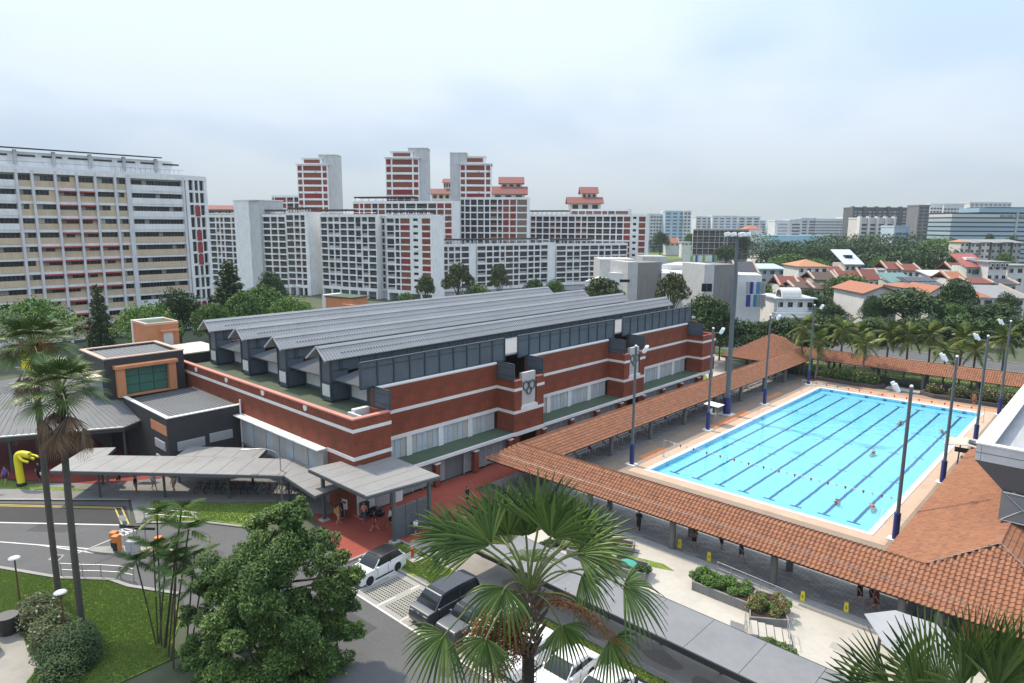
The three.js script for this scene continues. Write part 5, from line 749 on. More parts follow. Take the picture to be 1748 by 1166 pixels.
// ---------- people ----------
// one continuous body from tapered capsules joined by a smooth minimum, meshed by surface nets on a small grid
function surfaceNet(sdf, lo, hi, h) {
  const n = [0, 1, 2].map((i) => Math.ceil((hi[i] - lo[i]) / h) + 1), id = (x, y, z) => x + n[0] * (y + n[1] * z), f = new Float32Array(n[0] * n[1] * n[2]);
  for (let z = 0; z < n[2]; z++) for (let y = 0; y < n[1]; y++) for (let x = 0; x < n[0]; x++) f[id(x, y, z)] = sdf(lo[0] + x * h, lo[1] + y * h, lo[2] + z * h);
  const vi = new Int32Array(f.length).fill(-1), P = [], I = [];
  for (let z = 0; z < n[2] - 1; z++) for (let y = 0; y < n[1] - 1; y++) for (let x = 0; x < n[0] - 1; x++) {
    let c = 0, sx = 0, sy = 0, sz = 0; const v = (i, j, k) => f[id(x + i, y + j, z + k)];
    for (const [a, b] of [[[0, 0, 0], [1, 0, 0]], [[0, 1, 0], [1, 1, 0]], [[0, 0, 1], [1, 0, 1]], [[0, 1, 1], [1, 1, 1]], [[0, 0, 0], [0, 1, 0]], [[1, 0, 0], [1, 1, 0]], [[0, 0, 1], [0, 1, 1]], [[1, 0, 1], [1, 1, 1]], [[0, 0, 0], [0, 0, 1]], [[1, 0, 0], [1, 0, 1]], [[0, 1, 0], [0, 1, 1]], [[1, 1, 0], [1, 1, 1]]]) { const p = v(...a), q = v(...b); if ((p < 0) !== (q < 0)) { const t = p / (p - q); sx += a[0] + (b[0] - a[0]) * t; sy += a[1] + (b[1] - a[1]) * t; sz += a[2] + (b[2] - a[2]) * t; c++; } }
    if (c) { vi[id(x, y, z)] = P.length / 3; P.push(lo[0] + (x + sx / c) * h, lo[1] + (y + sy / c) * h, lo[2] + (z + sz / c) * h); }
  }
  const Q = (a, b, c, d, flip) => { if (a < 0 || b < 0 || c < 0 || d < 0) return; flip ? I.push(a, c, b, a, d, c) : I.push(a, b, c, a, c, d); };
  for (let z = 1; z < n[2] - 1; z++) for (let y = 1; y < n[1] - 1; y++) for (let x = 1; x < n[0] - 1; x++) {
    const s = f[id(x, y, z)] < 0;
    if (s !== f[id(x + 1, y, z)] < 0) Q(vi[id(x, y - 1, z - 1)], vi[id(x, y, z - 1)], vi[id(x, y, z)], vi[id(x, y - 1, z)], !s);
    if (s !== f[id(x, y + 1, z)] < 0) Q(vi[id(x - 1, y, z - 1)], vi[id(x - 1, y, z)], vi[id(x, y, z)], vi[id(x, y, z - 1)], !s);
    if (s !== f[id(x, y, z + 1)] < 0) Q(vi[id(x - 1, y - 1, z)], vi[id(x, y - 1, z)], vi[id(x, y, z)], vi[id(x - 1, y, z)], !s);
  }
  const g = new THREE.BufferGeometry(); g.setAttribute('position', new THREE.Float32BufferAttribute(P, 3)); g.setIndex(I); g.computeVertexNormals(); return g;
}
const smin = (a, b, k) => { const h = Math.max(0, Math.min(1, 0.5 + 0.5 * (b - a) / k)); return b + (a - b) * h - k * h * (1 - h); };
function capsule(px, py, pz, a, b, ra, rb) { const bx_ = b[0] - a[0], by = b[1] - a[1], bz = b[2] - a[2], t = Math.max(0, Math.min(1, ((px - a[0]) * bx_ + (py - a[1]) * by + (pz - a[2]) * bz) / (bx_ * bx_ + by * by + bz * bz))); return Math.hypot(px - a[0] - bx_ * t, py - a[1] - by * t, pz - a[2] - bz * t) - (ra + (rb - ra) * t); }
// figures face +z; st = stride, arms swing
function bodyGeo(st, sw, o) {
  const hip = 0.93, B = [], J = (a, b, ra, rb) => B.push([a, b, ra, rb]);
  J([0, 0.98, 0], [0, 1.18, 0.01], 0.15, 0.13); J([-0.06, 1.2, 0], [0.06, 1.2, 0], 0.125, 0.125); J([-0.13, 1.40, 0], [0.13, 1.40, 0], 0.075, 0.075); J([0, 1.2, 0.01], [0, 1.38, 0], 0.13, 0.12); J([0, 1.42, 0], [0, 1.53, 0.01], 0.058, 0.052); J([0, 1.60, 0.01], [0, 1.67, 0.0], 0.082, 0.096); J([0, 1.57, 0.045], [0, 1.6, 0.04], 0.05, 0.055); J([0, 1.615, 0.098], [0, 1.635, 0.085], 0.016, 0.012); for (const s of [-1, 1]) J([s * 0.092, 1.60, -0.005], [s * 0.092, 1.64, -0.005], 0.014, 0.018);
  for (const s of [-1, 1]) {
    const k = s * st, kz = 0.10 * k + 0.03 + (k < 0 ? 0.06 : 0), az = 0.30 * k, ay = k < 0 ? 0.14 : 0.08;
    J([s * 0.085, 0.93, 0], [s * 0.09, 0.50, kz], 0.095, 0.062); J([s * 0.09, 0.50, kz], [s * 0.09, ay, az], 0.062, 0.042); J([s * 0.09, ay - 0.03, az - 0.03], [s * 0.10, ay - 0.045, az + 0.15], 0.042, 0.032);
    const w = -s * sw, e = [s * 0.235, 1.12, 0.10 * w - 0.03], h = [s * 0.225, 0.89 + 0.05 * Math.abs(w), 0.26 * w + 0.04]; J([s * 0.185, 1.38, 0], e, 0.052, 0.042); J(e, h, 0.04, 0.028);
    J(h, [h[0], h[1] - 0.07, h[2] + 0.02], 0.032, 0.03); for (let q = 0; q < 4; q++) J([h[0] + s * 0.002, h[1] - 0.075, h[2] - 0.008 + q * 0.02], [h[0] - s * 0.012, h[1] - 0.14 - (q === 1 || q === 2 ? 0.015 : 0), h[2] + q * 0.019], 0.011, 0.008); J([h[0] - s * 0.01, h[1] - 0.02, h[2] + 0.045], [h[0] - s * 0.02, h[1] - 0.075, h[2] + 0.075], 0.012, 0.009);
  }
  const sdf = (x, y, z) => { let d = 9; for (const [a, b, ra, rb] of B) { const k = ra < 0.02 ? 0.01 : 0.035; d = smin(d, capsule(x, y, z, a, b, ra, rb), k); } return d; };
  return surfaceNet(sdf, [-0.42, -0.02, -0.55], [0.42, 1.82, 0.6], 0.021);
}
function shellGeo(st, sw, kind) { // clothing: a slightly larger skin round part of the body
  const B = [], J = (a, b, ra, rb) => B.push([a, b, ra, rb]);
  if (kind === 'top') { J([0, 0.95, 0], [0, 1.18, 0.01], 0.165, 0.15); J([-0.06, 1.2, 0], [0.06, 1.2, 0], 0.14, 0.14); J([-0.13, 1.40, 0], [0.13, 1.40, 0], 0.085, 0.085); J([0, 1.2, 0.01], [0, 1.38, 0], 0.145, 0.13); for (const s of [-1, 1]) { const w = -s * sw; J([s * 0.18, 1.39, 0], [s * 0.222, 1.19, 0.05 * w - 0.02], 0.07, 0.064); } }
  else { J([0, 0.9, 0], [0, 1.0, 0], 0.165, 0.16); for (const s of [-1, 1]) { const k = s * st, kz = 0.10 * k + 0.03 + (k < 0 ? 0.06 : 0), l = kind === 'shorts' ? 0.8 : 1; J([s * 0.085, 0.93, 0], [s * 0.09, 0.93 - 0.43 * l, kz * l], 0.11, 0.085); if (kind === 'trousers') { const az = 0.30 * k, ay = k < 0 ? 0.14 : 0.08; J([s * 0.09, 0.50, kz], [s * 0.09, ay + 0.02, az], 0.078, 0.062); } } }
  const sdf = (x, y, z) => { let d = 9; for (const [a, b, ra, rb] of B) d = smin(d, capsule(x, y, z, a, b, ra, rb), 0.03); return d; };
  return surfaceNet(sdf, [-0.42, -0.02, -0.55], [0.42, 1.6, 0.6], 0.026);
}
const poses = [[1, 0.8], [0.55, 0.4], [-0.9, 0.7], [0.08, 0.05]].map(([st, sw]) => ({ body: uvm(bodyGeo(st, sw)), top: uvm(shellGeo(st, sw, 'top')), shorts: uvm(shellGeo(st, sw, 'shorts')), trousers: uvm(shellGeo(st, sw, 'trousers')) }));
const hairShort = uvm(surfaceNet((x, y, z) => Math.max(smin(capsule(x, y, z, [0, 1.64, -0.01], [0, 1.69, -0.015], 0.1, 0.105), 9, 0.01), (z - 0.045) + (1.66 - y) * 0.8), [-0.16, 1.48, -0.18], [0.16, 1.84, 0.16], 0.016));
const hairLong = uvm(surfaceNet((x, y, z) => Math.max(smin(capsule(x, y, z, [0, 1.65, -0.01], [0, 1.69, -0.015], 0.1, 0.106), capsule(x, y, z, [0, 1.64, -0.07], [0, 1.36, -0.11], 0.085, 0.06), 0.05), (z - 0.05) + (1.66 - y) * 0.5), [-0.18, 1.26, -0.24], [0.18, 1.84, 0.16], 0.018));
const skinM = [lin(0.42, 0.24, 0.155, { roughness: 0.6 }), lin(0.30, 0.16, 0.10, { roughness: 0.6 })], hairM = lin(0.012, 0.010, 0.009, { roughness: 0.5 });
function person(x, z, ry, label, o) {
  const t = thing('person', label, 'person', [x, o.y || 0.015, z], ry), p = poses[o.pose || 0], k = o.h || 1; t.scale.setScalar(k);
  shared('body', p.body, skinM[o.skin || 0], t); shared('shirt', p.top, lin(...o.top, { roughness: 0.9 }), t); shared(o.long ? 'trousers' : 'shorts', o.long ? p.trousers : p.shorts, lin(...o.low, { roughness: 0.9 }), t); shared('hair', o.hair ? hairLong : hairShort, hairM, t);
  for (const s of [-1, 1]) mesh('eye', new THREE.SphereGeometry(0.011, 6, 5).translate(s * 0.034, 1.635, 0.092), M.dark, t); mesh('mouth', bx(-0.025, 0.025, 1.57, 1.577, 0.088, 0.096), lin(0.25, 0.07, 0.06), t);
  if (o.pack) mesh('backpack', rbox(0.3, 0.42, 0.18, 0.06, 0, 1.2, -0.22), lin(...o.pack), t); if (o.bag) mesh('carrier_bag', rbox(0.26, 0.34, 0.1, 0.03, 0.24, 0.62, 0.1), lin(...o.bag), t);
  return t;
}
const W_ = [0.7, 0.7, 0.7], K_ = [0.015, 0.015, 0.018];
person(-12.2, 29.5, 2.6, 'person carrying an orange round backpack by the canopy post', { top: [0.5, 0.24, 0.07], low: [0.4, 0.3, 0.2], pack: [0.55, 0.22, 0.05], pose: 1 });
person(-12.9, 28.7, 2.2, 'person dressed all in black behind the orange backpack', { top: K_, low: K_, long: 1, pose: 3, hair: 1 });
person(-11.0, 27.7, 0.6, 'person in a pink shirt and blue trousers beside the bin', { top: [0.62, 0.22, 0.18], low: [0.05, 0.08, 0.14], long: 1, pose: 0 });
person(-8.9, 28.1, -0.9, 'person in a dark red outfit walking across the red pavement', { top: [0.05, 0.02, 0.05], low: [0.35, 0.03, 0.03], pose: 0, hair: 1 });
person(-8.5, 26.8, -0.5, 'person in a white shirt and black shorts by the glass screen', { top: W_, low: K_, pose: 2, hair: 1 });
person(-6.7, 26.9, 1.0, 'person in white top and dark shorts under the palm frond', { top: [0.5, 0.5, 0.52], low: [0.03, 0.03, 0.07], pose: 1, hair: 1, h: 0.9 });
person(-5.8, 26.3, 1.2, 'small person in a white shirt at the pavement edge', { top: W_, low: [0.05, 0.05, 0.1], pose: 2, h: 0.85 });
person(-35.9, 40.0, 1.2, 'person in grey clothes at the left end of the zigzag canopy', { top: [0.28, 0.25, 0.24], low: [0.25, 0.22, 0.2], long: 1, pose: 3 });
person(-34.9, 39.3, -1.2, 'person in dark clothes striding under the zigzag canopy', { top: K_, low: K_, pose: 0 });
person(-31.6, 38.9, 2.4, 'person with a dark top in the middle under the zigzag canopy', { top: [0.03, 0.04, 0.04], low: [0.22, 0.2, 0.18], pose: 3, skin: 1 });
person(-31.3, 37.4, 1.6, 'person in a white shirt beside the notice board', { top: W_, low: [0.3, 0.32, 0.33], pose: 0 });
person(-29.4, 36.3, 0.3, 'person in a pale pink shirt at the right of the walking group', { top: [0.55, 0.38, 0.35], low: [0.4, 0.22, 0.18], pose: 1, hair: 1 });
person(-24.6, 33.2, 2.0, 'person dressed in black standing by the bicycles', { top: K_, low: K_, pose: 3 });
person(-43.2, 46.7, 0.8, 'person in a purple shirt near the yellow inflatable', { top: [0.13, 0.07, 0.3], low: [0.03, 0.03, 0.06], pose: 0 });
person(-42.2, 44.2, 1.0, 'person in black with a white bag on the red court', { top: K_, low: K_, long: 1, pose: 1, hair: 1, bag: W_ });
person(-38.6, 42.6, 2.0, 'person in dark clothes behind the palm trunk at the court', { top: K_, low: [0.05, 0.04, 0.04], long: 1, pose: 3 });
person(-56.3, 43.2, 0.5, 'person in a grey top far back on the red court', { top: [0.2, 0.18, 0.19], low: K_, pose: 3 });
person(-47.5, 38.5, 0.2, 'person in pale clothes deep under the court roof', { top: [0.5, 0.45, 0.45], low: [0.3, 0.25, 0.25], pose: 3 });
person(6.9, 12.9, 0.5, 'person dressed in black walking alone under the tiled roof, leftmost', { top: K_, low: K_, long: 1, pose: 0, hair: 1 });
person(11.8, 12.6, 3.4, 'person in a brown top beside the first round column', { top: [0.16, 0.09, 0.07], low: K_, pose: 1, hair: 1 });
person(13.5, 11.4, 2.8, 'person in black half hidden behind the eaves', { top: K_, low: [0.02, 0.02, 0.03], pose: 1 });
person(15.4, 12.0, 1.4, 'person in navy shorts striding past the yellow floor sign', { top: [0.02, 0.03, 0.05], low: [0.02, 0.03, 0.05], pose: 0 });
person(23.8, 12.1, 1.2, 'person in black shorts, left of three walking under the roof at right', { top: K_, low: K_, pose: 0 });
person(24.4, 11.7, 1.2, 'person in dark top, middle of three walking under the roof', { top: [0.04, 0.04, 0.05], low: K_, pose: 2 });
person(24.9, 12.4, 1.3, 'person in a maroon top, right of three walking under the roof', { top: [0.16, 0.03, 0.04], low: [0.10, 0.02, 0.03], pose: 0, hair: 1 });
person(-7.2, 19.2, 1.6, 'person standing on the red pavement behind the thin fence', { top: K_, low: K_, pose: 3 });
person(19.6, -54.2, 0.3, 'person in orange and brown at the far planter beside the white board', { top: [0.3, 0.12, 0.07], low: [0.2, 0.08, 0.05], pose: 3 });
person(24.3, -21.0, -1.2, 'lifeguard in red shorts beside the beige canopy chair', { top: [0.5, 0.07, 0.05], low: [0.4, 0.03, 0.02], pose: 3 });
// swimmers: body floating at the surface, one arm forward
{
  const g = surfaceNet((x, y, z) => { let d = capsule(x, y, z, [0, 0, 0.1], [0, -0.02, -0.4], 0.16, 0.12); const J = (a, b, p, q, k = 0.04) => { d = smin(d, capsule(x, y, z, a, b, p, q), k); }; J([0, 0.03, 0.2], [0, 0.06, 0.36], 0.06, 0.1); for (const s of [-1, 1]) { J([s * 0.09, -0.04, -0.45], [s * 0.1, -0.1, -0.9], 0.085, 0.05); J([s * 0.1, -0.1, -0.9], [s * 0.1, -0.12, -1.15], 0.045, 0.03); } J([0.17, 0.02, 0.12], [0.3, 0.16, 0.42], 0.05, 0.04); J([0.3, 0.16, 0.42], [0.24, 0.02, 0.72], 0.038, 0.03); for (let q = 0; q < 4; q++) J([0.22 + q * 0.018, 0.01, 0.72], [0.215 + q * 0.02, -0.03, 0.82], 0.012, 0.009, 0.01); J([-0.17, 0, 0.1], [-0.3, -0.05, -0.2], 0.05, 0.035); return d; }, [-0.45, -0.3, -1.25], [0.45, 0.3, 0.95], 0.026);
  const bg = uvm(g), cap = uvm(new THREE.SphereGeometry(0.108, 10, 8).translate(0, 0.085, 0.35)), suit = uvm(new THREE.CylinderGeometry(0.15, 0.14, 0.35, 12).rotateX(Math.PI / 2).translate(0, 0, -0.25));
  const list = [[16.8, -5.2, 0.2, 'swimmer in a dark cap next to the near pennants, left of two', [0.02, 0.03, 0.06]], [19.6, -6.4, -2.9, 'swimmer in red near the right wall by the near pennants', [0.35, 0.03, 0.03]], [14.2, -38.2, 3.0, 'swimmer with a black cap in the far half of the pool', [0.01, 0.01, 0.012]], [19.0, -37.5, 0.2, 'swimmer at the far right lane behind the poles', [0.02, 0.03, 0.12]], [15.2, -22.6, 3.1, 'swimmer in mid pool right of centre', [0.02, 0.02, 0.05]]];
  for (const [x, z, r, l, c] of list) { const t = thing('person', l, 'person', [x, -0.14, z], r); shared('body', bg, skinM[0], t); shared('swim_cap', cap, lin(...c, { roughness: 0.4 }), t); shared('swimsuit', suit, lin(...c), t); }
}
// ---------- trees ----------
const gp = (u, v, h = 0) => { const d = spot(u, v, 1).sub(CAM); return CAM.clone().addScaledVector(d, (h - CAM.y) / d.y); };
const leafMat = new THREE.MeshStandardMaterial({ vertexColors: true, roughness: 0.7, side: THREE.DoubleSide }), barkM = lin(0.085, 0.07, 0.055, { roughness: 0.95, map: T.streak }), barkGrey = lin(0.14, 0.125, 0.105, { roughness: 0.95, map: rep(T.streak, 1.5) });
function leafCloud(lobes, n, size, cols, o = {}) {
  // lobes: [x,y,z,rx,ry,rz]; leaves sit in the outer part of each lobe, at all angles
  const pos = [], col = [], vol = lobes.map((l) => Math.pow(l[3] * l[4] * l[5], 0.67)), tot = vol.reduce((a, b) => a + b), q = new THREE.Quaternion(), e = new THREE.Euler();
  lobes.forEach((l, li) => {
    const m = Math.round(n * vol[li] / tot), tone = rnd();
    for (let i = 0; i < m; i++) {
      const a = rnd() * 6.283, cz = rnd() * 2 - 1, s = Math.sqrt(1 - cz * cz), r = Math.pow(0.30 + 0.70 * rnd(), 0.45) * (0.86 + 0.3 * vnoise(a * 2.2 + li * 7, cz * 4 + li, 0, 5));
      const x = l[0] + Math.cos(a) * s * r * l[3], y = l[1] + cz * r * l[4], z = l[2] + Math.sin(a) * s * r * l[5];
      if (o.floor !== undefined && y < o.floor) continue;
      e.set(rr(-0.9, 0.9), rnd() * 6.283, rr(-0.9, 0.9)); q.setFromEuler(e);
      const k = size * rr(0.6, 1.3), w = k * (o.slim || 0.5), f = k * 0.12, pts = [[-k, 0, 0], [0, f, w], [k, -f, 0], [0, f, -w]].map((p) => V(...p).applyQuaternion(q).add(V(x, y, z)));
      for (const j of [0, 1, 2, 0, 2, 3]) pos.push(pts[j].x, pts[j].y, pts[j].z);
      const t = rnd(), c = cols[Math.min(cols.length - 1, Math.floor((t * 0.65 + tone * 0.35) * cols.length))], b = rr(0.75, 1.25); for (let j = 0; j < 6; j++) col.push(c[0] * b, c[1] * b, c[2] * b);
    }
  });
  const g = new THREE.BufferGeometry(); g.setAttribute('position', new THREE.Float32BufferAttribute(pos, 3)); g.setAttribute('color', new THREE.Float32BufferAttribute(col, 3)); g.setAttribute('uv', new THREE.Float32BufferAttribute(new Float32Array(pos.length / 3 * 2), 2)); g.computeVertexNormals(); return g;
}
const GREEN = { dark: [[0.024, 0.054, 0.016], [0.035, 0.074, 0.019], [0.046, 0.095, 0.023], [0.068, 0.121, 0.031]], mid: [[0.041, 0.088, 0.018], [0.061, 0.128, 0.023], [0.081, 0.162, 0.031], [0.115, 0.203, 0.039]], light: [[0.061, 0.128, 0.018], [0.088, 0.182, 0.026], [0.121, 0.230, 0.036], [0.162, 0.270, 0.046]], olive: [[0.047, 0.068, 0.023], [0.068, 0.095, 0.031], [0.101, 0.121, 0.039], [0.081, 0.115, 0.039]], palm: [[0.041, 0.088, 0.019], [0.068, 0.135, 0.026], [0.108, 0.176, 0.036]], coco: [[0.05, 0.10, 0.02], [0.08, 0.14, 0.026], [0.12, 0.17, 0.03], [0.22, 0.20, 0.045]] };
// unit trees: height 1 at the top of the crown, crown about 1 wide
function treeProto(seedN, kind) {
  reseed(seedN); const g = new THREE.Group(), lobes = [], limbs = [];
  const S = { round: { h: 10, w: 9, n: 16, tr: 0.28, leaves: 5200, size: 0.24, cols: GREEN.mid, low: 0.3 }, light: { h: 10, w: 11, n: 18, tr: 0.25, leaves: 5200, size: 0.24, cols: GREEN.light, low: 0.36 }, dark: { h: 10, w: 9, n: 18, tr: 0.32, leaves: 6000, size: 0.24, cols: GREEN.dark, low: 0.28 }, cone: { h: 12, w: 5, n: 20, tr: 0.25, leaves: 5200, size: 0.22, cols: GREEN.dark, low: 0.18 }, sparse: { h: 12, w: 8, n: 15, tr: 0.22, leaves: 3000, size: 0.26, cols: GREEN.olive, low: 0.35 } }[kind];
  const trunkTop = S.h * (kind === 'cone' ? 0.9 : kind === 'sparse' ? 0.5 : 0.42);
  limbs.push(tube([V(0, 0, 0), V(rr(-0.2, 0.2), trunkTop * 0.5, rr(-0.2, 0.2)), V(0, trunkTop, 0)], S.tr * 0.8, 8, 7), cyl(S.tr * 1.3, S.tr * 0.8, S.h * 0.12, 0, 0, 0, 7));
  for (let i = 0; i < S.n; i++) {
    let x, y, z, r;
    if (kind === 'cone') { const t = i / S.n; y = S.h * (0.2 + 0.76 * t); const R = S.w * 0.42 * (1 - t * 0.88), a = i * 2.4; x = Math.cos(a) * R * 0.62; z = Math.sin(a) * R * 0.62; r = R * 0.62 + 0.35; lobes.push([x, y, z, r, r * 0.55, r]); }
    else { const a = i * 2.399 + rr(-0.3, 0.3), q = Math.sqrt((i + 0.5) / S.n), R = S.w * 0.36 * q; x = Math.cos(a) * R; z = Math.sin(a) * R; y = S.h * (S.low + 0.16 + (0.80 - S.low - 0.16) * (1 - q * q * 0.85) * rr(0.82, 1.1)); r = S.w * rr(0.13, 0.21) * (kind === 'sparse' ? 0.72 : 1); lobes.push([x, y, z, r * 1.15, r * 0.82, r * 1.15]); }
    if (i % (kind === 'sparse' ? 1 : 2) === 0) { const b = V(0, trunkTop * rr(0.55, 1), 0), tip = V(x, y, z); limbs.push(tube([b, b.clone().lerp(tip, 0.5).add(V(0, 0.25, 0)), tip], S.tr * (kind === 'sparse' ? 0.36 : 0.3), 5, 5)); }
  }
  const tr = mesh('trunk', limbs, kind === 'sparse' ? barkGrey : barkM, g), cr = new THREE.Mesh(leafCloud(lobes, S.leaves, S.size, S.cols), leafMat); cr.name = 'crown'; cr.castShadow = cr.receiveShadow = true; g.add(cr);
  g.userData.h = Math.max(...lobes.map((l) => l[1] + l[4])); g.userData.w = 2 * Math.max(...lobes.map((l) => Math.hypot(l[0], l[2]) + l[3] * 0.8)); return g;
}
const protos = {}; [['round', 11], ['round2', 12], ['light', 21], ['light2', 22], ['dark', 31], ['dark2', 32], ['cone', 41], ['sparse', 51], ['sparse2', 52]].forEach(([k, s]) => { protos[k] = treeProto(s, k.replace('2', '')); });
const treeName = { round: 'broadleaf_tree', light: 'rain_tree', dark: 'evergreen_tree', cone: 'conifer_tree', sparse: 'open_tree' };
function tree(kind, u, vTop, wpx, d, label, group = 'street and garden trees') {
  const p = protos[kind], g = p.clone(), b = spot(u, 400, d), h = spot(u, vTop, d).y, w = wpx * d / FOC; g.name = numbered(treeName[kind.replace('2', '')]); g.userData = {}; tag(g, label, 'tree', group);
  g.position.set(b.x, 0, b.z); g.scale.set(w / p.userData.w, h / p.userData.h, w / p.userData.w); g.rotation.y = u * 0.37; scene.add(g); return g;
}
const TREES = [
  ['light', 40, 508, 150, 104, 'wide light green tree at the far left edge before the beige flats'], ['cone', 155, 487, 58, 112, 'dark conical tree in front of the beige flats'], ['light2', 232, 517, 118, 110, 'light green tree right of the conical tree'], ['dark', 296, 491, 92, 124, 'dark green tree at the right end of the beige flats'], ['round', 352, 520, 76, 116, 'small green tree directly behind the annex roofs'],
  ['cone', 385, 446, 92, 142, 'tall dark layered tree before the white flats, left'], ['round2', 436, 486, 96, 134, 'round green tree right of the tall dark tree'], ['light', 490, 506, 104, 128, 'bright green spreading tree behind the first ridge roof'], ['dark2', 458, 462, 66, 152, 'dark tree behind the round green ones'], ['round', 410, 500, 90, 126, 'green tree filling the gap under the tall dark tree'],
  ['sparse', 725, 470, 36, 172, 'thin open tree in front of the red panel flats'], ['sparse2', 782, 449, 58, 170, 'open tree with forked grey limbs before the white flats'], ['sparse', 852, 450, 36, 175, 'narrow tall open tree before the white flats'], ['round2', 815, 484, 66, 168, 'low bushy tree between two open trees'], ['dark', 912, 476, 56, 165, 'bushy dark tree above the second ridge roof'], ['round', 948, 478, 50, 163, 'round tree above the third ridge roof'], ['sparse2', 1030, 474, 84, 150, 'spreading open tree in front of the white terrace building'], ['sparse', 1152, 464, 66, 140, 'gnarled open tree beside the grey concrete panel'], ['round2', 690, 500, 40, 170, 'small bush like tree over the hall roof, left of centre'],
  ['dark', 1214, 502, 108, 122, 'large dark tree at the far end of the brick hall'], ['round', 1300, 480, 62, 190, 'tree behind the tall mast near the car park'], ['dark2', 1330, 500, 54, 175, 'dark tree beside the white arched house'], ['light2', 1277, 552, 34, 128, 'small round light green tree by the roadside'], ['round', 1240, 548, 46, 124, 'low tree under the large dark one'],
  ['dark', 1405, 503, 74, 168, 'dark tree half covering the white arched house'], ['round2', 1455, 468, 96, 182, 'tall green tree between the houses'], ['dark2', 1430, 520, 70, 160, 'dense dark tree before the arched house'], ['dark', 1562, 493, 132, 150, 'very broad dark tree in front of the orange roofed houses'], ['dark2', 1648, 476, 74, 156, 'tall irregular dark tree among the houses'], ['dark', 1712, 517, 96, 148, 'dark tree at the right edge below the grey roof'], ['round', 1640, 520, 60, 146, 'lower green tree in front of the tall irregular one'], ['round2', 1510, 545, 60, 140, 'low tree behind the coconut palms'], ['dark2', 1690, 545, 70, 138, 'low dark tree behind the right coconut palms'], ['olive', 0, 0, 0, 0, ''],
  ['sparse2', 1575, 455, 54, 235, 'grey olive tree among the red roofs'], ['light', 1505, 437, 30, 300, 'small clipped green tree beside the steep blue roof'], ['light2', 1605, 404, 84, 420, 'big bright green tree against the far glass building'], ['dark', 1128, 394, 34, 560, 'lone dark tree at the edge of the green field'], ['round', 1180, 398, 30, 560, 'round tree left of the grey terrace flats'], ['dark2', 1265, 392, 40, 470, 'dark tree right of the grey terrace flats'], ['dark', 1243, 418, 50, 400, 'dark trees at the end of the green field'], ['round2', 1350, 432, 70, 330, 'green tree beside the pale canal strip'], ['light', 1395, 440, 60, 280, 'light green tree behind the orange hip roof villa'], ['round', 1325, 446, 50, 300, 'tree beside the grey gabled house'], ['dark2', 1690, 398, 26, 350, 'small dark tree on a white rooftop terrace'], ['dark', 1728, 400, 28, 350, 'second small dark tree on the rooftop terrace'],
  ['dark', 1388, 492, 44, 178, 'dark tree left of the brown terrace roofs'], ['round', 1470, 500, 50, 170, 'green tree under the red terrace roofs'], ['dark2', 1500, 505, 46, 150, 'dark tree at the corner of the orange gabled house'], ['round2', 1600, 470, 40, 210, 'green tree between the pale sheet roof and the woods'], ['dark', 1625, 500, 48, 160, 'dark tree under the right orange gable'], ['dark2', 1665, 520, 50, 150, 'dark tree left of the white corner house'], ['dark', 1735, 500, 50, 160, 'dark tree in front of the grey terrace roof'], ['round', 1480, 470, 36, 214, 'green tree beside the white flat roofed house'], ['dark2', 1640, 452, 40, 240, 'dark tree left of the curved rose roof'], ['dark', 1366, 470, 30, 230, 'dark tree left of the clay hipped villa'], ['round2', 1720, 430, 40, 280, 'green tree behind the white three storey house'], ['dark', 1545, 448, 50, 280, 'dark tree behind the maroon roofs'],
].filter((t) => t[2]);
for (const t of TREES) tree(...t);
// far woods that read as one mass
{
  reseed(77); const lobes = []; const put = (u, v, d, r) => { const p = spot(u, v, d); lobes.push([p.x, Math.max(r * 0.5, p.y), p.z, r * 1.25, r, r * 1.25]); for (const k of [0.5, 0.05]) lobes.push([p.x + rr(-2, 2), Math.max(r * 0.4, p.y * k), p.z + rr(-2, 2), r * 1.2, r, r * 1.2]); };
  for (let i = 0; i < 46; i++) { const t = i / 45; put(1300 + t * 300, 424 + 5 * Math.sin(t * 9) + (t > 0.4 ? 6 : 0) + rr(-3, 3), 430 - t * 60, rr(5, 7)); }
  for (let i = 0; i < 34; i++) put(1470 + i * 4.8, 446 + rr(-6, 6), 330 - i, rr(4, 6)); for (let i = 0; i < 18; i++) put(1320 + i * 6, 424 + rr(-3, 4), 390, rr(3.5, 5)); for (let i = 0; i < 26; i++) put(1395 + i * 7, 416 + rr(-2, 3), 470, rr(6, 8)); for (let i = 0; i < 14; i++) put(1215 + i * 8, 410 + rr(-3, 3), 520, rr(4, 6)); for (let i = 0; i < 14; i++) put(1100 + i * 9, 412 + rr(-3, 3), 620, rr(4, 6));
  const w = new THREE.Mesh(leafCloud(lobes, 60000, 0.75, GREEN.dark), leafMat); w.name = 'distant_wood'; w.castShadow = w.receiveShadow = true; scene.add(w); stuff(tag(w, 'dark distant wood behind the houses', 'wood'));
  reseed(78); const l2 = []; const put2 = (u, v, d, r) => { const p = spot(u, v, d); l2.push([p.x, Math.max(r * 0.6, p.y), p.z, r * 1.3, r, r * 1.3]); };
  for (let i = 0; i < 60; i++) put2(1230 + i * 8.7, 568 + rr(-9, 5), 128 - i * 0.25, rr(1.4, 2.5)); for (let i = 0; i < 20; i++) put2(1220 + i * 11, 582 + rr(-3, 3), 122, rr(0.9, 1.3));
  const h = new THREE.Mesh(leafCloud(l2, 34000, 0.28, GREEN.dark), leafMat); h.name = 'roadside_hedge'; h.castShadow = h.receiveShadow = true; scene.add(h); stuff(tag(h, 'green hedge growing along the road beyond the pool', 'hedge'));
}
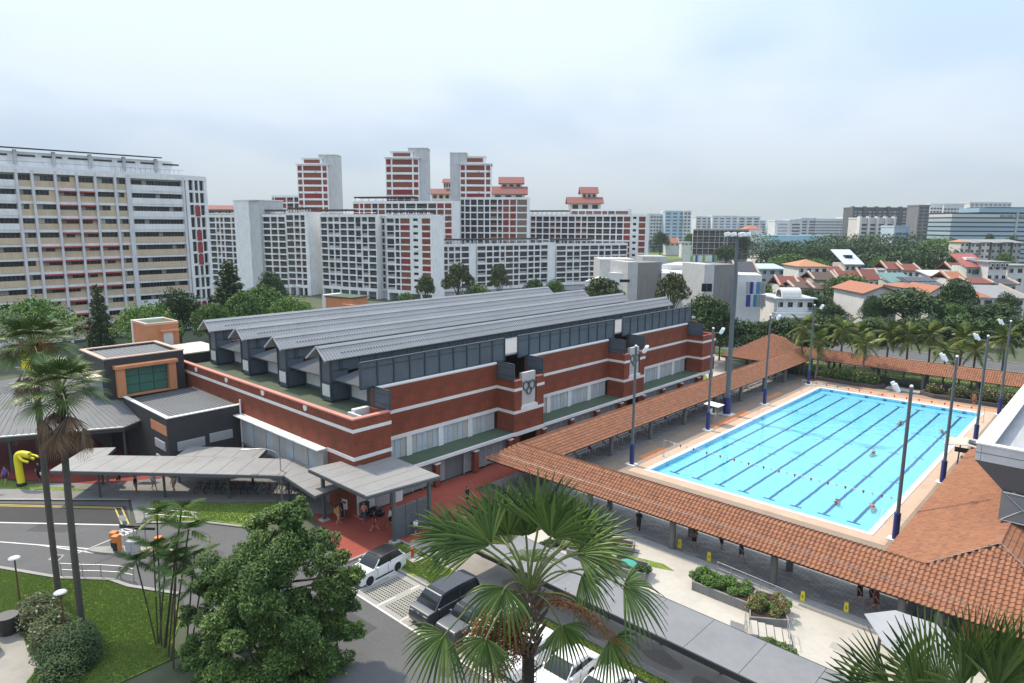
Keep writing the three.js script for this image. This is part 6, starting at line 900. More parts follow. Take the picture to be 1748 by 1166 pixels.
// ---------- the big leafy tree in the foreground ----------
{
  reseed(5); const t = thing('leafy_tree', 'large dense leafy tree filling the lower left foreground', 'tree', [-1.6, 0, 43.2]);
  const lobes = []; const put = (u, v, d, r) => { const p = spot(u, v, d).sub(t.position); lobes.push([p.x, p.y, p.z, r, r * 0.85, r]); };
  for (const [u, v, r, dd] of [[470, 905, 1.7, 0], [440, 935, 1.8, 0.6], [520, 930, 1.6, -0.4], [560, 985, 1.5, 0.6], [400, 975, 1.8, -0.2], [362, 1000, 1.1, 0.3], [470, 985, 2.1, -1.2], [535, 1040, 1.7, 0.2], [420, 1050, 2.0, -1.4], [362, 1075, 1.3, -0.4], [500, 1090, 1.9, -1.0], [575, 1075, 1.2, 0.6], [352, 1130, 1.3, -0.6], [430, 1130, 2.0, -1.6], [520, 1145, 1.7, -0.5], [560, 1125, 1.2, 0.4], [390, 1170, 1.8, -1.4], [470, 1185, 2.0, -1.2], [330, 1180, 1.5, 0], [322, 1105, 0.7, 0.6], [318, 1050, 0.6, 0.4], [600, 985, 0.7, 0.2], [505, 870, 0.7, 0.1], [450, 885, 0.8, 0.3], [595, 1080, 0.8, 0.3], [590, 1030, 0.9, 0.8], [490, 885, 1.0, 0.2]]) put(u, v, 38.5 + dd * 1.4, r);
  const limbs = [tube([V(0, 0, 0), V(0.1, 1.6, 0), V(-0.1, 3.2, 0.1)], 0.26, 8, 8), cyl(0.4, 0.25, 0.8, 0, 0, 0, 9)];
  lobes.forEach((l, i) => { const b = V(0, 2.0 + (i % 4) * 0.35, 0), tip = V(l[0], l[1], l[2]); limbs.push(tube([b, b.clone().lerp(tip, 0.45).add(V(0, 0.4, 0)), tip], 0.075, 6, 5)); });
  mesh('trunk', limbs, barkM, t); const cr = new THREE.Mesh(leafCloud(lobes.flatMap((l) => Array.from({ length: 13 }, () => [l[0] + rr(-0.7, 0.7) * l[3], l[1] + rr(-0.7, 0.75) * l[4], l[2] + rr(-0.7, 0.7) * l[5], l[3] * rr(0.3, 0.5), l[4] * rr(0.25, 0.42), l[5] * rr(0.3, 0.5)])), 120000, 0.12, [[0.035, 0.075, 0.014], [0.05, 0.105, 0.02], [0.075, 0.14, 0.026], [0.115, 0.20, 0.038], [0.20, 0.28, 0.06]], { slim: 0.4 }), leafMat); cr.name = 'crown'; cr.castShadow = cr.receiveShadow = true; t.add(cr);
}
// ---------- palms ----------
function fanLeaf(R, arc, nseg, droop, cols, dead = false) { // blade in its own frame: hub at the origin, midrib along +y, upper face +z; tips hang towards -gz set by droop vector
  const pos = [], col = [];
  for (let i = 0; i < nseg; i++) {
    const a = ((i + 0.5) / nseg - 0.5) * arc, L = R * (0.92 + 0.1 * rnd()) * (1 - 0.12 * Math.pow(Math.abs(a) / (arc / 2), 2)), ca = Math.sin(a), cb = Math.cos(a), c = cols[Math.floor(rnd() * cols.length)], b = rr(0.75, 1.25), hw = arc / nseg * 0.5, sp = rr(0.75, 1.25);
    const P = (r, s, lift) => { const w = r < 0.5 ? Math.tan(hw) * r * L : Math.tan(hw) * 0.5 * L * Math.pow(1 - (r - 0.5) / 0.5, 0.8) * 0.9 + 0.003, x0 = ca * r * L + cb * s * w, y0 = cb * r * L - ca * s * w; return V(x0, y0, lift + 0.10 * R * (1 - Math.cos(a)) * r).addScaledVector(droop, Math.pow(Math.max(0, r - 0.35), 1.7) * R * 1.0 * sp); };
    const rs = [0.04, 0.3, 0.55, 0.74, 0.88, 1.0];
    for (let k = 0; k + 1 < rs.length; k++) for (const s of [-1, 1]) { const m0 = P(rs[k], 0, 0.012), m1 = P(rs[k + 1], 0, 0.012), e0 = P(rs[k], s, 0), e1 = P(rs[k + 1], s, 0); for (const p of [m0, e0, e1, m0, e1, m1]) { pos.push(p.x, p.y, p.z); col.push(c[0] * b, c[1] * b, c[2] * b); } }
  }
  const g = new THREE.BufferGeometry(); g.setAttribute('position', new THREE.Float32BufferAttribute(pos, 3)); g.setAttribute('color', new THREE.Float32BufferAttribute(col, 3)); g.setAttribute('uv', new THREE.Float32BufferAttribute(new Float32Array(pos.length / 3 * 2), 2)); g.computeVertexNormals(); return g;
}
const frondMat = new THREE.MeshPhysicalMaterial({ vertexColors: true, roughness: 0.42, specularIntensity: 0.55, side: THREE.DoubleSide }), petM = lin(0.12, 0.15, 0.04, { roughness: 0.5 }), deadCols = [[0.14, 0.085, 0.045], [0.19, 0.12, 0.065], [0.10, 0.06, 0.035]], fanCols = [[0.035, 0.07, 0.014], [0.055, 0.10, 0.02], [0.085, 0.14, 0.03], [0.12, 0.165, 0.04], [0.065, 0.115, 0.024]];
// a frond from the heart to a hub, its blade pointing along dir
function fanFrond(t, heart, hub, dir, R, o = {}) {
  const d = dir.clone().normalize(), face = (o.face || V(0, 1, 0)).clone(); face.addScaledVector(d, -face.dot(d)); if (face.lengthSq() < 1e-4) face.set(1, 0, 0); face.normalize(); const X = d.clone().cross(face).normalize(), m = new THREE.Matrix4().makeBasis(X, d, face), inv = m.clone().invert();
  const droop = V(0, -1, 0).applyMatrix4(inv).multiplyScalar(o.droop ?? 0.55);
  const g = fanLeaf(R, o.arc || 3.9, o.seg || 34, droop, o.cols || fanCols); g.applyMatrix4(m.setPosition(hub)); g.computeVertexNormals();
  const f = mesh(o.dead ? 'dead_frond' : 'frond', g, frondMat, t, true); mesh('petiole', tube([heart, heart.clone().lerp(hub, 0.5).add(V(0, (o.lift ?? 0.12) * heart.distanceTo(hub), 0)), hub, hub.clone().addScaledVector(d, R * 0.15)], o.pr || 0.02, 10, 5), o.dead ? lin(0.14, 0.09, 0.05) : petM, f); return f;
}
function fruitStalk(t, a, b, n, r, cols) { reseed(n * 13 + 5); const mid = a.clone().lerp(b, 0.5).add(V(0, 0.25 * a.distanceTo(b), 0)), c = new THREE.CatmullRomCurve3([a, mid, b]), g = [tube([a, mid, b], 0.012, 12, 4)], berries = [];
  for (let i = 0; i < n; i++) { const p = c.getPoint(0.35 + 0.65 * rnd()), q = p.clone().add(V(rr(-1, 1), rr(-1.1, 0.3), rr(-1, 1)).multiplyScalar(r)); g.push(bar(p, q, 0.004, 3)); if (rnd() < 0.5) berries.push(new THREE.IcosahedronGeometry(0.018, 0).translate(q.x, q.y, q.z)); }
  const f = mesh('fruit_stalk', g, lin(...cols[0], { roughness: 0.8 }), t); mesh('berries', berries, lin(...cols[1], { roughness: 0.4 }), f); stuff(f.children[0]); }
{ // foreground fan palm
  reseed(9); const heart = spot(903, 1010, 13), base = V(heart.x + 0.12, 0, heart.z + 0.1), t = thing('fan_palm', 'tall fan palm with red fruit rising in front of the parked cars', 'palm', [base.x, 0, base.z]); const L = (v) => v.clone().sub(base);
  const hub = (u, v, dd = 0) => L(spot(u, v, 13 + dd)), H0 = L(heart), toCam = fwd.clone().setY(0).normalize().negate(), R3 = (r, u, c) => rgt.clone().setY(0).normalize().multiplyScalar(r).add(V(0, u, 0)).addScaledVector(toCam, c);
  mesh('trunk', [tube([V(0, 0, 0), V(0.05, 6, 0), V(-0.02, 12, 0), H0.clone().add(V(0.0, -1.15, 0))], 0.125, 24, 10)].concat(Array.from({ length: 60 }, (_, i) => new THREE.TorusGeometry(0.126, 0.009, 4, 10).rotateX(Math.PI / 2).translate(0.03, H0.y - 1.4 - i * 0.11, 0))), lin(0.05, 0.043, 0.036, { roughness: 0.95, map: rep(T.streak, 0.6) }), t);
  mesh('crownshaft', Array.from({ length: 70 }, (_, i) => { const a = i * 2.4, y = -1.25 + i * 0.019, r = 0.14 + 0.09 * Math.sin(i / 70 * 3); return bar(H0.clone().add(V(Math.cos(a) * r * 0.7, y - 0.1, Math.sin(a) * r * 0.7)), H0.clone().add(V(Math.cos(a) * r * 1.7, y + 0.22, Math.sin(a) * r * 1.7)), 0.035, 5, 0.014); }), lin(0.15, 0.115, 0.09, { roughness: 0.95 }), t);
  const F = [[868, 915, 0.2, [-0.28, 1, 0.05], 1.32], [918, 905, -0.2, [0.06, 1, -0.1], 1.38], [955, 915, 0.4, [0.36, 1, 0.1], 1.28], [838, 930, -0.3, [-0.62, 0.85, 0.1], 1.25], [898, 915, 0.7, [-0.08, 1, 0.4], 1.25], [975, 925, 0.0, [0.75, 0.75, 0.2], 1.22], [1000, 935, 0.5, [0.95, 0.5, 0.1], 1.15], [800, 925, 0.1, [-0.95, 0.42, 0.2], 1.15], [815, 940, 0.6, [-0.85, 0.35, -0.2], 1.05], [940, 918, -0.4, [0.26, 1, 0.3], 1.25], [778, 915, 0.0, [-1, 0.12, 0.1], 0.95], [955, 935, 0.9, [0.55, 0.6, -0.6], 1.2], [868, 930, 0.9, [-0.4, 0.7, -0.7], 1.2], [850, 910, 0.8, [-0.48, 0.9, -0.3], 1.25], [985, 945, -0.5, [0.85, 0.25, 0.5], 1.0]];
  for (const [u, v, dd, d, R] of F) fanFrond(t, H0, hub(u, v, dd), R3(...d), R, { face: R3(-d[0] * 0.5, 0.5, 0.9), droop: 0.24, arc: 1.9 + rnd() * 0.6, seg: 16, pr: 0.024 });
  const D = [[862, 1003, -0.5, [-0.35, -0.75, 0.5], 0.92, [0, 0.5, 0.9]], [760, 1082, -0.7, [-0.55, -0.75, 0.2], 0.95, [-0.2, 0.7, 0.8]], [993, 982, 0.2, [0.6, -0.55, 0.1], 0.8, [0.2, 0.8, 0.5]], [1064, 1000, 0.2, [0.95, -0.4, 0.1], 1.0, [0.2, 0.9, 0.5]], [958, 1068, -0.2, [0.3, -0.95, 0.1], 0.75, [0.3, 0.3, 0.9]], [1040, 1092, -0.1, [0.55, -0.8, 0.1], 0.85, [0.3, 0.5, 0.8]], [830, 1090, -0.9, [-0.3, -0.95, 0.3], 0.8, [-0.1, 0.3, 1]], [905, 960, 1.2, [0.1, 0.2, -1], 0.9, [0, 1, 0.3]]];
  for (const [u, v, dd, d, R, f] of D) fanFrond(t, H0, hub(u, v, dd), R3(...d), R, { face: R3(...f), droop: 0.85, arc: 2.9, lift: 0.22, seg: 20 });
  for (let i = 0; i < 12; i++) fruitStalk(t, H0.clone().add(V(0, -0.35, 0)), hub(...[[830, 1120], [810, 1140], [850, 1150], [860, 1090], [790, 1105], [1010, 1060], [1040, 1085], [1075, 1115], [800, 1070], [875, 1130], [1000, 1030], [840, 1160]][i], rr(-0.6, 0.4)), i < 5 || i === 9 || i === 11 ? 300 : 80, i < 5 || i === 9 || i === 11 ? 0.24 : 0.14, [[0.22, 0.085, 0.02], i % 2 ? [0.16, 0.03, 0.025] : [0.30, 0.11, 0.02]]);
}
{ // fan palm at the lower right corner, its heart below the frame
  reseed(19); const heart = spot(1610, 1290, 11.5), base = V(heart.x, 0, heart.z), t = thing('fan_palm', 'fan palm whose upright fronds enter at the lower right corner', 'palm', [base.x, 0, base.z]), L = (v) => v.clone().sub(base), H0 = L(heart), toCam = fwd.clone().setY(0).normalize().negate(), R3 = (r, u, c) => rgt.clone().setY(0).normalize().multiplyScalar(r).add(V(0, u, 0)).addScaledVector(toCam, c);
  mesh('trunk', tube([V(0, 0, 0), V(0.05, H0.y * 0.5, 0), H0.clone().add(V(0, -0.4, 0))], 0.13, 16, 10), lin(0.05, 0.043, 0.036, { roughness: 0.95 }), t);
  for (const [u, v, dd, d, R] of [[1520, 1215, 0, [-0.85, 0.55, 0], 1.25], [1580, 1215, -0.3, [-0.62, 0.9, 0.1], 1.6], [1500, 1240, 0.4, [-1, 0.32, 0.1], 1.25], [1660, 1200, 0.3, [-0.05, 1, -0.1], 1.45], [1690, 1195, -0.2, [0.05, 1, 0.1], 1.35], [1735, 1210, 0, [0.35, 0.95, 0], 1.4], [1640, 1215, -0.5, [-0.28, 1, 0.3], 1.5], [1780, 1220, 0.3, [0.6, 0.8, 0], 1.4], [1565, 1230, -0.6, [-0.72, 0.75, 0.4], 1.45], [1700, 1220, -0.6, [0.15, 1, 0.4], 1.4], [1610, 1225, 0.5, [-0.4, 1, -0.3], 1.4]]) fanFrond(t, H0, L(spot(u, v - 42, 11.5 + dd)), R3(...d), R, { face: R3(-d[0] * 0.4, 0.35, 0.9), droop: 0.1, arc: 1.5 + rnd() * 0.4, seg: 16 });
}
// two tall palms with hanging dead fronds on the lawn
for (const [x, z, hh, sd, label, fruit] of [[-16.2, 48.9, 17.2, 31, 'taller left palm with orange fruit on the lawn', true], [-10.1, 49.1, 15.3, 33, 'nearer left palm with a skirt of dead brown fronds', false]]) {
  reseed(sd); const t = thing('lawn_fan_palm', label, 'palm', [x, 0, z], 0, 'two tall fan palms on the lawn'), H0 = V(-0.35, hh, -0.3);
  mesh('trunk', [tube([V(0, 0, 0), V(0.02, hh * 0.4, 0), V(-0.2, hh * 0.78, -0.15), H0.clone().add(V(0, -0.7, 0))], 0.19, 26, 9), cyl(0.27, 0.2, 0.7, 0, 0, 0, 10)].concat(Array.from({ length: 26 }, (_, i) => new THREE.TorusGeometry(0.193, 0.014, 4, 9).rotateX(Math.PI / 2).translate(-0.004 * i, 1 + i * 0.42, -0.003 * i))), lin(0.085, 0.075, 0.065, { roughness: 0.95, map: rep(T.streak, 1.5) }), t);
  mesh('leaf_bases', Array.from({ length: 40 }, (_, i) => { const a = i * 2.4, y = -2.2 + i * 0.055; return bar(H0.clone().add(V(Math.cos(a) * 0.15, y, Math.sin(a) * 0.15)), H0.clone().add(V(Math.cos(a) * 0.36, y + 0.35, Math.sin(a) * 0.36)), 0.06, 5, 0.025); }), lin(0.055, 0.042, 0.032, { roughness: 1 }), t);
  for (let i = 0; i < 26; i++) { const a = i * 2.399, el = 1.2 - i * 0.062, d = V(Math.cos(a) * Math.cos(el), Math.sin(el), Math.sin(a) * Math.cos(el)); fanFrond(t, H0, H0.clone().addScaledVector(d, 1.5), d.clone().add(V(0, -0.18, 0)), 1.4, { droop: 0.45, arc: 3.7, seg: 26, pr: 0.03, face: V(0, 1, 0) }); }
  const nd = fruit ? 7 : 11; for (let i = 0; i < nd; i++) { const a = i * 2.399 + 0.5, d = V(Math.cos(a) * 0.8, -0.9, Math.sin(a) * 0.8).normalize(); fanFrond(t, H0.clone().add(V(0, -0.5, 0)), H0.clone().add(V(Math.cos(a) * 0.95, -1.2 - rnd() * 1.5, Math.sin(a) * 0.95)), V(Math.cos(a) * 0.2, -1, Math.sin(a) * 0.2), 1.45, { dead: true, droop: 0.3, arc: 2.0, seg: 20, cols: deadCols, pr: 0.03, face: V(Math.cos(a), 0.1, Math.sin(a)), lift: 0.05 }); }
  if (fruit) for (let i = 0; i < 9; i++) { const a = i * 0.7; fruitStalk(t, H0, H0.clone().add(V(Math.cos(a) * 1.5, 0.1 - rnd() * 1.2, Math.sin(a) * 1.5)), 170, 0.4, [[0.25, 0.08, 0.025], [0.34, 0.10, 0.02]]); }
}
function featherFrond(L, n, cols, droop) { // rachis along +y bending down, leaflets both sides
  const pos = [], col = [], c0 = (t) => V(0, L * t * (1 - 0.12 * t), -L * droop * t * t), q = [];
  for (let i = 0; i < n; i++) for (const s of [-1, 1]) { const t = 0.14 + 0.86 * i / n, p = c0(t), l = L * 0.34 * Math.sin(Math.PI * (0.18 + 0.8 * t)) + 0.05, w = L * 0.013, c = cols[Math.floor(rnd() * cols.length)], b = rr(0.75, 1.25), e = p.clone().add(V(s * l * 0.86, l * 0.45, -l * (0.25 + 0.35 * rnd()))), m = p.clone().lerp(e, 0.5).add(V(0, 0, l * 0.07)); for (const v of [p.clone().add(V(0, -w, 0)), p.clone().add(V(0, w, 0)), m.clone().add(V(0, w, 0)), p.clone().add(V(0, -w, 0)), m.clone().add(V(0, w, 0)), m.clone().add(V(0, -w, 0)), m.clone().add(V(0, -w, 0)), m.clone().add(V(0, w, 0)), e]) { pos.push(v.x, v.y, v.z); col.push(c[0] * b, c[1] * b, c[2] * b); } }
  const g = new THREE.BufferGeometry(); g.setAttribute('position', new THREE.Float32BufferAttribute(pos, 3)); g.setAttribute('color', new THREE.Float32BufferAttribute(col, 3)); g.setAttribute('uv', new THREE.Float32BufferAttribute(new Float32Array(pos.length / 3 * 2), 2)); g.computeVertexNormals();
  return [g, paint(clean(tube([c0(0), c0(0.33), c0(0.66), c0(1)], L * 0.011, 8, 4)), 0.10, 0.12, 0.03)];
}
function featherCrown(t, at, n, L, cols, parts, up = 1.2, span = 1.9) { for (let i = 0; i < n; i++) { const a = i * 2.399, el = up - span * i / n, d = V(Math.cos(a) * Math.cos(el), Math.sin(el), Math.sin(a) * Math.cos(el)), side = d.clone().cross(V(0, 1, 0)).normalize(), top = side.clone().cross(d).normalize(), m = new THREE.Matrix4().makeBasis(side, d, top).setPosition(at), g = merge(featherFrond(L * rr(0.85, 1.1), 36, cols, 0.42)); g.applyMatrix4(m); mesh(parts || 'frond', g, frondMat, t, true); } }
// coconut palms behind the far walkway
{
  const protosC = [61, 62, 63].map((s, k) => { reseed(s); const t = new THREE.Group(); mesh('trunk', tube([V(0, 0, 0), V(0.2, 2, 0.1), V(0.1, 5.4, 0)], 0.15, 12, 8), barkGrey, t); featherCrown(t, V(0.1, 5.4, 0), 15, 2.9, GREEN.coco); mesh('coconuts', Array.from({ length: 7 }, (_, i) => new THREE.SphereGeometry(0.16, 7, 6).translate(0.1 + Math.cos(i) * 0.28, 5.2 - (i % 2) * 0.15, Math.sin(i) * 0.28)), lin(0.16, 0.12, 0.03), t); return t; });
  const at = [[1383, 532, 112, 'the one nearest the mast and the pavilion'], [1412, 562, 108, 'a low one just right of the first pole'], [1455, 538, 112, 'third from the left'], [1498, 566, 105, 'a short one in front of the flower bed'], [1536, 545, 112, 'left of the broad dark tree'], [1568, 546, 110, 'under the broad dark tree'], [1608, 548, 108, 'under the tall irregular tree'], [1640, 580, 103, 'a short one before the far tiled roof'], [1668, 550, 106, 'right of the near pole tops'], [1690, 578, 102, 'a short one beside the right pole'], [1738, 550, 104, 'at the right edge of the picture'], [1480, 552, 116, 'behind the third one']];
  at.forEach(([u, v, d, w], i) => { const p = protosC[i % 3], g = p.clone(), b = spot(u, 400, d), h = spot(u, v, d).y; g.name = numbered('coconut_palm'); g.userData = {}; tag(g, 'coconut palm behind the pool, ' + w, 'palm', 'coconut palms behind the far walkway'); g.position.set(b.x, 0, b.z); const k = h / 7.4; g.scale.set(0.9 + 0.1 * k, k, 0.9 + 0.1 * k); g.rotation.y = i * 1.3; scene.add(g); });
}
// clump of slender palms on the lawn
{
  reseed(71); const spotsA = [[267, 1102, 232, 958], [270, 1100, 262, 935], [272, 1100, 285, 940], [276, 1104, 268, 880], [280, 1108, 310, 870], [283, 1106, 300, 950], [287, 1124, 302, 962], [292, 1126, 322, 905], [296, 1142, 300, 985], [318, 1110, 332, 950], [326, 1112, 345, 990]];
  const t = thing('slender_palm_clump', 'clump of slender dark stemmed palms on the lawn beside the leafy tree', 'palm clump', [-5.6, 0, 46.4]);
  for (const [u, v, u2, v2] of spotsA) { const b = gp(u, v), dep = b.clone().sub(CAM).dot(fwd), top = spot(u2, v2, dep + rr(-0.5, 0.5)), B = b.sub(t.position), Tp = top.sub(t.position); mesh('stem', tube([B, B.clone().lerp(Tp, 0.5).add(V(0, 0.15, 0)), Tp], 0.045, 12, 6), lin(0.05, 0.045, 0.03), t); featherCrown(t, Tp, 7, 1.5, GREEN.palm, 'frond', 1.1, 1.5); }
}
// ---------- shrubs ----------
function shrub(name, label, cat, lobes, n, size, cols, flowers) { const t = thing(name, label, cat); const f = new THREE.Mesh(leafCloud(lobes, n, size, cols, { floor: 0.02 }), leafMat); f.name = 'foliage'; f.castShadow = f.receiveShadow = true; t.add(f); if (flowers) { const g = new THREE.Mesh(leafCloud(lobes.map((l) => [l[0], l[1] + l[4] * 0.12, l[2], l[3] * 1.02, l[4], l[5] * 1.02]), flowers[0], flowers[2] || 0.09, flowers[1], { slim: 0.9, floor: 0.5 }), leafMat); g.name = 'flowers'; g.castShadow = g.receiveShadow = true; t.add(g); stuff(g); } return t; }
{
  reseed(81); const row = (x0, x1, z0, z1, n, r, y0) => Array.from({ length: n }, () => { const k = r * rr(0.7, 1.25); return [rr(x0, x1), y0 + k * 0.75, rr(z0, z1), k * 1.1, k, k * 1.1]; });
  const pinkF = [[0.50, 0.17, 0.15], [0.62, 0.28, 0.22], [0.42, 0.11, 0.12]];
  shrub('flowering_shrubs', 'pink flowering shrubs in the long bed at the far left of the pool', 'shrubs', row(-3.4, 5.6, -57.6, -56.0, 22, 0.95, 0.4), 13000, 0.13, GREEN.mid, [900, pinkF]); shrub('flowering_shrubs', 'pink and orange flowering shrubs in the far right bed', 'shrubs', row(13.5, 25.6, -57.6, -56.2, 24, 0.85, 0.4), 12000, 0.13, GREEN.olive, [900, pinkF.concat([[0.55, 0.25, 0.08]])]);
  shrub('terrace_hedge', 'dark mottled hedge along the curved terrace edge', 'hedge', row(-15.4, -9.6, 49.9, 51.2, 22, 0.7, 0.0), 16000, 0.09, GREEN.olive.concat([[0.09, 0.05, 0.03]]), [500, [[0.4, 0.42, 0.36], [0.2, 0.3, 0.15]], 0.08]); shrub('fine_leaf_bush', 'soft dark green bush at the bottom left corner of the lawn', 'bush', row(-8.4, -5.4, 49.8, 51.4, 12, 0.95, 0), 15000, 0.085, GREEN.dark);
  shrub('clipped_plants', 'low green plants filling the long plaza planter', 'plants', row(14.5, 18.3, 16.4, 18.0, 26, 0.34, 0.55), 9000, 0.07, GREEN.light.concat(GREEN.mid)); shrub('red_leaf_plants', 'red and cream leaved plants in the end planter', 'plants', row(18.9, 20.8, 16.4, 18.6, 16, 0.38, 0.45), 5000, 0.07, GREEN.mid.concat([[0.22, 0.03, 0.025], [0.3, 0.28, 0.14]])); shrub('seedlings', 'small green seedlings in the soil planter', 'plants', row(5.4, 7.6, 18.6, 19.6, 12, 0.14, 0.6), 700, 0.07, GREEN.mid); shrub('seedlings', 'small plants at the edge of the turquoise cloth planter', 'plants', row(11.0, 11.8, 18.7, 19.8, 9, 0.22, 0.55), 1200, 0.07, GREEN.dark);
  shrub('low_plants', 'low dark plants beside the grey canopy at the plaza edge', 'plants', row(2.6, 4.4, 19.5, 22.5, 10, 0.3, 0), 2600, 0.08, GREEN.dark); shrub('low_plants', 'green plants below the plaza steps near the canopy', 'plants', row(21.3, 23.0, 21.0, 22.6, 10, 0.34, 0), 3200, 0.08, GREEN.mid);
  // grass blades on the lawns
  const blade = new THREE.BufferGeometry(); blade.setAttribute('position', new THREE.Float32BufferAttribute([-0.012, 0, 0, 0.012, 0, 0, 0.03, 0.09, 0.01, 0, 0, -0.012, 0, 0, 0.012, -0.02, 0.08, 0.02, -0.01, 0, 0.01, 0.01, 0, -0.01, 0.0, 0.10, -0.035], 3)); blade.computeVertexNormals();
  const area = [[-26, 51.8], [-23.9, 51.1], [-18.8, 48.4], [-16, 46.0], [-14.1, 45.4], [-10.6, 43.6], [-7.2, 44.5], [-5.3, 45.7], [-3.7, 45.9], [-3.4, 56], [-26, 56]], mats = [], m4 = new THREE.Matrix4(), q = new THREE.Quaternion(), sc = new THREE.Vector3();
  const add = (x, z, y) => { const k = rr(0.6, 1.3); mats.push(new THREE.Matrix4().compose(V(x, y, z), q.setFromAxisAngle(V(0, 1, 0), rnd() * 6.28), sc.set(k * 1.6, k, k * 1.6))); };
  while (mats.length < 60000) { const x = rr(-26, -3), z = rr(43.5, 54); if (inPoly(area, x, z) && !inPoly([[-26, 75], [-14.2, 51.3], [-12.4, 51.7], [-10.1, 51.9], [-8.5, 51.7], [-6.5, 53.2], [-6, 75]], x, z)) add(x, z, 0.01); }
  for (let i = 0; i < 22000; i++) add(rr(-5.8, 22), rr(28.2, 30.4), 0.01); for (let i = 0; i < 16000; i++) { const x = rr(-28.6, -15.7), z = rr(30.6, 40); if (inPoly([[-28.4, 38.6], [-23.7, 34.6], [-20, 31], [-16.4, 30.8], [-15.8, 31.1], [-16.9, 34.5], [-20.4, 36.4], [-23.9, 40]], x, z)) add(x, z, 0.02); }
  const im = instanced('grass_blades', blade, new THREE.MeshStandardMaterial({ roughness: 0.9, side: THREE.DoubleSide }), mats, scene, [[0.15, 0.26, 0.045], [0.19, 0.30, 0.055], [0.23, 0.32, 0.065], [0.27, 0.29, 0.08]]); tag(im, 'short grass blades of the lawns', 'grass');
}
// ---------- apartment blocks ----------
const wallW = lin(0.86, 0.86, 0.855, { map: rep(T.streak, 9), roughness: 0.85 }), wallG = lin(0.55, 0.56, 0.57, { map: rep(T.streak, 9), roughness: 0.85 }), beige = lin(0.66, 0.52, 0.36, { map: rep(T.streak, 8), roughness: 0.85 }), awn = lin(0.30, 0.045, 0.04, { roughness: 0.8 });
const redP = [lin(0.26, 0.085, 0.05, { roughness: 0.85, map: rep(T.blotch, 3) }), lin(0.22, 0.06, 0.04, { roughness: 0.85, map: rep(T.blotch, 3) }), lin(0.27, 0.03, 0.03, { roughness: 0.85 })], umber = lin(0.075, 0.062, 0.055, { roughness: 0.85 }), taupe = lin(0.20, 0.155, 0.12, { roughness: 0.85 });
const winMat = [0.9, 1.15, 0.7].map((k) => { const m = new THREE.MeshStandardMaterial({ vertexColors: true, roughness: 0.25 }); m.color.setRGB(k, k, k); return m; });
const winCache = new Map(), acGeo = uvm(bx(-0.42, 0.42, 0, 0.6, -0.1, 0.32)), acMat = lin(0.55, 0.55, 0.53);
function winGeo(w, h, kind) { // pane, railing and mullions in one small piece, front at z = 0
  const key = w.toFixed(2) + h.toFixed(2) + kind; if (winCache.has(key)) return winCache.get(key);
  const g = [paint(bx(-w / 2, w / 2, 0, h, -0.06, -0.02), 0.018, 0.02, 0.023)];
  const n = Math.max(2, Math.round(w / 0.75)); for (let i = 1; i < n; i++) g.push(paint(bx(-w / 2 + i * w / n - 0.03, -w / 2 + i * w / n + 0.03, 0, h, -0.03, 0.02), 0.16, 0.16, 0.16));
  if (kind === 'rail') g.push(paint(bx(-w / 2, w / 2, 0, h * 0.42, -0.02, 0.04), 0.055, 0.046, 0.042), paint(bx(-w / 2, w / 2, h * 0.42, h * 0.46, -0.02, 0.06), 0.28, 0.28, 0.28));
  if (kind === 'curtain') g.push(paint(bx(-w / 2 + 0.05, -w / 2 + w * 0.34, h * 0.05, h * 0.95, -0.02, 0.0), 0.36, 0.35, 0.33));
  if (kind === 'tall') g.push(paint(bx(-w / 2, w / 2, 0, h * 0.22, -0.02, 0.05), 0.42, 0.42, 0.42), paint(bx(-w / 2, w / 2, h * 0.5, h * 0.54, -0.03, 0.03), 0.4, 0.4, 0.4));
  if (kind === 'pink') g.push(paint(bx(-w / 2, w / 2, 0, h * 0.42, -0.02, 0.04), 0.24, 0.11, 0.08));
  const m = uvm(merge(g)); winCache.set(key, m); return m;
}
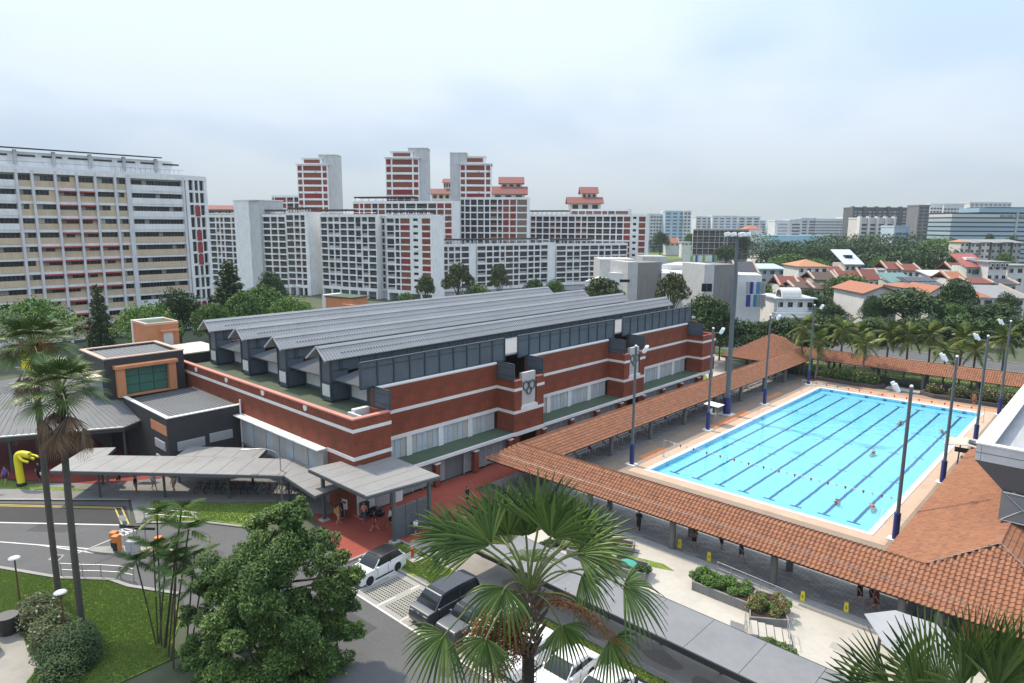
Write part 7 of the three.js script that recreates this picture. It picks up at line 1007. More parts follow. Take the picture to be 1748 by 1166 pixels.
// a wall with real openings: local x along the wall, z outwards; cols = [width weight, type]
// types: b blank, w window, c window with curtain, p pink railing, r red panel, k umber panel, q taupe panel, t two-storey opening, s small slot
function facade(t, W, y0, n, fh, cols, o = {}) {
  const tot = cols.reduce((a, c) => a + c[0], 0), wall = [], z0 = -0.55, mat = o.mat || wallW; let x = 0; const pier = o.pier ?? 0.42, sp = o.spandrel ?? 0.52;
  cols.forEach(([wt, ty], ci) => {
    const w = W * wt / tot;
    if (ty === 'b') { wall.push(bx(x, x + w, y0, y0 + n * fh, z0, 0)); x += w; return; }
    if (ty === 'g') { x += w; return; }
    wall.push(bx(x, x + pier / 2, y0, y0 + n * fh, z0, 0), bx(x + w - pier / 2, x + w, y0, y0 + n * fh, z0, 0));
    const xm = x + w / 2, ow = w - pier; const small = ty === 's' || ty === 'x';
    for (let f = 0; f < n; f++) {
      const yb = y0 + f * fh, two = ty === 't' || ty === 'T', up = (ty === 'T' ? f + 1 : f) % 2 === 1;
      if (two && f < n - 1 && up) { wall.push(bx(x + pier / 2, x + w - pier / 2, yb, yb + 0.25, z0, -0.02)); }
      if (two) { if (up || f === 0 && ty === 'T') { if (f === 0) { wall.push(bx(x + pier / 2, x + w - pier / 2, yb, yb + sp, z0, -0.01)); shared('window', winGeo(ow, fh - sp, 'w'), winMat[(f + ci) % 3], t, V(xm, yb + sp, z0 + 0.1)); } continue; } const top = f === n - 1, hh = (top ? fh : 2 * fh) - sp; wall.push(bx(x + pier / 2, x + w - pier / 2, yb, yb + sp, z0, -0.01)); shared('window', winGeo(ow, Math.max(0.8, hh - 0.2), 'tall'), winMat[(f + ci) % 3], t, V(xm, yb + sp, z0 + 0.1)); continue; }
      const s = ty === 'x' ? fh * 0.62 : sp; wall.push(bx(x + pier / 2, x + w - pier / 2, yb, yb + s, z0, -0.012));
      if ('rkq'.includes(ty)) { const m = ty === 'k' ? umber : ty === 'q' ? taupe : redP[(f * 7 + ci * 3) % 5 === 4 ? 2 : (f + ci) % 2]; shared('wall_panel', panelGeo(ow, fh - s), m, t, V(xm, yb + s, -0.16)); }
      else shared('window', winGeo(ow, fh - s, ty === 'c' ? 'curtain' : ty === 'p' ? 'pink' : small ? 'plain' : 'rail'), winMat[(f * 2 + ci) % 3], t, V(xm, yb + s, z0 + 0.1)); if (hash(f, ci, Math.round(W * 10)) < 0.14) shared('air_conditioner', acGeo, acMat, t, V(xm + ow * 0.2, yb + 0.02, 0.02));
    }
    x += w;
  });
  wall.push(bx(0, W, y0 + n * fh, y0 + n * fh + (o.parapet ?? 0.9), z0, 0.04)); if (y0 > 0.2) wall.push(bx(0, W, Math.max(0, y0 - 0.5), y0, z0, 0.02));
  mesh('wall', wall, mat, t);
}
const pgCache = new Map(); function panelGeo(w, h) { const k = w.toFixed(2) + h.toFixed(2); if (!pgCache.has(k)) pgCache.set(k, uvm(bx(-w / 2, w / 2, 0, h, -0.35, 0))); return pgCache.get(k); }
function block(name, label, uA, dA, uB, dB, depth, vTop, o) { // wall from spot A (left) to spot B (right); vTop: top of wall at A
  const a = spot(uA, 400, dA), b = spot(uB, 400, dB), top = spot(uA, vTop, dA).y; a.y = b.y = 0; const W = a.distanceTo(b), ry = Math.atan2(-(b.z - a.z), b.x - a.x), t = thing(name, label, 'building', [a.x, 0, a.z], ry);
  depth = Math.min(depth, 7); const par = o.parapet ?? 0.9, fh = (top - par - (o.y0 || 0)) / o.n; facade(t, W, o.y0 || 0, o.n, fh, o.cols, o);
  mesh('core', o.void ? [bx(0.02, W - 0.02, o.y0 - 0.5, top - 0.4, -depth, -0.56), bx(0.02, W - 0.02, 0, o.y0 - 0.5, -depth, -4.5)] : bx(0.02, W - 0.02, 0, top - 0.4, -depth, -0.56), o.core || wallG, t);
  if (o.side !== false) for (const g of [bx(W - 0.35, W, 0, top - 0.01, -depth, -0.56), bx(0, 0.35, 0, top - 0.01, -depth, -0.56)]) mesh('side_wall', g, o.sideMat || wallW, t);
  if (o.void) { const nc = Math.max(3, Math.round(W / 4)); for (let i = 0; i <= nc; i++) mesh('ground_column', bx(i * (W - 0.6) / nc, i * (W - 0.6) / nc + 0.6, 0, o.y0, -0.5, 0), wallW, t); }
  if (o.trellis) { const [x0, x1] = o.trellis; mesh('roof_trellis', Array.from({ length: 26 }, (_, i) => bx(W * x0 + i * W * (x1 - x0) / 26, W * x0 + i * W * (x1 - x0) / 26 + 0.35, top + 1.3, top + 1.55, -depth * 0.7, -1)).concat([bx(W * x0, W * x1, top + 1.15, top + 1.4, -1.4, -1.1), bx(W * x0, W * x1, top + 1.15, top + 1.4, -depth * 0.7, -depth * 0.7 + 0.3), bx(W * x0, W * x1, top + 1.55, top + 1.7, -depth * 0.7, -1)]), umber, t); for (let i = 0; i < 9; i++) mesh('trellis_post', bx(W * (x0 + (x1 - x0) * i / 8.2), W * (x0 + (x1 - x0) * i / 8.2) + 0.25, top - 0.4, top + 1.3, -1.5, -1.25), wallG, t); mesh('roof_railing', [bar(V(0, top + 0.5, -0.3), V(W, top + 0.5, -0.3), 0.06, 4)], M.galv, t); }
  return [t, W, top, fh];
}
// beige slab block at the left
{
  const X = -127.7, zAt = (u) => { const d = spot(u, 400, 1).sub(CAM); return CAM.z + d.z * (X - CAM.x) / d.x; }, zL = 44, t = thing('beige_apartment_slab', 'twelve storey beige and white apartment slab with red awnings at the left', 'building', [X, 0, zL], Math.PI / 2);
  // local x runs towards -z, local z towards +x
  const xs = [zL, ...[38.5, 65, 104, 140, 170.6, 204, 226, 318].map(zAt)].map((z) => zL - z), n = 12, fh = 2.8, y0 = 1.0, W = xs[8] + 0.3, wall = [], bei = [];
  for (let c = 0; c < 8; c++) for (let f = 0; f < n; f++) {
    const a = xs[c], b = xs[c + 1], yb = y0 + f * fh, wide = c === 0 || c === 7, bg = wide ? f >= 3 && f < 8 : true, fr = n - 1 - f;
    (bg ? bei : wall).push(bx(a + 0.25, b - 0.25, yb, yb + 1.25, -0.5, wide ? 0.12 : -0.1)); wall.push(bx(a + 0.2, b - 0.2, yb - 0.5, yb, -0.5, wide ? 0.02 : -0.04));
    const ww = b - a - 0.6; if (wide) { const k = 4; for (let i = 0; i < k; i++) shared('window', winGeo(ww / k - 0.05, 1.02, (i + f) % 3 ? 'plain' : 'curtain'), winMat[(f + i) % 3], t, V(a + 0.3 + (i + 0.5) * ww / k, yb + 1.25, -0.8)); }
    else { const part = (c * 5 + f * 3) % 4 === 0 ? 0.72 : 1; shared('window', winGeo(ww * part, 1.02, (c + f) % 3 ? 'curtain' : 'plain'), winMat[(f + c) % 3], t, V(a + 0.3 + ww * part / 2, yb + 1.25, -0.38)); if (part < 1) bei.push(bx(a + 0.3 + ww * part, b - 0.3, yb + 1.25, yb + 2.3, -0.5, -0.2)); }
    const aw = (c === 3 || c === 4) && fr >= 1 && fr <= 4 || (c === 2 || c === 3) && fr >= 5 && fr <= 8 || (c === 4 || c === 5) && fr >= 5 && fr <= 8 || c === 3 && fr > 8; if (aw) mesh('awning', slab(V(a + 0.25, yb + 2.32, -0.1), V(a + 0.25, yb + 2.05, 0.55), V(b - 0.25, yb + 2.05, 0.55), V(b - 0.25, yb + 2.32, -0.1), 0.12), awn, t);
  }
  for (let c = 1; c < 9; c++) { const w = c === 7 ? 0.45 : 0.24; mesh('pilaster', bx(xs[c] - w, xs[c] + w, 0, 35.1, -0.5, 0.35), lin(0.70, 0.70, 0.71, { map: rep(T.streak, 6) }), t); }
  mesh('spandrel', wall, wallW, t); stuff(mesh('beige_spandrels', bei, beige, t)); mesh('core', bx(0, W, 0, 34.4, -13, -0.85), wallG, t); mesh('roof_parapet', bx(-0.5, W + 0.5, 34.4, 35.6, -13, 0.3), wallW, t);
  const P = mesh('rooftop_storey', bx(8, W - 1.5, 35.6, 38.6, -10, -1.8), wallW, t); mesh('slot_shade_strip', Array.from({ length: 9 }, (_, i) => bx(9.5 + i * 4.6, 13 + i * 4.6, 37.7, 38.05, -1.8, -1.7)), M.glass, P); mesh('solar_canopy', [slab(V(9, 39.3, -0.8), V(W - 4, 39.3, -0.8), V(W - 4, 40.0, -9.5), V(9, 40.0, -9.5), 0.25)], lin(0.012, 0.014, 0.018, { roughness: 0.3 }), P); mesh('roof_bracket', Array.from({ length: 6 }, (_, i) => bx(12 + i * 6.5, 12.6 + i * 6.5, 36.2, 38.9, -1.9, -1.3)), wallG, P);  // rooftop slots are dark strips put in for the shade of openings
  for (let i = 0; i < 14; i++) mesh('roof_railing', [bar(V(W - 14 + i, 35.6, 0.1), V(W - 14 + i, 36.7, 0.1), 0.04, 4)], M.galv, t); mesh('roof_railing', bar(V(0, 36.6, 0.1), V(W, 36.6, 0.1), 0.05, 4), M.galv, t);
  // chamfered end
  const e = thing('apartment_end_bay', 'narrow end bay of the beige slab with dark red panels', 'building', [X, 0, zL - W - 0.3], 1.81); facade(e, 5.6, 1, 12, 2.8, [[0.5, 'b'], [1.2, 's'], [1.0, 'k'], [1.2, 's'], [0.5, 'b']], { parapet: 1.0 }); mesh('core', bx(0, 5.6, 0, 35, -9, -0.56), wallG, e); for (const f of [9, 7, 6, 5, 1, 0]) mesh('red_panel', bx(2.1, 3.4, 1.2 + f * 2.8, 3.6 + f * 2.8, -0.1, 0.06), awn, e);
}
// white lattice estate
block('white_flats', 'white lattice block of flats left of the blank stair core', 352, 260, 404, 253, 14, 367, { n: 11, y0: 2.6, cols: [[0.7, 's'], [1.6, 'w'], [0.9, 't'], [0.9, 'p'], [1.7, 'w'], [1.1, 's']], trellis: [0.02, 0.9] });
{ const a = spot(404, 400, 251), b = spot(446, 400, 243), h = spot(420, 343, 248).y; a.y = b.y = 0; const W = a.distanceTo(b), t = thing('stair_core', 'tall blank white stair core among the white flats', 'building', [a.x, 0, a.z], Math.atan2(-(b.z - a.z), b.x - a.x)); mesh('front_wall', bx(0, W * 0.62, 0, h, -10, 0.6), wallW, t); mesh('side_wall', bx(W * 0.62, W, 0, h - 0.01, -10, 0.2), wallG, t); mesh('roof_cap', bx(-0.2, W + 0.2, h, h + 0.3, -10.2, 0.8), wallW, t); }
block('white_flats', 'white block of flats with dark railings right of the stair core', 446, 244, 488, 240, 14, 366, { n: 11, y0: 2.6, cols: [[1.6, 's'], [1.2, 'w'], [1.3, 'w']], trellis: [0.1, 0.95] });
block('white_flats', 'white flats with brown pink and grey window columns', 489, 238, 527, 234, 14, 363, { n: 11, y0: 3.0, void: true, cols: [[1.3, 'k'], [1.0, 'p'], [1.4, 'w']], trellis: [0, 1] });
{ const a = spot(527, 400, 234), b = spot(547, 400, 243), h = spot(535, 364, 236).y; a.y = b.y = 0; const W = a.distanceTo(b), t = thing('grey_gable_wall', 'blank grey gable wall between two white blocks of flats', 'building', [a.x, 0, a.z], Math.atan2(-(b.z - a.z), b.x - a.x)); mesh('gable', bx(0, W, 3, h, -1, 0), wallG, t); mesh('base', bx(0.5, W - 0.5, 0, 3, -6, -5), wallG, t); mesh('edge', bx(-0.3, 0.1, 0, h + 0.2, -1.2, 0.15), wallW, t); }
block('white_flats', 'broad white block of flats with two storey openings, centre left', 547, 235, 642, 223, 14, 366, { n: 11, y0: 3.0, void: true, cols: [[1.15, 'w'], [0.95, 't'], [0.95, 't'], [1.15, 'w'], [1.15, 'w'], [0.95, 'T'], [0.95, 't'], [1.2, 'w']], trellis: [0, 0.5] });
block('grey_stair_slot', 'recessed grey stair slot with small square openings', 641, 226, 660, 224, 10, 368, { n: 11, y0: 3, cols: [[1.2, 'b'], [0.8, 's'], [0.3, 'b']], mat: wallG, side: false });
block('red_panel_flats', 'white flats with columns of brick red panels, centre', 659, 221, 739, 214, 14, 368, { n: 11, y0: 3.0, void: true, cols: [[1.3, 't'], [0.8, 'w'], [1.6, 'r'], [0.3, 'b'], [0.9, 'x'], [0.4, 'b'], [1.4, 'r'], [0.3, 'b']], trellis: [0, 0.9] });
block('upper_red_flats', 'higher white block with red panels behind the centre flats', 604, 255, 772, 242, 14, 344, { n: 14, y0: 1, cols: [[1, 'r'], [0.7, 'r'], [1.2, 'r'], [1, 'w'], [1.1, 'r'], [1, 'w'], [1, 'w'], [1, 'w'], [1.6, 'w'], [1.7, 'w'], [1.3, 'k'], [1.1, 'r'], [1.1, 'r']], trellis: [0, 0.6] });
block('low_white_flats', 'lower white block of flats with dark panels, centre right', 741, 226, 812, 233, 14, 417, { n: 7, y0: 2.6, cols: [[1.4, 'k'], [0.8, 'w'], [1.0, 't'], [1.0, 't'], [1.4, 'w'], [1.0, 'b']], trellis: [0.2, 1] });
block('low_white_flats', 'lower white block of flats with narrow frame windows', 814, 234, 948, 254, 14, 416, { n: 7, y0: 2.6, cols: [[1.2, 't'], [0.9, 's'], [0.9, 's'], [0.7, 't'], [1.1, 'k'], [0.8, 'w'], [1.2, 't'], [0.9, 's'], [0.9, 's'], [1.1, 't'], [1.0, 'b']], trellis: [0, 0.8] });
block('low_white_flats', 'lower white block of flats nearest the concrete barrel roof', 950, 255, 1072, 270, 14, 416, { n: 7, y0: 2.6, cols: [[1.3, 'w'], [0.9, 't'], [0.9, 't'], [1.2, 'w'], [1.2, 'w'], [0.8, 't'], [0.9, 't'], [1.1, 'w'], [1.1, 'w']], trellis: [0, 0.5] });
block('white_lattice_block', 'tall white lattice block with red and taupe panels behind the low flats', 786, 262, 900, 258, 14, 337, { n: 13, y0: 1, cols: [[0.7, 's'], [0.9, 'w'], [1.1, 's'], [1.1, 'w'], [0.9, 's'], [1.2, 'p'], [0.8, 'p'], [1.1, 'r'], [1.1, 'r'], [1.7, 'q']] });
block('long_lattice_block', 'long white lattice block ending in brick red columns, right', 898, 290, 1102, 271, 14, 366, { n: 11, y0: 1, cols: [[0.7, 'w'], [1, 'p'], [1.2, 'w'], [1.2, 'w'], [1, 'p'], [1, 'p'], [1.2, 'w'], [1.2, 'w'], [1, 'p'], [1, 'p'], [1.4, 'w'], [1.2, 'w'], [1.2, 'w'], [1, 'w'], [1.1, 'w'], [1.2, 'r'], [0.25, 'b'], [0.7, 'x'], [0.25, 'b'], [1.2, 'r']], trellis: [0, 0.35] });
block('penthouse_row', 'row of red panels on the roof of the long lattice block', 974, 292, 1072, 284, 10, 357, { n: 12, y0: 1, cols: [[1, 'r'], [1, 'r'], [1, 'r'], [1.2, 'r'], [0.8, 'r'], [1, 'w'], [1.8, 'r']] });
block('back_white_flats', 'white flats with one red column behind, far left of the towers', 467, 290, 566, 280, 12, 334, { n: 14, y0: 1, cols: [[0.3, 's'], [1.5, 'r'], [0.9, 'p'], [1, 'w'], [1, 'w'], [0.6, 's'], [1, 'w'], [0.8, 'w']] });
// towers with red panels and blank white fins
function towerBlock(u0, u1, f0, f1, d, vTop, vPan, label) { const a = spot(u0, 400, d), b = spot(u1, 400, d), h = spot(u0, vPan, d).y, hf = spot(f0, vTop, d).y, A = spot(f0, 400, d), B = spot(f1, 400, d); for (const p of [a, b, A, B]) p.y = 0; const W = a.distanceTo(b), ry = Math.atan2(-(b.z - a.z), b.x - a.x), t = thing('red_panel_tower', label, 'building', [a.x, 0, a.z], ry), n = Math.round((h - 25) / 2.7) + 4; facade(t, W, h - n * 2.7 - 0.6, n, 2.7, [[0.75, 'r'], [2.6, 'r'], [0.75, 'r']], { parapet: 0.6, pier: 0.55, spandrel: 0.8 }); mesh('core', bx(0, W, 0, h - 0.4, -12, -0.56), wallW, t);
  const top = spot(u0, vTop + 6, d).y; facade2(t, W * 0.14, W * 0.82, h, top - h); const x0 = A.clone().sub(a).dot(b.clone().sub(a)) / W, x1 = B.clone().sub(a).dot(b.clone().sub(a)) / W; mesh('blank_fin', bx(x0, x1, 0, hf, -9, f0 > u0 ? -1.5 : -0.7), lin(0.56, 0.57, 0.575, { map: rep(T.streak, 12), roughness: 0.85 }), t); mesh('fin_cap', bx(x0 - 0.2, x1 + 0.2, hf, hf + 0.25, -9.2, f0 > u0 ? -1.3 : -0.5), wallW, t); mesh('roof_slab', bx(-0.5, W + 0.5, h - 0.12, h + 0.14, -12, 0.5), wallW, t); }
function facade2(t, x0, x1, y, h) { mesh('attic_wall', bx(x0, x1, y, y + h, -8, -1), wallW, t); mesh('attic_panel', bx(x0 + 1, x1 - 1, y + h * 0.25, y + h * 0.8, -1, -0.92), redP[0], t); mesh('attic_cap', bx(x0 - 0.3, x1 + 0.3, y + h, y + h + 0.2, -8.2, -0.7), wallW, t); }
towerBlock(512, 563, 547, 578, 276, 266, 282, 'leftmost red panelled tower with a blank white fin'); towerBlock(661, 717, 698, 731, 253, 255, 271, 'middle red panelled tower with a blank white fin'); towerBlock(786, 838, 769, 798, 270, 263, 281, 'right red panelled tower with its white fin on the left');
// roof houses with rose coloured roofs
function roofHouse(u0, u1, vE, vT, d, hgt, label, two) { const a = spot(u0, 400, d), b = spot(u1, 400, d); a.y = b.y = 0; const W = a.distanceTo(b), yE = spot(u0, vE, d).y, yT = spot(u0, vT, d).y, t = thing('rooftop_house', label, 'building', [a.x, 0, a.z], Math.atan2(-(b.z - a.z), b.x - a.x)), rose = lin(0.27, 0.095, 0.085, { roughness: 0.8, map: rep(T.streak, 4) }); mesh('walls', bx(W * 0.06, W * 0.94, 0, yE, -8, -0.5), lin(0.60, 0.56, 0.50, { map: T.streak }), t); mesh('roof', [slab(V(-0.4, yE - 0.1, 0.3), V(W + 0.4, yE - 0.1, 0.3), V(W + 0.4, yT, -4), V(-0.4, yT, -4), 0.2), slab(V(W + 0.4, yE - 0.1, -8.3), V(-0.4, yE - 0.1, -8.3), V(-0.4, yT, -4), V(W + 0.4, yT, -4), 0.2)], rose, t); for (let i = 0; i < 3; i++) mesh('window', bx(W * (0.14 + i * 0.28), W * (0.3 + i * 0.28), yE - hgt, yE - 0.6, -0.5, -0.42), M.glass, t); }
roofHouse(836, 899, 331, 318, 292, 2.4, 'rose roofed penthouse right of the third tower'); roofHouse(852, 893, 313, 302, 296, 1.8, 'small rose roofed turret above the penthouse'); roofHouse(968, 1028, 347, 336, 300, 2.4, 'rose roofed penthouse above the long lattice block'); roofHouse(990, 1019, 330, 319, 304, 3.0, 'cream turret with rose roof above the long lattice block'); roofHouse(735, 772, 331, 322, 296, 2, 'rose roofed penthouse left of the third tower'); roofHouse(757, 771, 312, 305, 300, 2, 'little rose turret left of the third tower'); roofHouse(352, 402, 357, 350, 285, 1.6, 'dark red rooftop pergola house at the left of the white flats');
// ---------- white terrace building with grey concrete panels ----------
{
  const wh = lin(0.72, 0.73, 0.73, { map: rep(T.blotch, 20), roughness: 0.7 }), con = lin(0.23, 0.225, 0.22, { map: rep(T.streak, 8), roughness: 0.9 });
  const part = (u0, d0, u1, d1, vT, vB, dep, m, nm, t) => { const a = spot(u0, 400, d0), b = spot(u1, 400, d1), y1 = spot(u0, vT, d0).y, y0 = vB ? Math.max(0, spot(u0, vB, d0).y) : 0; a.y = b.y = 0; const W = a.distanceTo(b), g = bx(0, W, y0, y1, -dep, 0).rotateY(Math.atan2(-(b.z - a.z), b.x - a.x)).translate(a.x, 0, a.z); return mesh(nm, g, m, t); };
  const t = thing('white_terrace_building', 'white modern building with two tall grey concrete panels behind the hall', 'building');
  part(1090, 168, 1132, 172, 449, 0, 8, con, 'concrete_panel', t); part(1074, 167, 1091, 168, 448, 0, 9, lin(0.5, 0.5, 0.5, { map: T.streak }), 'panel_return', t); part(1222, 160, 1264, 164, 453, 0, 8, con, 'concrete_panel', t); part(1206, 159, 1223, 160, 452, 0, 9, lin(0.55, 0.55, 0.55, { map: T.streak }), 'panel_return', t);
  part(1132, 171, 1212, 168, 467, 0, 12, wh, 'white_wall', t); part(1264, 163, 1306, 162, 470, 0, 9, wh, 'white_wall', t); part(1040, 172, 1076, 168, 466, 0, 22, wh, 'white_wall', t); part(1000, 176, 1042, 174, 481, 0, 20, wh, 'white_wall', t); part(1025, 190, 1085, 190, 443, 0, 14, lin(0.45, 0.45, 0.45, { map: T.streak }), 'roof_block', t); part(1098, 196, 1140, 196, 438, 0, 10, lin(0.42, 0.43, 0.43, { map: T.streak }), 'roof_block', t); part(1132, 186, 1210, 180, 452, 0, 16, wh, 'white_wall', t);
  // barrel roof
  const c = spot(1060, 458, 176), g = new THREE.CylinderGeometry(4.2, 4.2, 9, 20, 1, false, -Math.PI / 2, Math.PI).rotateX(Math.PI / 2).rotateY(0.75).translate(c.x, c.y - 2.5, c.z - 2); mesh('barrel_roof', g, lin(0.30, 0.28, 0.26, { map: rep(T.streak, 5) }), t);
  for (const [u0, u1, v0, v1, d] of [[1198, 1206, 484, 498, 160.2], [1207, 1215, 484, 498, 159.2], [1058, 1075, 477, 482, 167.5]]) { const a = spot(u0, v0, d), b = spot(u1, v1, d); mesh('window', [slab(V(a.x, b.y, a.z), V(b.x, b.y, b.z), V(b.x, a.y, b.z), V(a.x, a.y, a.z), 0.1)], M.glass, t); }
  const cols = [[0.02, 0.03, 0.25], [0.55, 0.57, 0.6], [0.02, 0.22, 0.42], [0.3, 0.31, 0.33]]; for (let r = 0; r < 2; r++) for (let k = 0; k < 6; k++) { const u = 1274 + k * 5.2, a = spot(u, r ? 503 : 481, 161.2), b = spot(u + 4.7, r ? 524 : 502, 161.1); mesh('colour_panel', slab(V(a.x, b.y, a.z), V(b.x, b.y, b.z), V(b.x, a.y, b.z), V(a.x, a.y, a.z), 0.4), lin(...cols[[3, 0, 1, 2, 3, 3][(k + r) % 6]], { roughness: 0.4 }), t); }
  const ac = spot(1188, 463, 172); mesh('roof_plant', [box(2.2, 2.2, 2.2, ac.x, ac.y, ac.z)], M.louvre, t);
}
// ---------- houses ----------
const roofC = { red: [0.20, 0.062, 0.047], orange: [0.37, 0.15, 0.085], brown: [0.10, 0.065, 0.055], teal: [0.14, 0.25, 0.25], blue: [0.42, 0.50, 0.56], slate: [0.075, 0.075, 0.095], rose: [0.36, 0.12, 0.105], grey: [0.27, 0.28, 0.29], clay: [0.46, 0.22, 0.12], sheet: [0.55, 0.60, 0.66] };
function house(label, u0, u1, vE, vR, d, o = {}) { // eaves at vE, ridge at vR, wall from u0 to u1 at distance d
  const a = spot(u0, 400, d), b = spot(u1, 400, d + (o.skew || 0)); a.y = b.y = 0; const W = a.distanceTo(b), D = o.D || 9, yE = spot((u0 + u1) / 2, vE, d).y, yR = spot((u0 + u1) / 2, vR, d + D / 2).y, t = thing(o.name || 'house', label, 'house', [a.x, 0, a.z], Math.atan2(-(b.z - a.z), b.x - a.x)), rm = lin(...roofC[o.roof || 'red'], { roughness: 0.8, map: rep(T.streak, 2.5) }), wm = lin(...(o.wall || [0.66, 0.66, 0.65]), { map: rep(T.streak, 6), roughness: 0.85 });
  mesh('walls', bx(0.4, W - 0.4, 0, yE, -D + 0.4, -0.4), wm, t);
  const e = 0.35, A = V(-e, yE - 0.1, e), B = V(W + e, yE - 0.1, e), C = V(W + e, yE - 0.1, -D - e), E = V(-e, yE - 0.1, -D - e);
  if (o.type === 'hip') { const k = Math.min(W / 2, D / 2), r0 = V(k, yR, -D / 2), r1 = V(W - k + 0.01, yR, -D / 2); const tri = (p, q, r) => quad(p, q, r, r.clone().add(V(0.001, 0, 0))); mesh('roof', [quad(A, B, r1, r0), quad(C, E, r0, r1), tri(B, C, r1), tri(E, A, r0), quad(A, E, C, B)], rm, t); }
  else if (o.type === 'mono') mesh('roof', slab(A, B, V(W + e, yR, -D - e), V(-e, yR, -D - e), 0.25), rm, t);
  else if (o.type === 'flat') mesh('roof', [bx(-e, W + e, yE, yE + 0.3, -D, e)], rm, t);
  else if (o.type === 'gablefront') { mesh('roof', [slab(V(-e, yE - 0.1, e), V(W / 2, yR, e), V(W / 2, yR, -D), V(-e, yE - 0.1, -D), 0.2), slab(V(W / 2, yR, e), V(W + e, yE - 0.1, e), V(W + e, yE - 0.1, -D), V(W / 2, yR, -D), 0.2)], rm, t); mesh('gable', quad(V(0.4, yE, -0.4), V(W - 0.4, yE, -0.4), V(W / 2, yR - 0.3, -0.4), V(W / 2 - 0.01, yR - 0.3, -0.4)), wm, t); }
  else { mesh('roof', [slab(A, B, V(W + e, yR, -D / 2), V(-e, yR, -D / 2), 0.2), slab(C, E, V(-e, yR, -D / 2), V(W + e, yR, -D / 2), 0.2)], rm, t); mesh('party_wall', [0, W].map((x) => slab(V(x - 0.2, yE + 0.3, 0.3), V(x + 0.2, yE + 0.3, 0.3), V(x + 0.2, yR + 0.45, -D / 2), V(x - 0.2, yR + 0.45, -D / 2), 0.5)), lin(0.50, 0.40, 0.34), t); }
  for (let f = 0; f < (o.f ?? 2); f++) for (let i = 0; i < (o.wn || 3); i++) { const w = W / (o.wn || 3), p = shared('window', winGeo(w * 0.5, 1.2, (i + f) % 2 ? 'plain' : 'curtain'), winMat[(i + f) % 3], t, V(w * (i + 0.5), yE - 2.0 - f * 2.9, -0.35)); }
  if (o.extra) o.extra(t, W, D, yE, yR); return t;
}
house('white villa with a clay hipped roof behind the terraces', 1367, 1420, 455, 443, 214, { type: 'hip', roof: 'clay', D: 13, wn: 4 }); house('tall house with a steep pale blue metal roof and dormer', 1447, 1478, 451, 427, 222, { roof: 'sheet', type: 'mono', D: 10, wall: [0.5, 0.47, 0.42], extra: (t, W, D, yE, yR) => mesh('dormer', bx(W * 0.3, W * 0.7, yE + (yR - yE) * 0.38, yE + (yR - yE) * 0.62, -D * 0.55, -D * 0.38), M.dark, t) }); house('grey house with flat roof beside the slate gable', 1302, 1346, 459, 452, 236, { type: 'mono', roof: 'blue', wall: [0.36, 0.40, 0.46], D: 12 }); house('house with a dark slate gabled roof behind the white building', 1264, 1300, 468, 447, 205, { roof: 'slate', D: 12, wall: [0.5, 0.48, 0.46] });
house('terraced house with a maroon roof, leftmost of the row', 1338, 1372, 489, 472, 190, { roof: 'red' }); house('terraced house with a red roof between the maroon and brown ones', 1370, 1398, 483, 474, 196, { roof: 'red' }); house('terraced house with a brown roof above the arched house', 1362, 1396, 492, 482, 184, { roof: 'brown' }); house('terraced house with a brown roof and a white ledge', 1396, 1436, 478, 465, 192, { roof: 'brown', wall: [0.5, 0.47, 0.44] }); house('terraced house with a brown roof right of the arched house', 1398, 1440, 494, 484, 182, { roof: 'brown' });
house('red roofed terrace behind the hipped villa', 1420, 1448, 466, 455, 216, { roof: 'red' }); house('red roofed terrace under the steep blue roof', 1440, 1480, 478, 463, 205, { roof: 'red' }); house('white flat roofed house right of the steep blue roof', 1482, 1520, 463, 452, 220, { type: 'flat', roof: 'grey', wall: [0.72, 0.72, 0.72] }); house('red roofed house left of the teal roof', 1480, 1512, 478, 460, 205, { roof: 'red' }); house('maroon roofed house above the teal roof', 1520, 1550, 460, 447, 228, { roof: 'red' }); house('second maroon roofed house above the teal roof', 1548, 1578, 462, 451, 226, { roof: 'red' }); house('house with a teal metal roof', 1530, 1574, 483, 468, 188, { roof: 'teal', type: 'mono', D: 8, wall: [0.5, 0.55, 0.5] });
house('house with rows of dark solar panels on its roof', 1574, 1628, 492, 476, 180, { roof: 'slate', type: 'mono', D: 9, extra: (t, W, D, yE, yR) => { for (let i = 0; i < 6; i++) for (let j = 0; j < 2; j++) { const x = W * (0.06 + i * 0.155), f0 = 0.08 + j * 0.46, f1 = f0 + 0.4, p = (f) => V(0, yE - 0.1 + (yR - yE + 0.1) * f + 0.16, 0.35 - (D + 0.7) * f); mesh('solar_panel', slab(p(f0).setX(x), p(f0).setX(x + W * 0.135), p(f1).setX(x + W * 0.135), p(f1).setX(x), 0.05), lin(0.012, 0.016, 0.028, { roughness: 0.15 }), t); } } }); house('house with a pale sheet roof behind the solar panels', 1596, 1632, 471, 463, 205, { roof: 'sheet', type: 'mono', D: 7 }); house('orange red roofed terrace right of the solar panels', 1630, 1660, 478, 464, 196, { roof: 'orange' });
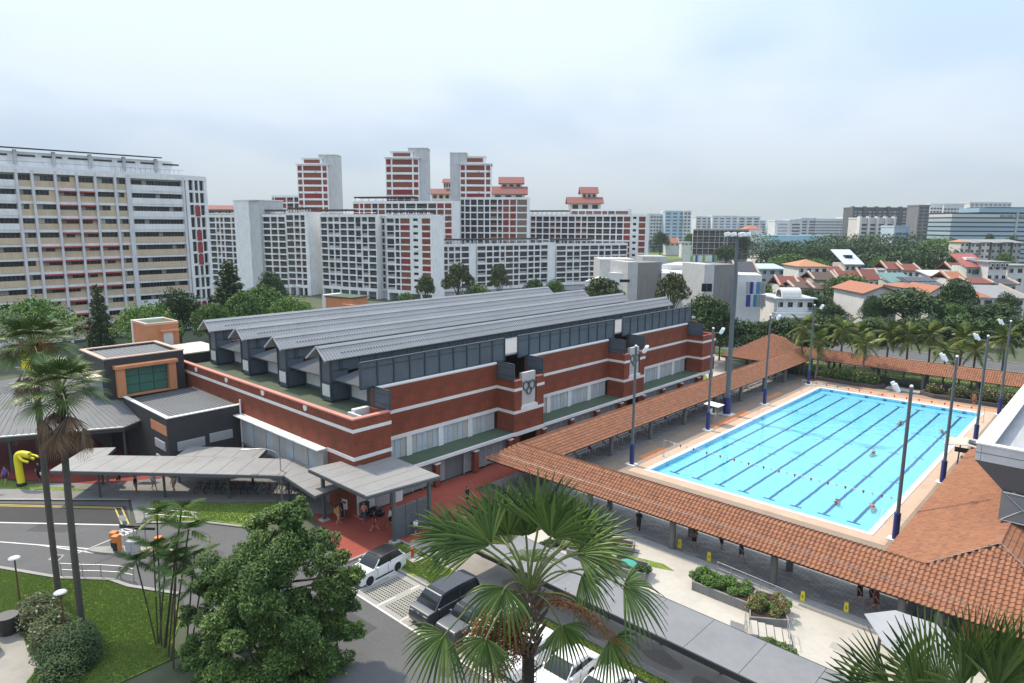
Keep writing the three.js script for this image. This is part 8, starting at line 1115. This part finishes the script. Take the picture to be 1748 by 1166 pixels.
house('pale green house with a curved rose roof and a dormer slot', 1657, 1695, 456, 434, 200, { roof: 'rose', type: 'mono', D: 8, wall: [0.5, 0.58, 0.52], extra: (t, W, D, yE, yR) => { mesh('dormer', bx(W * 0.3, W * 0.72, yE + (yR - yE) * 0.5, yE + (yR - yE) * 0.72, -D * 0.7, -D * 0.45), M.whiteClean, t); mesh('balcony_glass', bx(W * 0.3, W * 0.95, yE - 2.2, yE - 0.9, -0.3, -0.2), lin(0.02, 0.08, 0.06, { roughness: 0.1 }), t); } }); house('white three storey house with air conditioners on its roof', 1694, 1730, 449, 441, 196, { type: 'flat', roof: 'grey', f: 3, extra: (t, W, D, yE) => { for (let i = 0; i < 4; i++) { const u = mesh('air_conditioner', rbox(W * 0.17, 1.1, 0.8, 0.05, W * (0.14 + i * 0.23), yE - 0.7, 0.1), lin(0.5, 0.5, 0.46), t); mesh('fan', cyl(0.35, 0.35, 0.05, 0, 0, 0, 12).rotateX(Math.PI / 2).translate(W * (0.14 + i * 0.23), yE - 0.7, 0.52), M.dark, u); } } }); house('white house cut by the right edge of the picture', 1728, 1775, 455, 442, 200, { type: 'flat', roof: 'grey' });
house('white house with an orange gable and red awnings, behind the palms', 1484, 1548, 502, 484, 158, { roof: 'orange', type: 'gablefront', D: 16, wn: 2, f: 3 }); house('house with a bright orange hipped roof above the broad tree', 1552, 1592, 492, 483, 172, { roof: 'orange', type: 'hip', D: 11 }); house('house with an orange gable right of the broad tree', 1598, 1632, 502, 486, 165, { roof: 'orange', type: 'gablefront', D: 12 }); house('white corner house with an orange hipped roof near the right edge', 1668, 1706, 509, 494, 158, { roof: 'orange', type: 'hip', D: 10, f: 3 }); house('grey metal roofed terrace at the right edge', 1690, 1770, 510, 488, 172, { roof: 'grey', D: 22 }); house('maroon roofed terrace right of the orange one', 1664, 1706, 484, 475, 188, { roof: 'red' }); house('dark roofed terrace at the far right', 1708, 1750, 486, 477, 188, { roof: 'slate' }); house('maroon roof left of the rose roofed house', 1634, 1660, 463, 449, 215, { roof: 'red' });
house('low white bungalow with a red roof among the woods', 1606, 1636, 446, 438, 300, { type: 'flat', roof: 'red' }); house('long dark flat roofed house behind the rose roof', 1620, 1680, 434, 428, 310, { type: 'flat', roof: 'slate', wall: [0.45, 0.45, 0.45] }); for (let k = 0; k < 6; k++) house(['cream turret house', 'white modern terrace with tall windows', 'second white modern terrace', 'third modern terrace with a slanted wall', 'fourth modern terrace with a slanted wall', 'fifth modern terrace at the right edge'][k] + ' in front of the glass building', 1642 + k * 18, 1658 + k * 18, 413 + (k % 2), 409, 330, { name: 'terrace_house', type: k ? 'mono' : 'hip', roof: k ? 'grey' : 'clay', wall: k > 2 ? [0.35, 0.34, 0.32] : [0.6, 0.58, 0.54], wn: 2, f: 3, D: 10 });
house('red roofed bungalow at the edge of the green field', 1138, 1160, 415, 406, 560, { roof: 'orange', D: 12, f: 1 }); house('small white hut by the green field', 1164, 1182, 414, 413, 520, { type: 'flat', roof: 'sheet', f: 1 }); house('temple like hall with stacked orange roofs in the distance', 1273, 1302, 391, 384, 620, { roof: 'orange', type: 'hip', D: 20, f: 0 });
{ // white house with a barrel vault
  const t = house('white house with a barrel vaulted roof beside the car park', 1334, 1402, 513, 512, 165, { type: 'flat', roof: 'sheet', wall: [0.74, 0.74, 0.74], D: 12, wn: 4, extra: (t, W, D, yE) => { mesh('barrel_vault', [new THREE.CylinderGeometry(2.2, 2.2, W * 0.5, 20, 1, false, 0, Math.PI).rotateZ(Math.PI / 2).rotateX(0).translate(W * 0.42, yE + 0.4, -3)].map((g) => g), lin(0.70, 0.70, 0.68, { map: T.streak }), t); mesh('arch_window', cyl(1.5, 1.5, 0.1, 0, 0, 0, 16).rotateZ(Math.PI / 2).translate(W * 0.165, yE + 0.6, -3), M.glass, t); mesh('balcony', [bx(-0.8, W, 3.0, 3.9, -0.3, 1.8), bx(-0.8, W, 2.7, 3.0, -0.3, 2.0)], M.whiteClean, t); for (let i = 0; i < 4; i++) mesh('balcony_post', bx(W * (0.02 + 0.3 * i), W * (0.02 + 0.3 * i) + 0.4, 0, 2.7, 1.3, 1.7), M.whiteClean, t); } });
}
structure(mesh('house_driveway', sheet([gp(1288, 560), gp(1345, 535), gp(1372, 548), gp(1330, 575)].map((p) => [p.x, p.z]), 0.01), lin(0.30, 0.29, 0.28, { map: T.grain })));
{ const ph = (r, g, b) => { const m = new THREE.MeshPhysicalMaterial({ clearcoat: 1, clearcoatRoughness: 0.1, roughness: 0.4 }); m.color.setRGB(r, g, b); return m; }; for (const [u, v, c, l, r] of [[1312, 537, [0.7, 0.7, 0.7], 'white car on the driveway by the arched house, leftmost', 0.9], [1329, 542, [0.02, 0.02, 0.022], 'black car with raised bonnet between two pale cars', 0.9], [1347, 546, [0.45, 0.46, 0.48], 'silver car on the driveway nearest the coconut palm', 0.9]]) { const p = gp(u, v); car('distant_car', l, [p.x, 0.02, p.z], r, { L: 4.5, W: 1.8, H: 1.48, belt: 0.94, hood: 0.92, cowl: 0.85, wt: 0.2, rt: -1.2, rb: -1.85, fx: 1.4, rx: -1.35, paint: ph(...c) }); } }
// ---------- far blocks on the skyline: openings too small to pick apart ----------
function farBlock(label, u0, u1, vT, d, o = {}) { const a = spot(u0, 400, d), b = spot(u1, 400, d + (o.skew || 0)); a.y = b.y = 0; const W = a.distanceTo(b), H = spot(u0, vT, d).y, t = thing('far_block', label, 'building', [a.x, 0, a.z], Math.atan2(-(b.z - a.z), b.x - a.x)), m = lin(...(o.c || [0.62, 0.64, 0.66]), { map: rep(T.streak, 25), roughness: 0.85 }); mesh('walls', bx(0, W, 0, H, -(o.D || 18), 0), m, t); const g = [], fh = o.fh || 3, n = Math.floor(H / fh), nc = o.nc || Math.max(2, Math.round(W / 7)); for (let f = 1; f < n; f++) for (let i = 0; i < nc; i++) g.push(bx(W * (i + 0.18) / nc, W * (i + 0.82 - (o.gap || 0)) / nc, f * fh + 0.9, f * fh + 2.3, 0, 0.25)); stuff(mesh('windows', g, lin(...(o.w || [0.09, 0.10, 0.115]), { roughness: 0.3 }), t)); mesh('roof_line', bx(-0.3, W + 0.3, H, H + 1.2, -(o.D || 18), 0.3), m, t); if (o.fins) for (let i = 0; i <= o.fins; i++) mesh('fin', bx(W * i / o.fins - 0.8, W * i / o.fins + 0.8, 0, H + 2, -3, 1.6), lin(...o.finc), t); if (o.ex) o.ex(t, W, H); return t; }
const FW = [0.66, 0.68, 0.70];
farBlock('distant white flats left of the blue striped flats', 1104, 1134, 367, 620, { c: FW, nc: 6 }); farBlock('distant flats with pale blue stripes', 1134, 1168, 362, 610, { c: [0.5, 0.6, 0.68], w: [0.10, 0.2, 0.33], nc: 3 }); farBlock('narrow distant pale side block', 1166, 1178, 362, 606, { c: FW, nc: 2 }); farBlock('distant white flats behind the grey terrace flats, left', 1187, 1215, 371, 760, { c: FW }); farBlock('distant white flats behind the grey terrace flats, right', 1215, 1258, 370, 750, { c: FW, w: [0.12, 0.2, 0.3] }); farBlock('distant white flats right of the mast head', 1259, 1296, 371, 760, { c: FW }); farBlock('low distant blue block', 1290, 1306, 378, 800, { c: [0.45, 0.55, 0.65] });
block('grey_terrace_flats', 'grey balcony flats beyond the green field', 1183, 455, 1242, 450, 16, 391, { n: 5, y0: 1, cols: [[1, 'w'], [1.3, 'w'], [1.3, 'w'], [1.3, 'w'], [1, 'w'], [1, 'w'], [0.7, 'c']], mat: lin(0.36, 0.36, 0.34, { map: T.streak }) });
block('brown_terrace_flats', 'brown balcony flats behind the mast beyond the field', 1243, 462, 1278, 470, 14, 392, { n: 5, y0: 1, cols: [[1, 'w'], [1, 'w'], [1, 'w'], [1, 'w']], mat: lin(0.22, 0.20, 0.19, { map: T.streak }) });
farBlock('distant white school like block with a round corner', 1322, 1348, 378, 640, { c: FW, nc: 1, w: [0.3, 0.32, 0.34] }); farBlock('plain distant white wall block', 1347, 1368, 377, 640, { c: [0.55, 0.58, 0.62], nc: 1 }); farBlock('long distant white block with many fins', 1388, 1440, 375, 720, { c: FW, nc: 14 }); farBlock('distant pale block joining the finned block', 1366, 1390, 374, 720, { c: [0.55, 0.58, 0.62], nc: 2 }); farBlock('small pale block left of the dark condominium', 1438, 1456, 373, 720, { c: [0.6, 0.63, 0.67], nc: 2 });
farBlock('dark grey condominium with pale slits', 1452, 1553, 356, 640, { c: [0.11, 0.115, 0.125], w: [0.30, 0.31, 0.32], nc: 12, fins: 5, finc: [0.10, 0.105, 0.115] }); farBlock('tall grey slab right of the dark condominium', 1564, 1582, 352, 600, { c: [0.20, 0.205, 0.215], w: [0.05, 0.055, 0.065], nc: 2, fh: 3 }); farBlock('dark link block between the condominium and the grey slab', 1552, 1566, 358, 640, { c: [0.10, 0.105, 0.115], w: [0.28, 0.28, 0.28], nc: 3 }); farBlock('white office block with broad fins in front of the condominium', 1466, 1524, 374, 520, { c: [0.58, 0.56, 0.53], w: [0.06, 0.065, 0.07], nc: 4, fins: 4, finc: [0.60, 0.585, 0.56] }); farBlock('small light blue block below the condominium', 1526, 1552, 388, 480, { c: [0.45, 0.55, 0.66], w: [0.08, 0.2, 0.4], nc: 2 }); farBlock('white tower flats right of the grey slab', 1583, 1604, 350, 620, { c: [0.70, 0.71, 0.72], nc: 4 }); farBlock('white tower flats, second right of the grey slab', 1606, 1640, 350, 640, { c: [0.68, 0.68, 0.67], nc: 6 }); farBlock('beige tower flats before the white ones', 1602, 1628, 366, 600, { c: [0.50, 0.48, 0.44], nc: 4 }); farBlock('white tower tops behind the glass building', 1650, 1720, 347, 800, { c: FW, nc: 9 });
{ const a = spot(1622, 400, 430), b = spot(1800, 400, 430), t = thing('glass_office', 'wide blue glass office building with thin dark bands and lettering at the right edge', 'building'); a.y = b.y = 0; const W = a.distanceTo(b), H = spot(1622, 363, 430).y; t.position.copy(a); t.rotation.y = Math.atan2(-(b.z - a.z), b.x - a.x);
  mesh('core', bx(0, W, 0, H, -25, -0.3), lin(0.02, 0.024, 0.03, { roughness: 0.2 }), t); const n = 12, fh = H / n, bandM = [lin(0.30, 0.40, 0.46, { roughness: 0.35 }), lin(0.36, 0.44, 0.49, { roughness: 0.35 }), lin(0.27, 0.38, 0.45, { roughness: 0.35 })];
  for (let k = 0; k < n; k++) mesh('glass_band', bx(-0.2, W, k * fh, (k + 0.7) * fh, -24, 0), k === n - 1 ? lin(0.52, 0.53, 0.54) : bandM[k % 3], t);
  const H2 = spot(1670, 355, 430).y, x0 = W * 0.25; mesh('blue_cornice', bx(x0, W, H + 0.3, H2, -20, 0.2), lin(0.28, 0.42, 0.52, { roughness: 0.4 }), t); mesh('stair_rib', bx(W * 0.615, W * 0.63, 0, H + 0.2, -2, 0.4), lin(0.42, 0.48, 0.52), t); mesh('roof_edge', bx(x0 + 4, W, H2, H2 + 0.5, -18, 0.4), M.steel, t);
  const font = await new FontLoader().loadAsync('fonts/droid/droid_sans_bold.typeface.json'), txt = (s, w, h) => { const g = new TextGeometry(s, { font, size: 1, depth: 0.08, curveSegments: 3 }); g.computeBoundingBox(); const q = g.boundingBox; g.translate(-q.min.x, -q.min.y, 0); g.scale(w / (q.max.x - q.min.x), h / (q.max.y - q.min.y), 1); return g; };
  mesh('lettering', txt('WELCOME TO WOOD', W * 0.26, fh * 0.5).translate(W * 0.455, (n - 1) * fh + 0.15, 0.02), lin(0.10, 0.11, 0.12), t);
  // painted road lettering
  const p = gp(212, 915), q = gp(240, 902), L = p.distanceTo(q), g = txt('EXIT', L, 1.3); g.scale(1, 1, 0.05).rotateX(-Math.PI / 2).rotateY(Math.atan2(-(q.z - p.z), q.x - p.x)).translate(p.x, 0.012, p.z); structure(mesh('road_lettering', g, M.line)); }
farBlock('long light blue roofed shed above the distant trees', 1312, 1414, 404, 560, { c: [0.28, 0.50, 0.62], nc: 1, w: [0.25, 0.45, 0.55] });
structure(mesh('sports_field', sheet([gp(1098, 445), gp(1206, 441), gp(1214, 424), gp(1098, 423)].map((p) => [p.x, p.z]), 0.02), lin(0.11, 0.17, 0.03, { map: rep(T.blotch, 30) })));
structure(mesh('pale_yard', sheet([gp(1268, 447), gp(1398, 446), gp(1372, 425), gp(1300, 425)].map((p) => [p.x, p.z]), 0.02), lin(0.50, 0.47, 0.42, { map: rep(T.blotch, 20) }))); structure(mesh('distant_road', sheet([gp(1404, 448), gp(1428, 450), gp(1440, 424), gp(1428, 424)].map((p) => [p.x, p.z]), 0.03), lin(0.42, 0.41, 0.39)));
{ const t = thing('coloured_hoarding', 'white hoarding with green and blue panels in front of the field', 'hoarding'); for (let k = 0; k < 14; k++) { const a = spot(1166 + k * 4.1, 436, 345), b = spot(1166 + k * 4.1 + 4.0, 447, 345); mesh('panel', slab(V(a.x, b.y, a.z), V(b.x, b.y, b.z), V(b.x, a.y, b.z), V(a.x, a.y, a.z), 0.3), k % 5 === 3 ? lin(0.2, 0.4, 0.12) : k % 7 === 5 ? lin(0.03, 0.15, 0.2) : lin(0.66, 0.68, 0.68), t); } }
// orange roof box behind the ridge roofs
{ const a = spot(557, 520, 122), t = thing('orange_roof_box', 'small orange stair box showing above the first ridge roof', 'building', [a.x, 0, a.z], 0.2); const h = spot(557, 506, 122).y; mesh('walls', bx(0, 6.2, 0, h, -4, 0), M.orange, t); mesh('pier', bx(-0.9, 0, 0, h + 0.3, -4, 0.1), M.whiteClean, t); mesh('roof', bx(-0.2, 6.4, h, h + 0.2, -4.2, 0.2), M.greenRoof, t); mesh('hood', bx(4.6, 7.2, h - 1.2, h - 0.95, -0.5, 0.8), M.orange, t); }
{ const p = spot(1207, 560, 118), t = thing('road_bus_stop', 'dark roadside shelter post by the far carriageway', 'shelter', [-30, 0, -64]); mesh('post', cyl(0.06, 0.06, 2.4, 0, 0, 0, 8), M.steel, t); mesh('roof', box(3, 0.12, 1.4, 0, 2.4, 0), M.steel, t); mesh('panel', box(2.6, 1.6, 0.05, 0, 1.2, -0.6), M.glass, t); }
{ const fm = lin(0.2, 0.05, 0.04), t = thing('thin_fence', 'thin wire fence on the pale kerb beside the red pavement', 'fence'); for (let k = 0; k < 6; k++) mesh('post', bar(V(-5.05, 0.1, 16.6 + k * 1.5), V(-5.05, 1.2, 16.6 + k * 1.5), 0.025), M.steel, t); for (const y of [0.4, 0.8, 1.18]) mesh('wire', bar(V(-5.05, y, 16.6), V(-5.05, y, 24.1), 0.012, 4), M.steel, t); }
renderer.render(scene, camera);
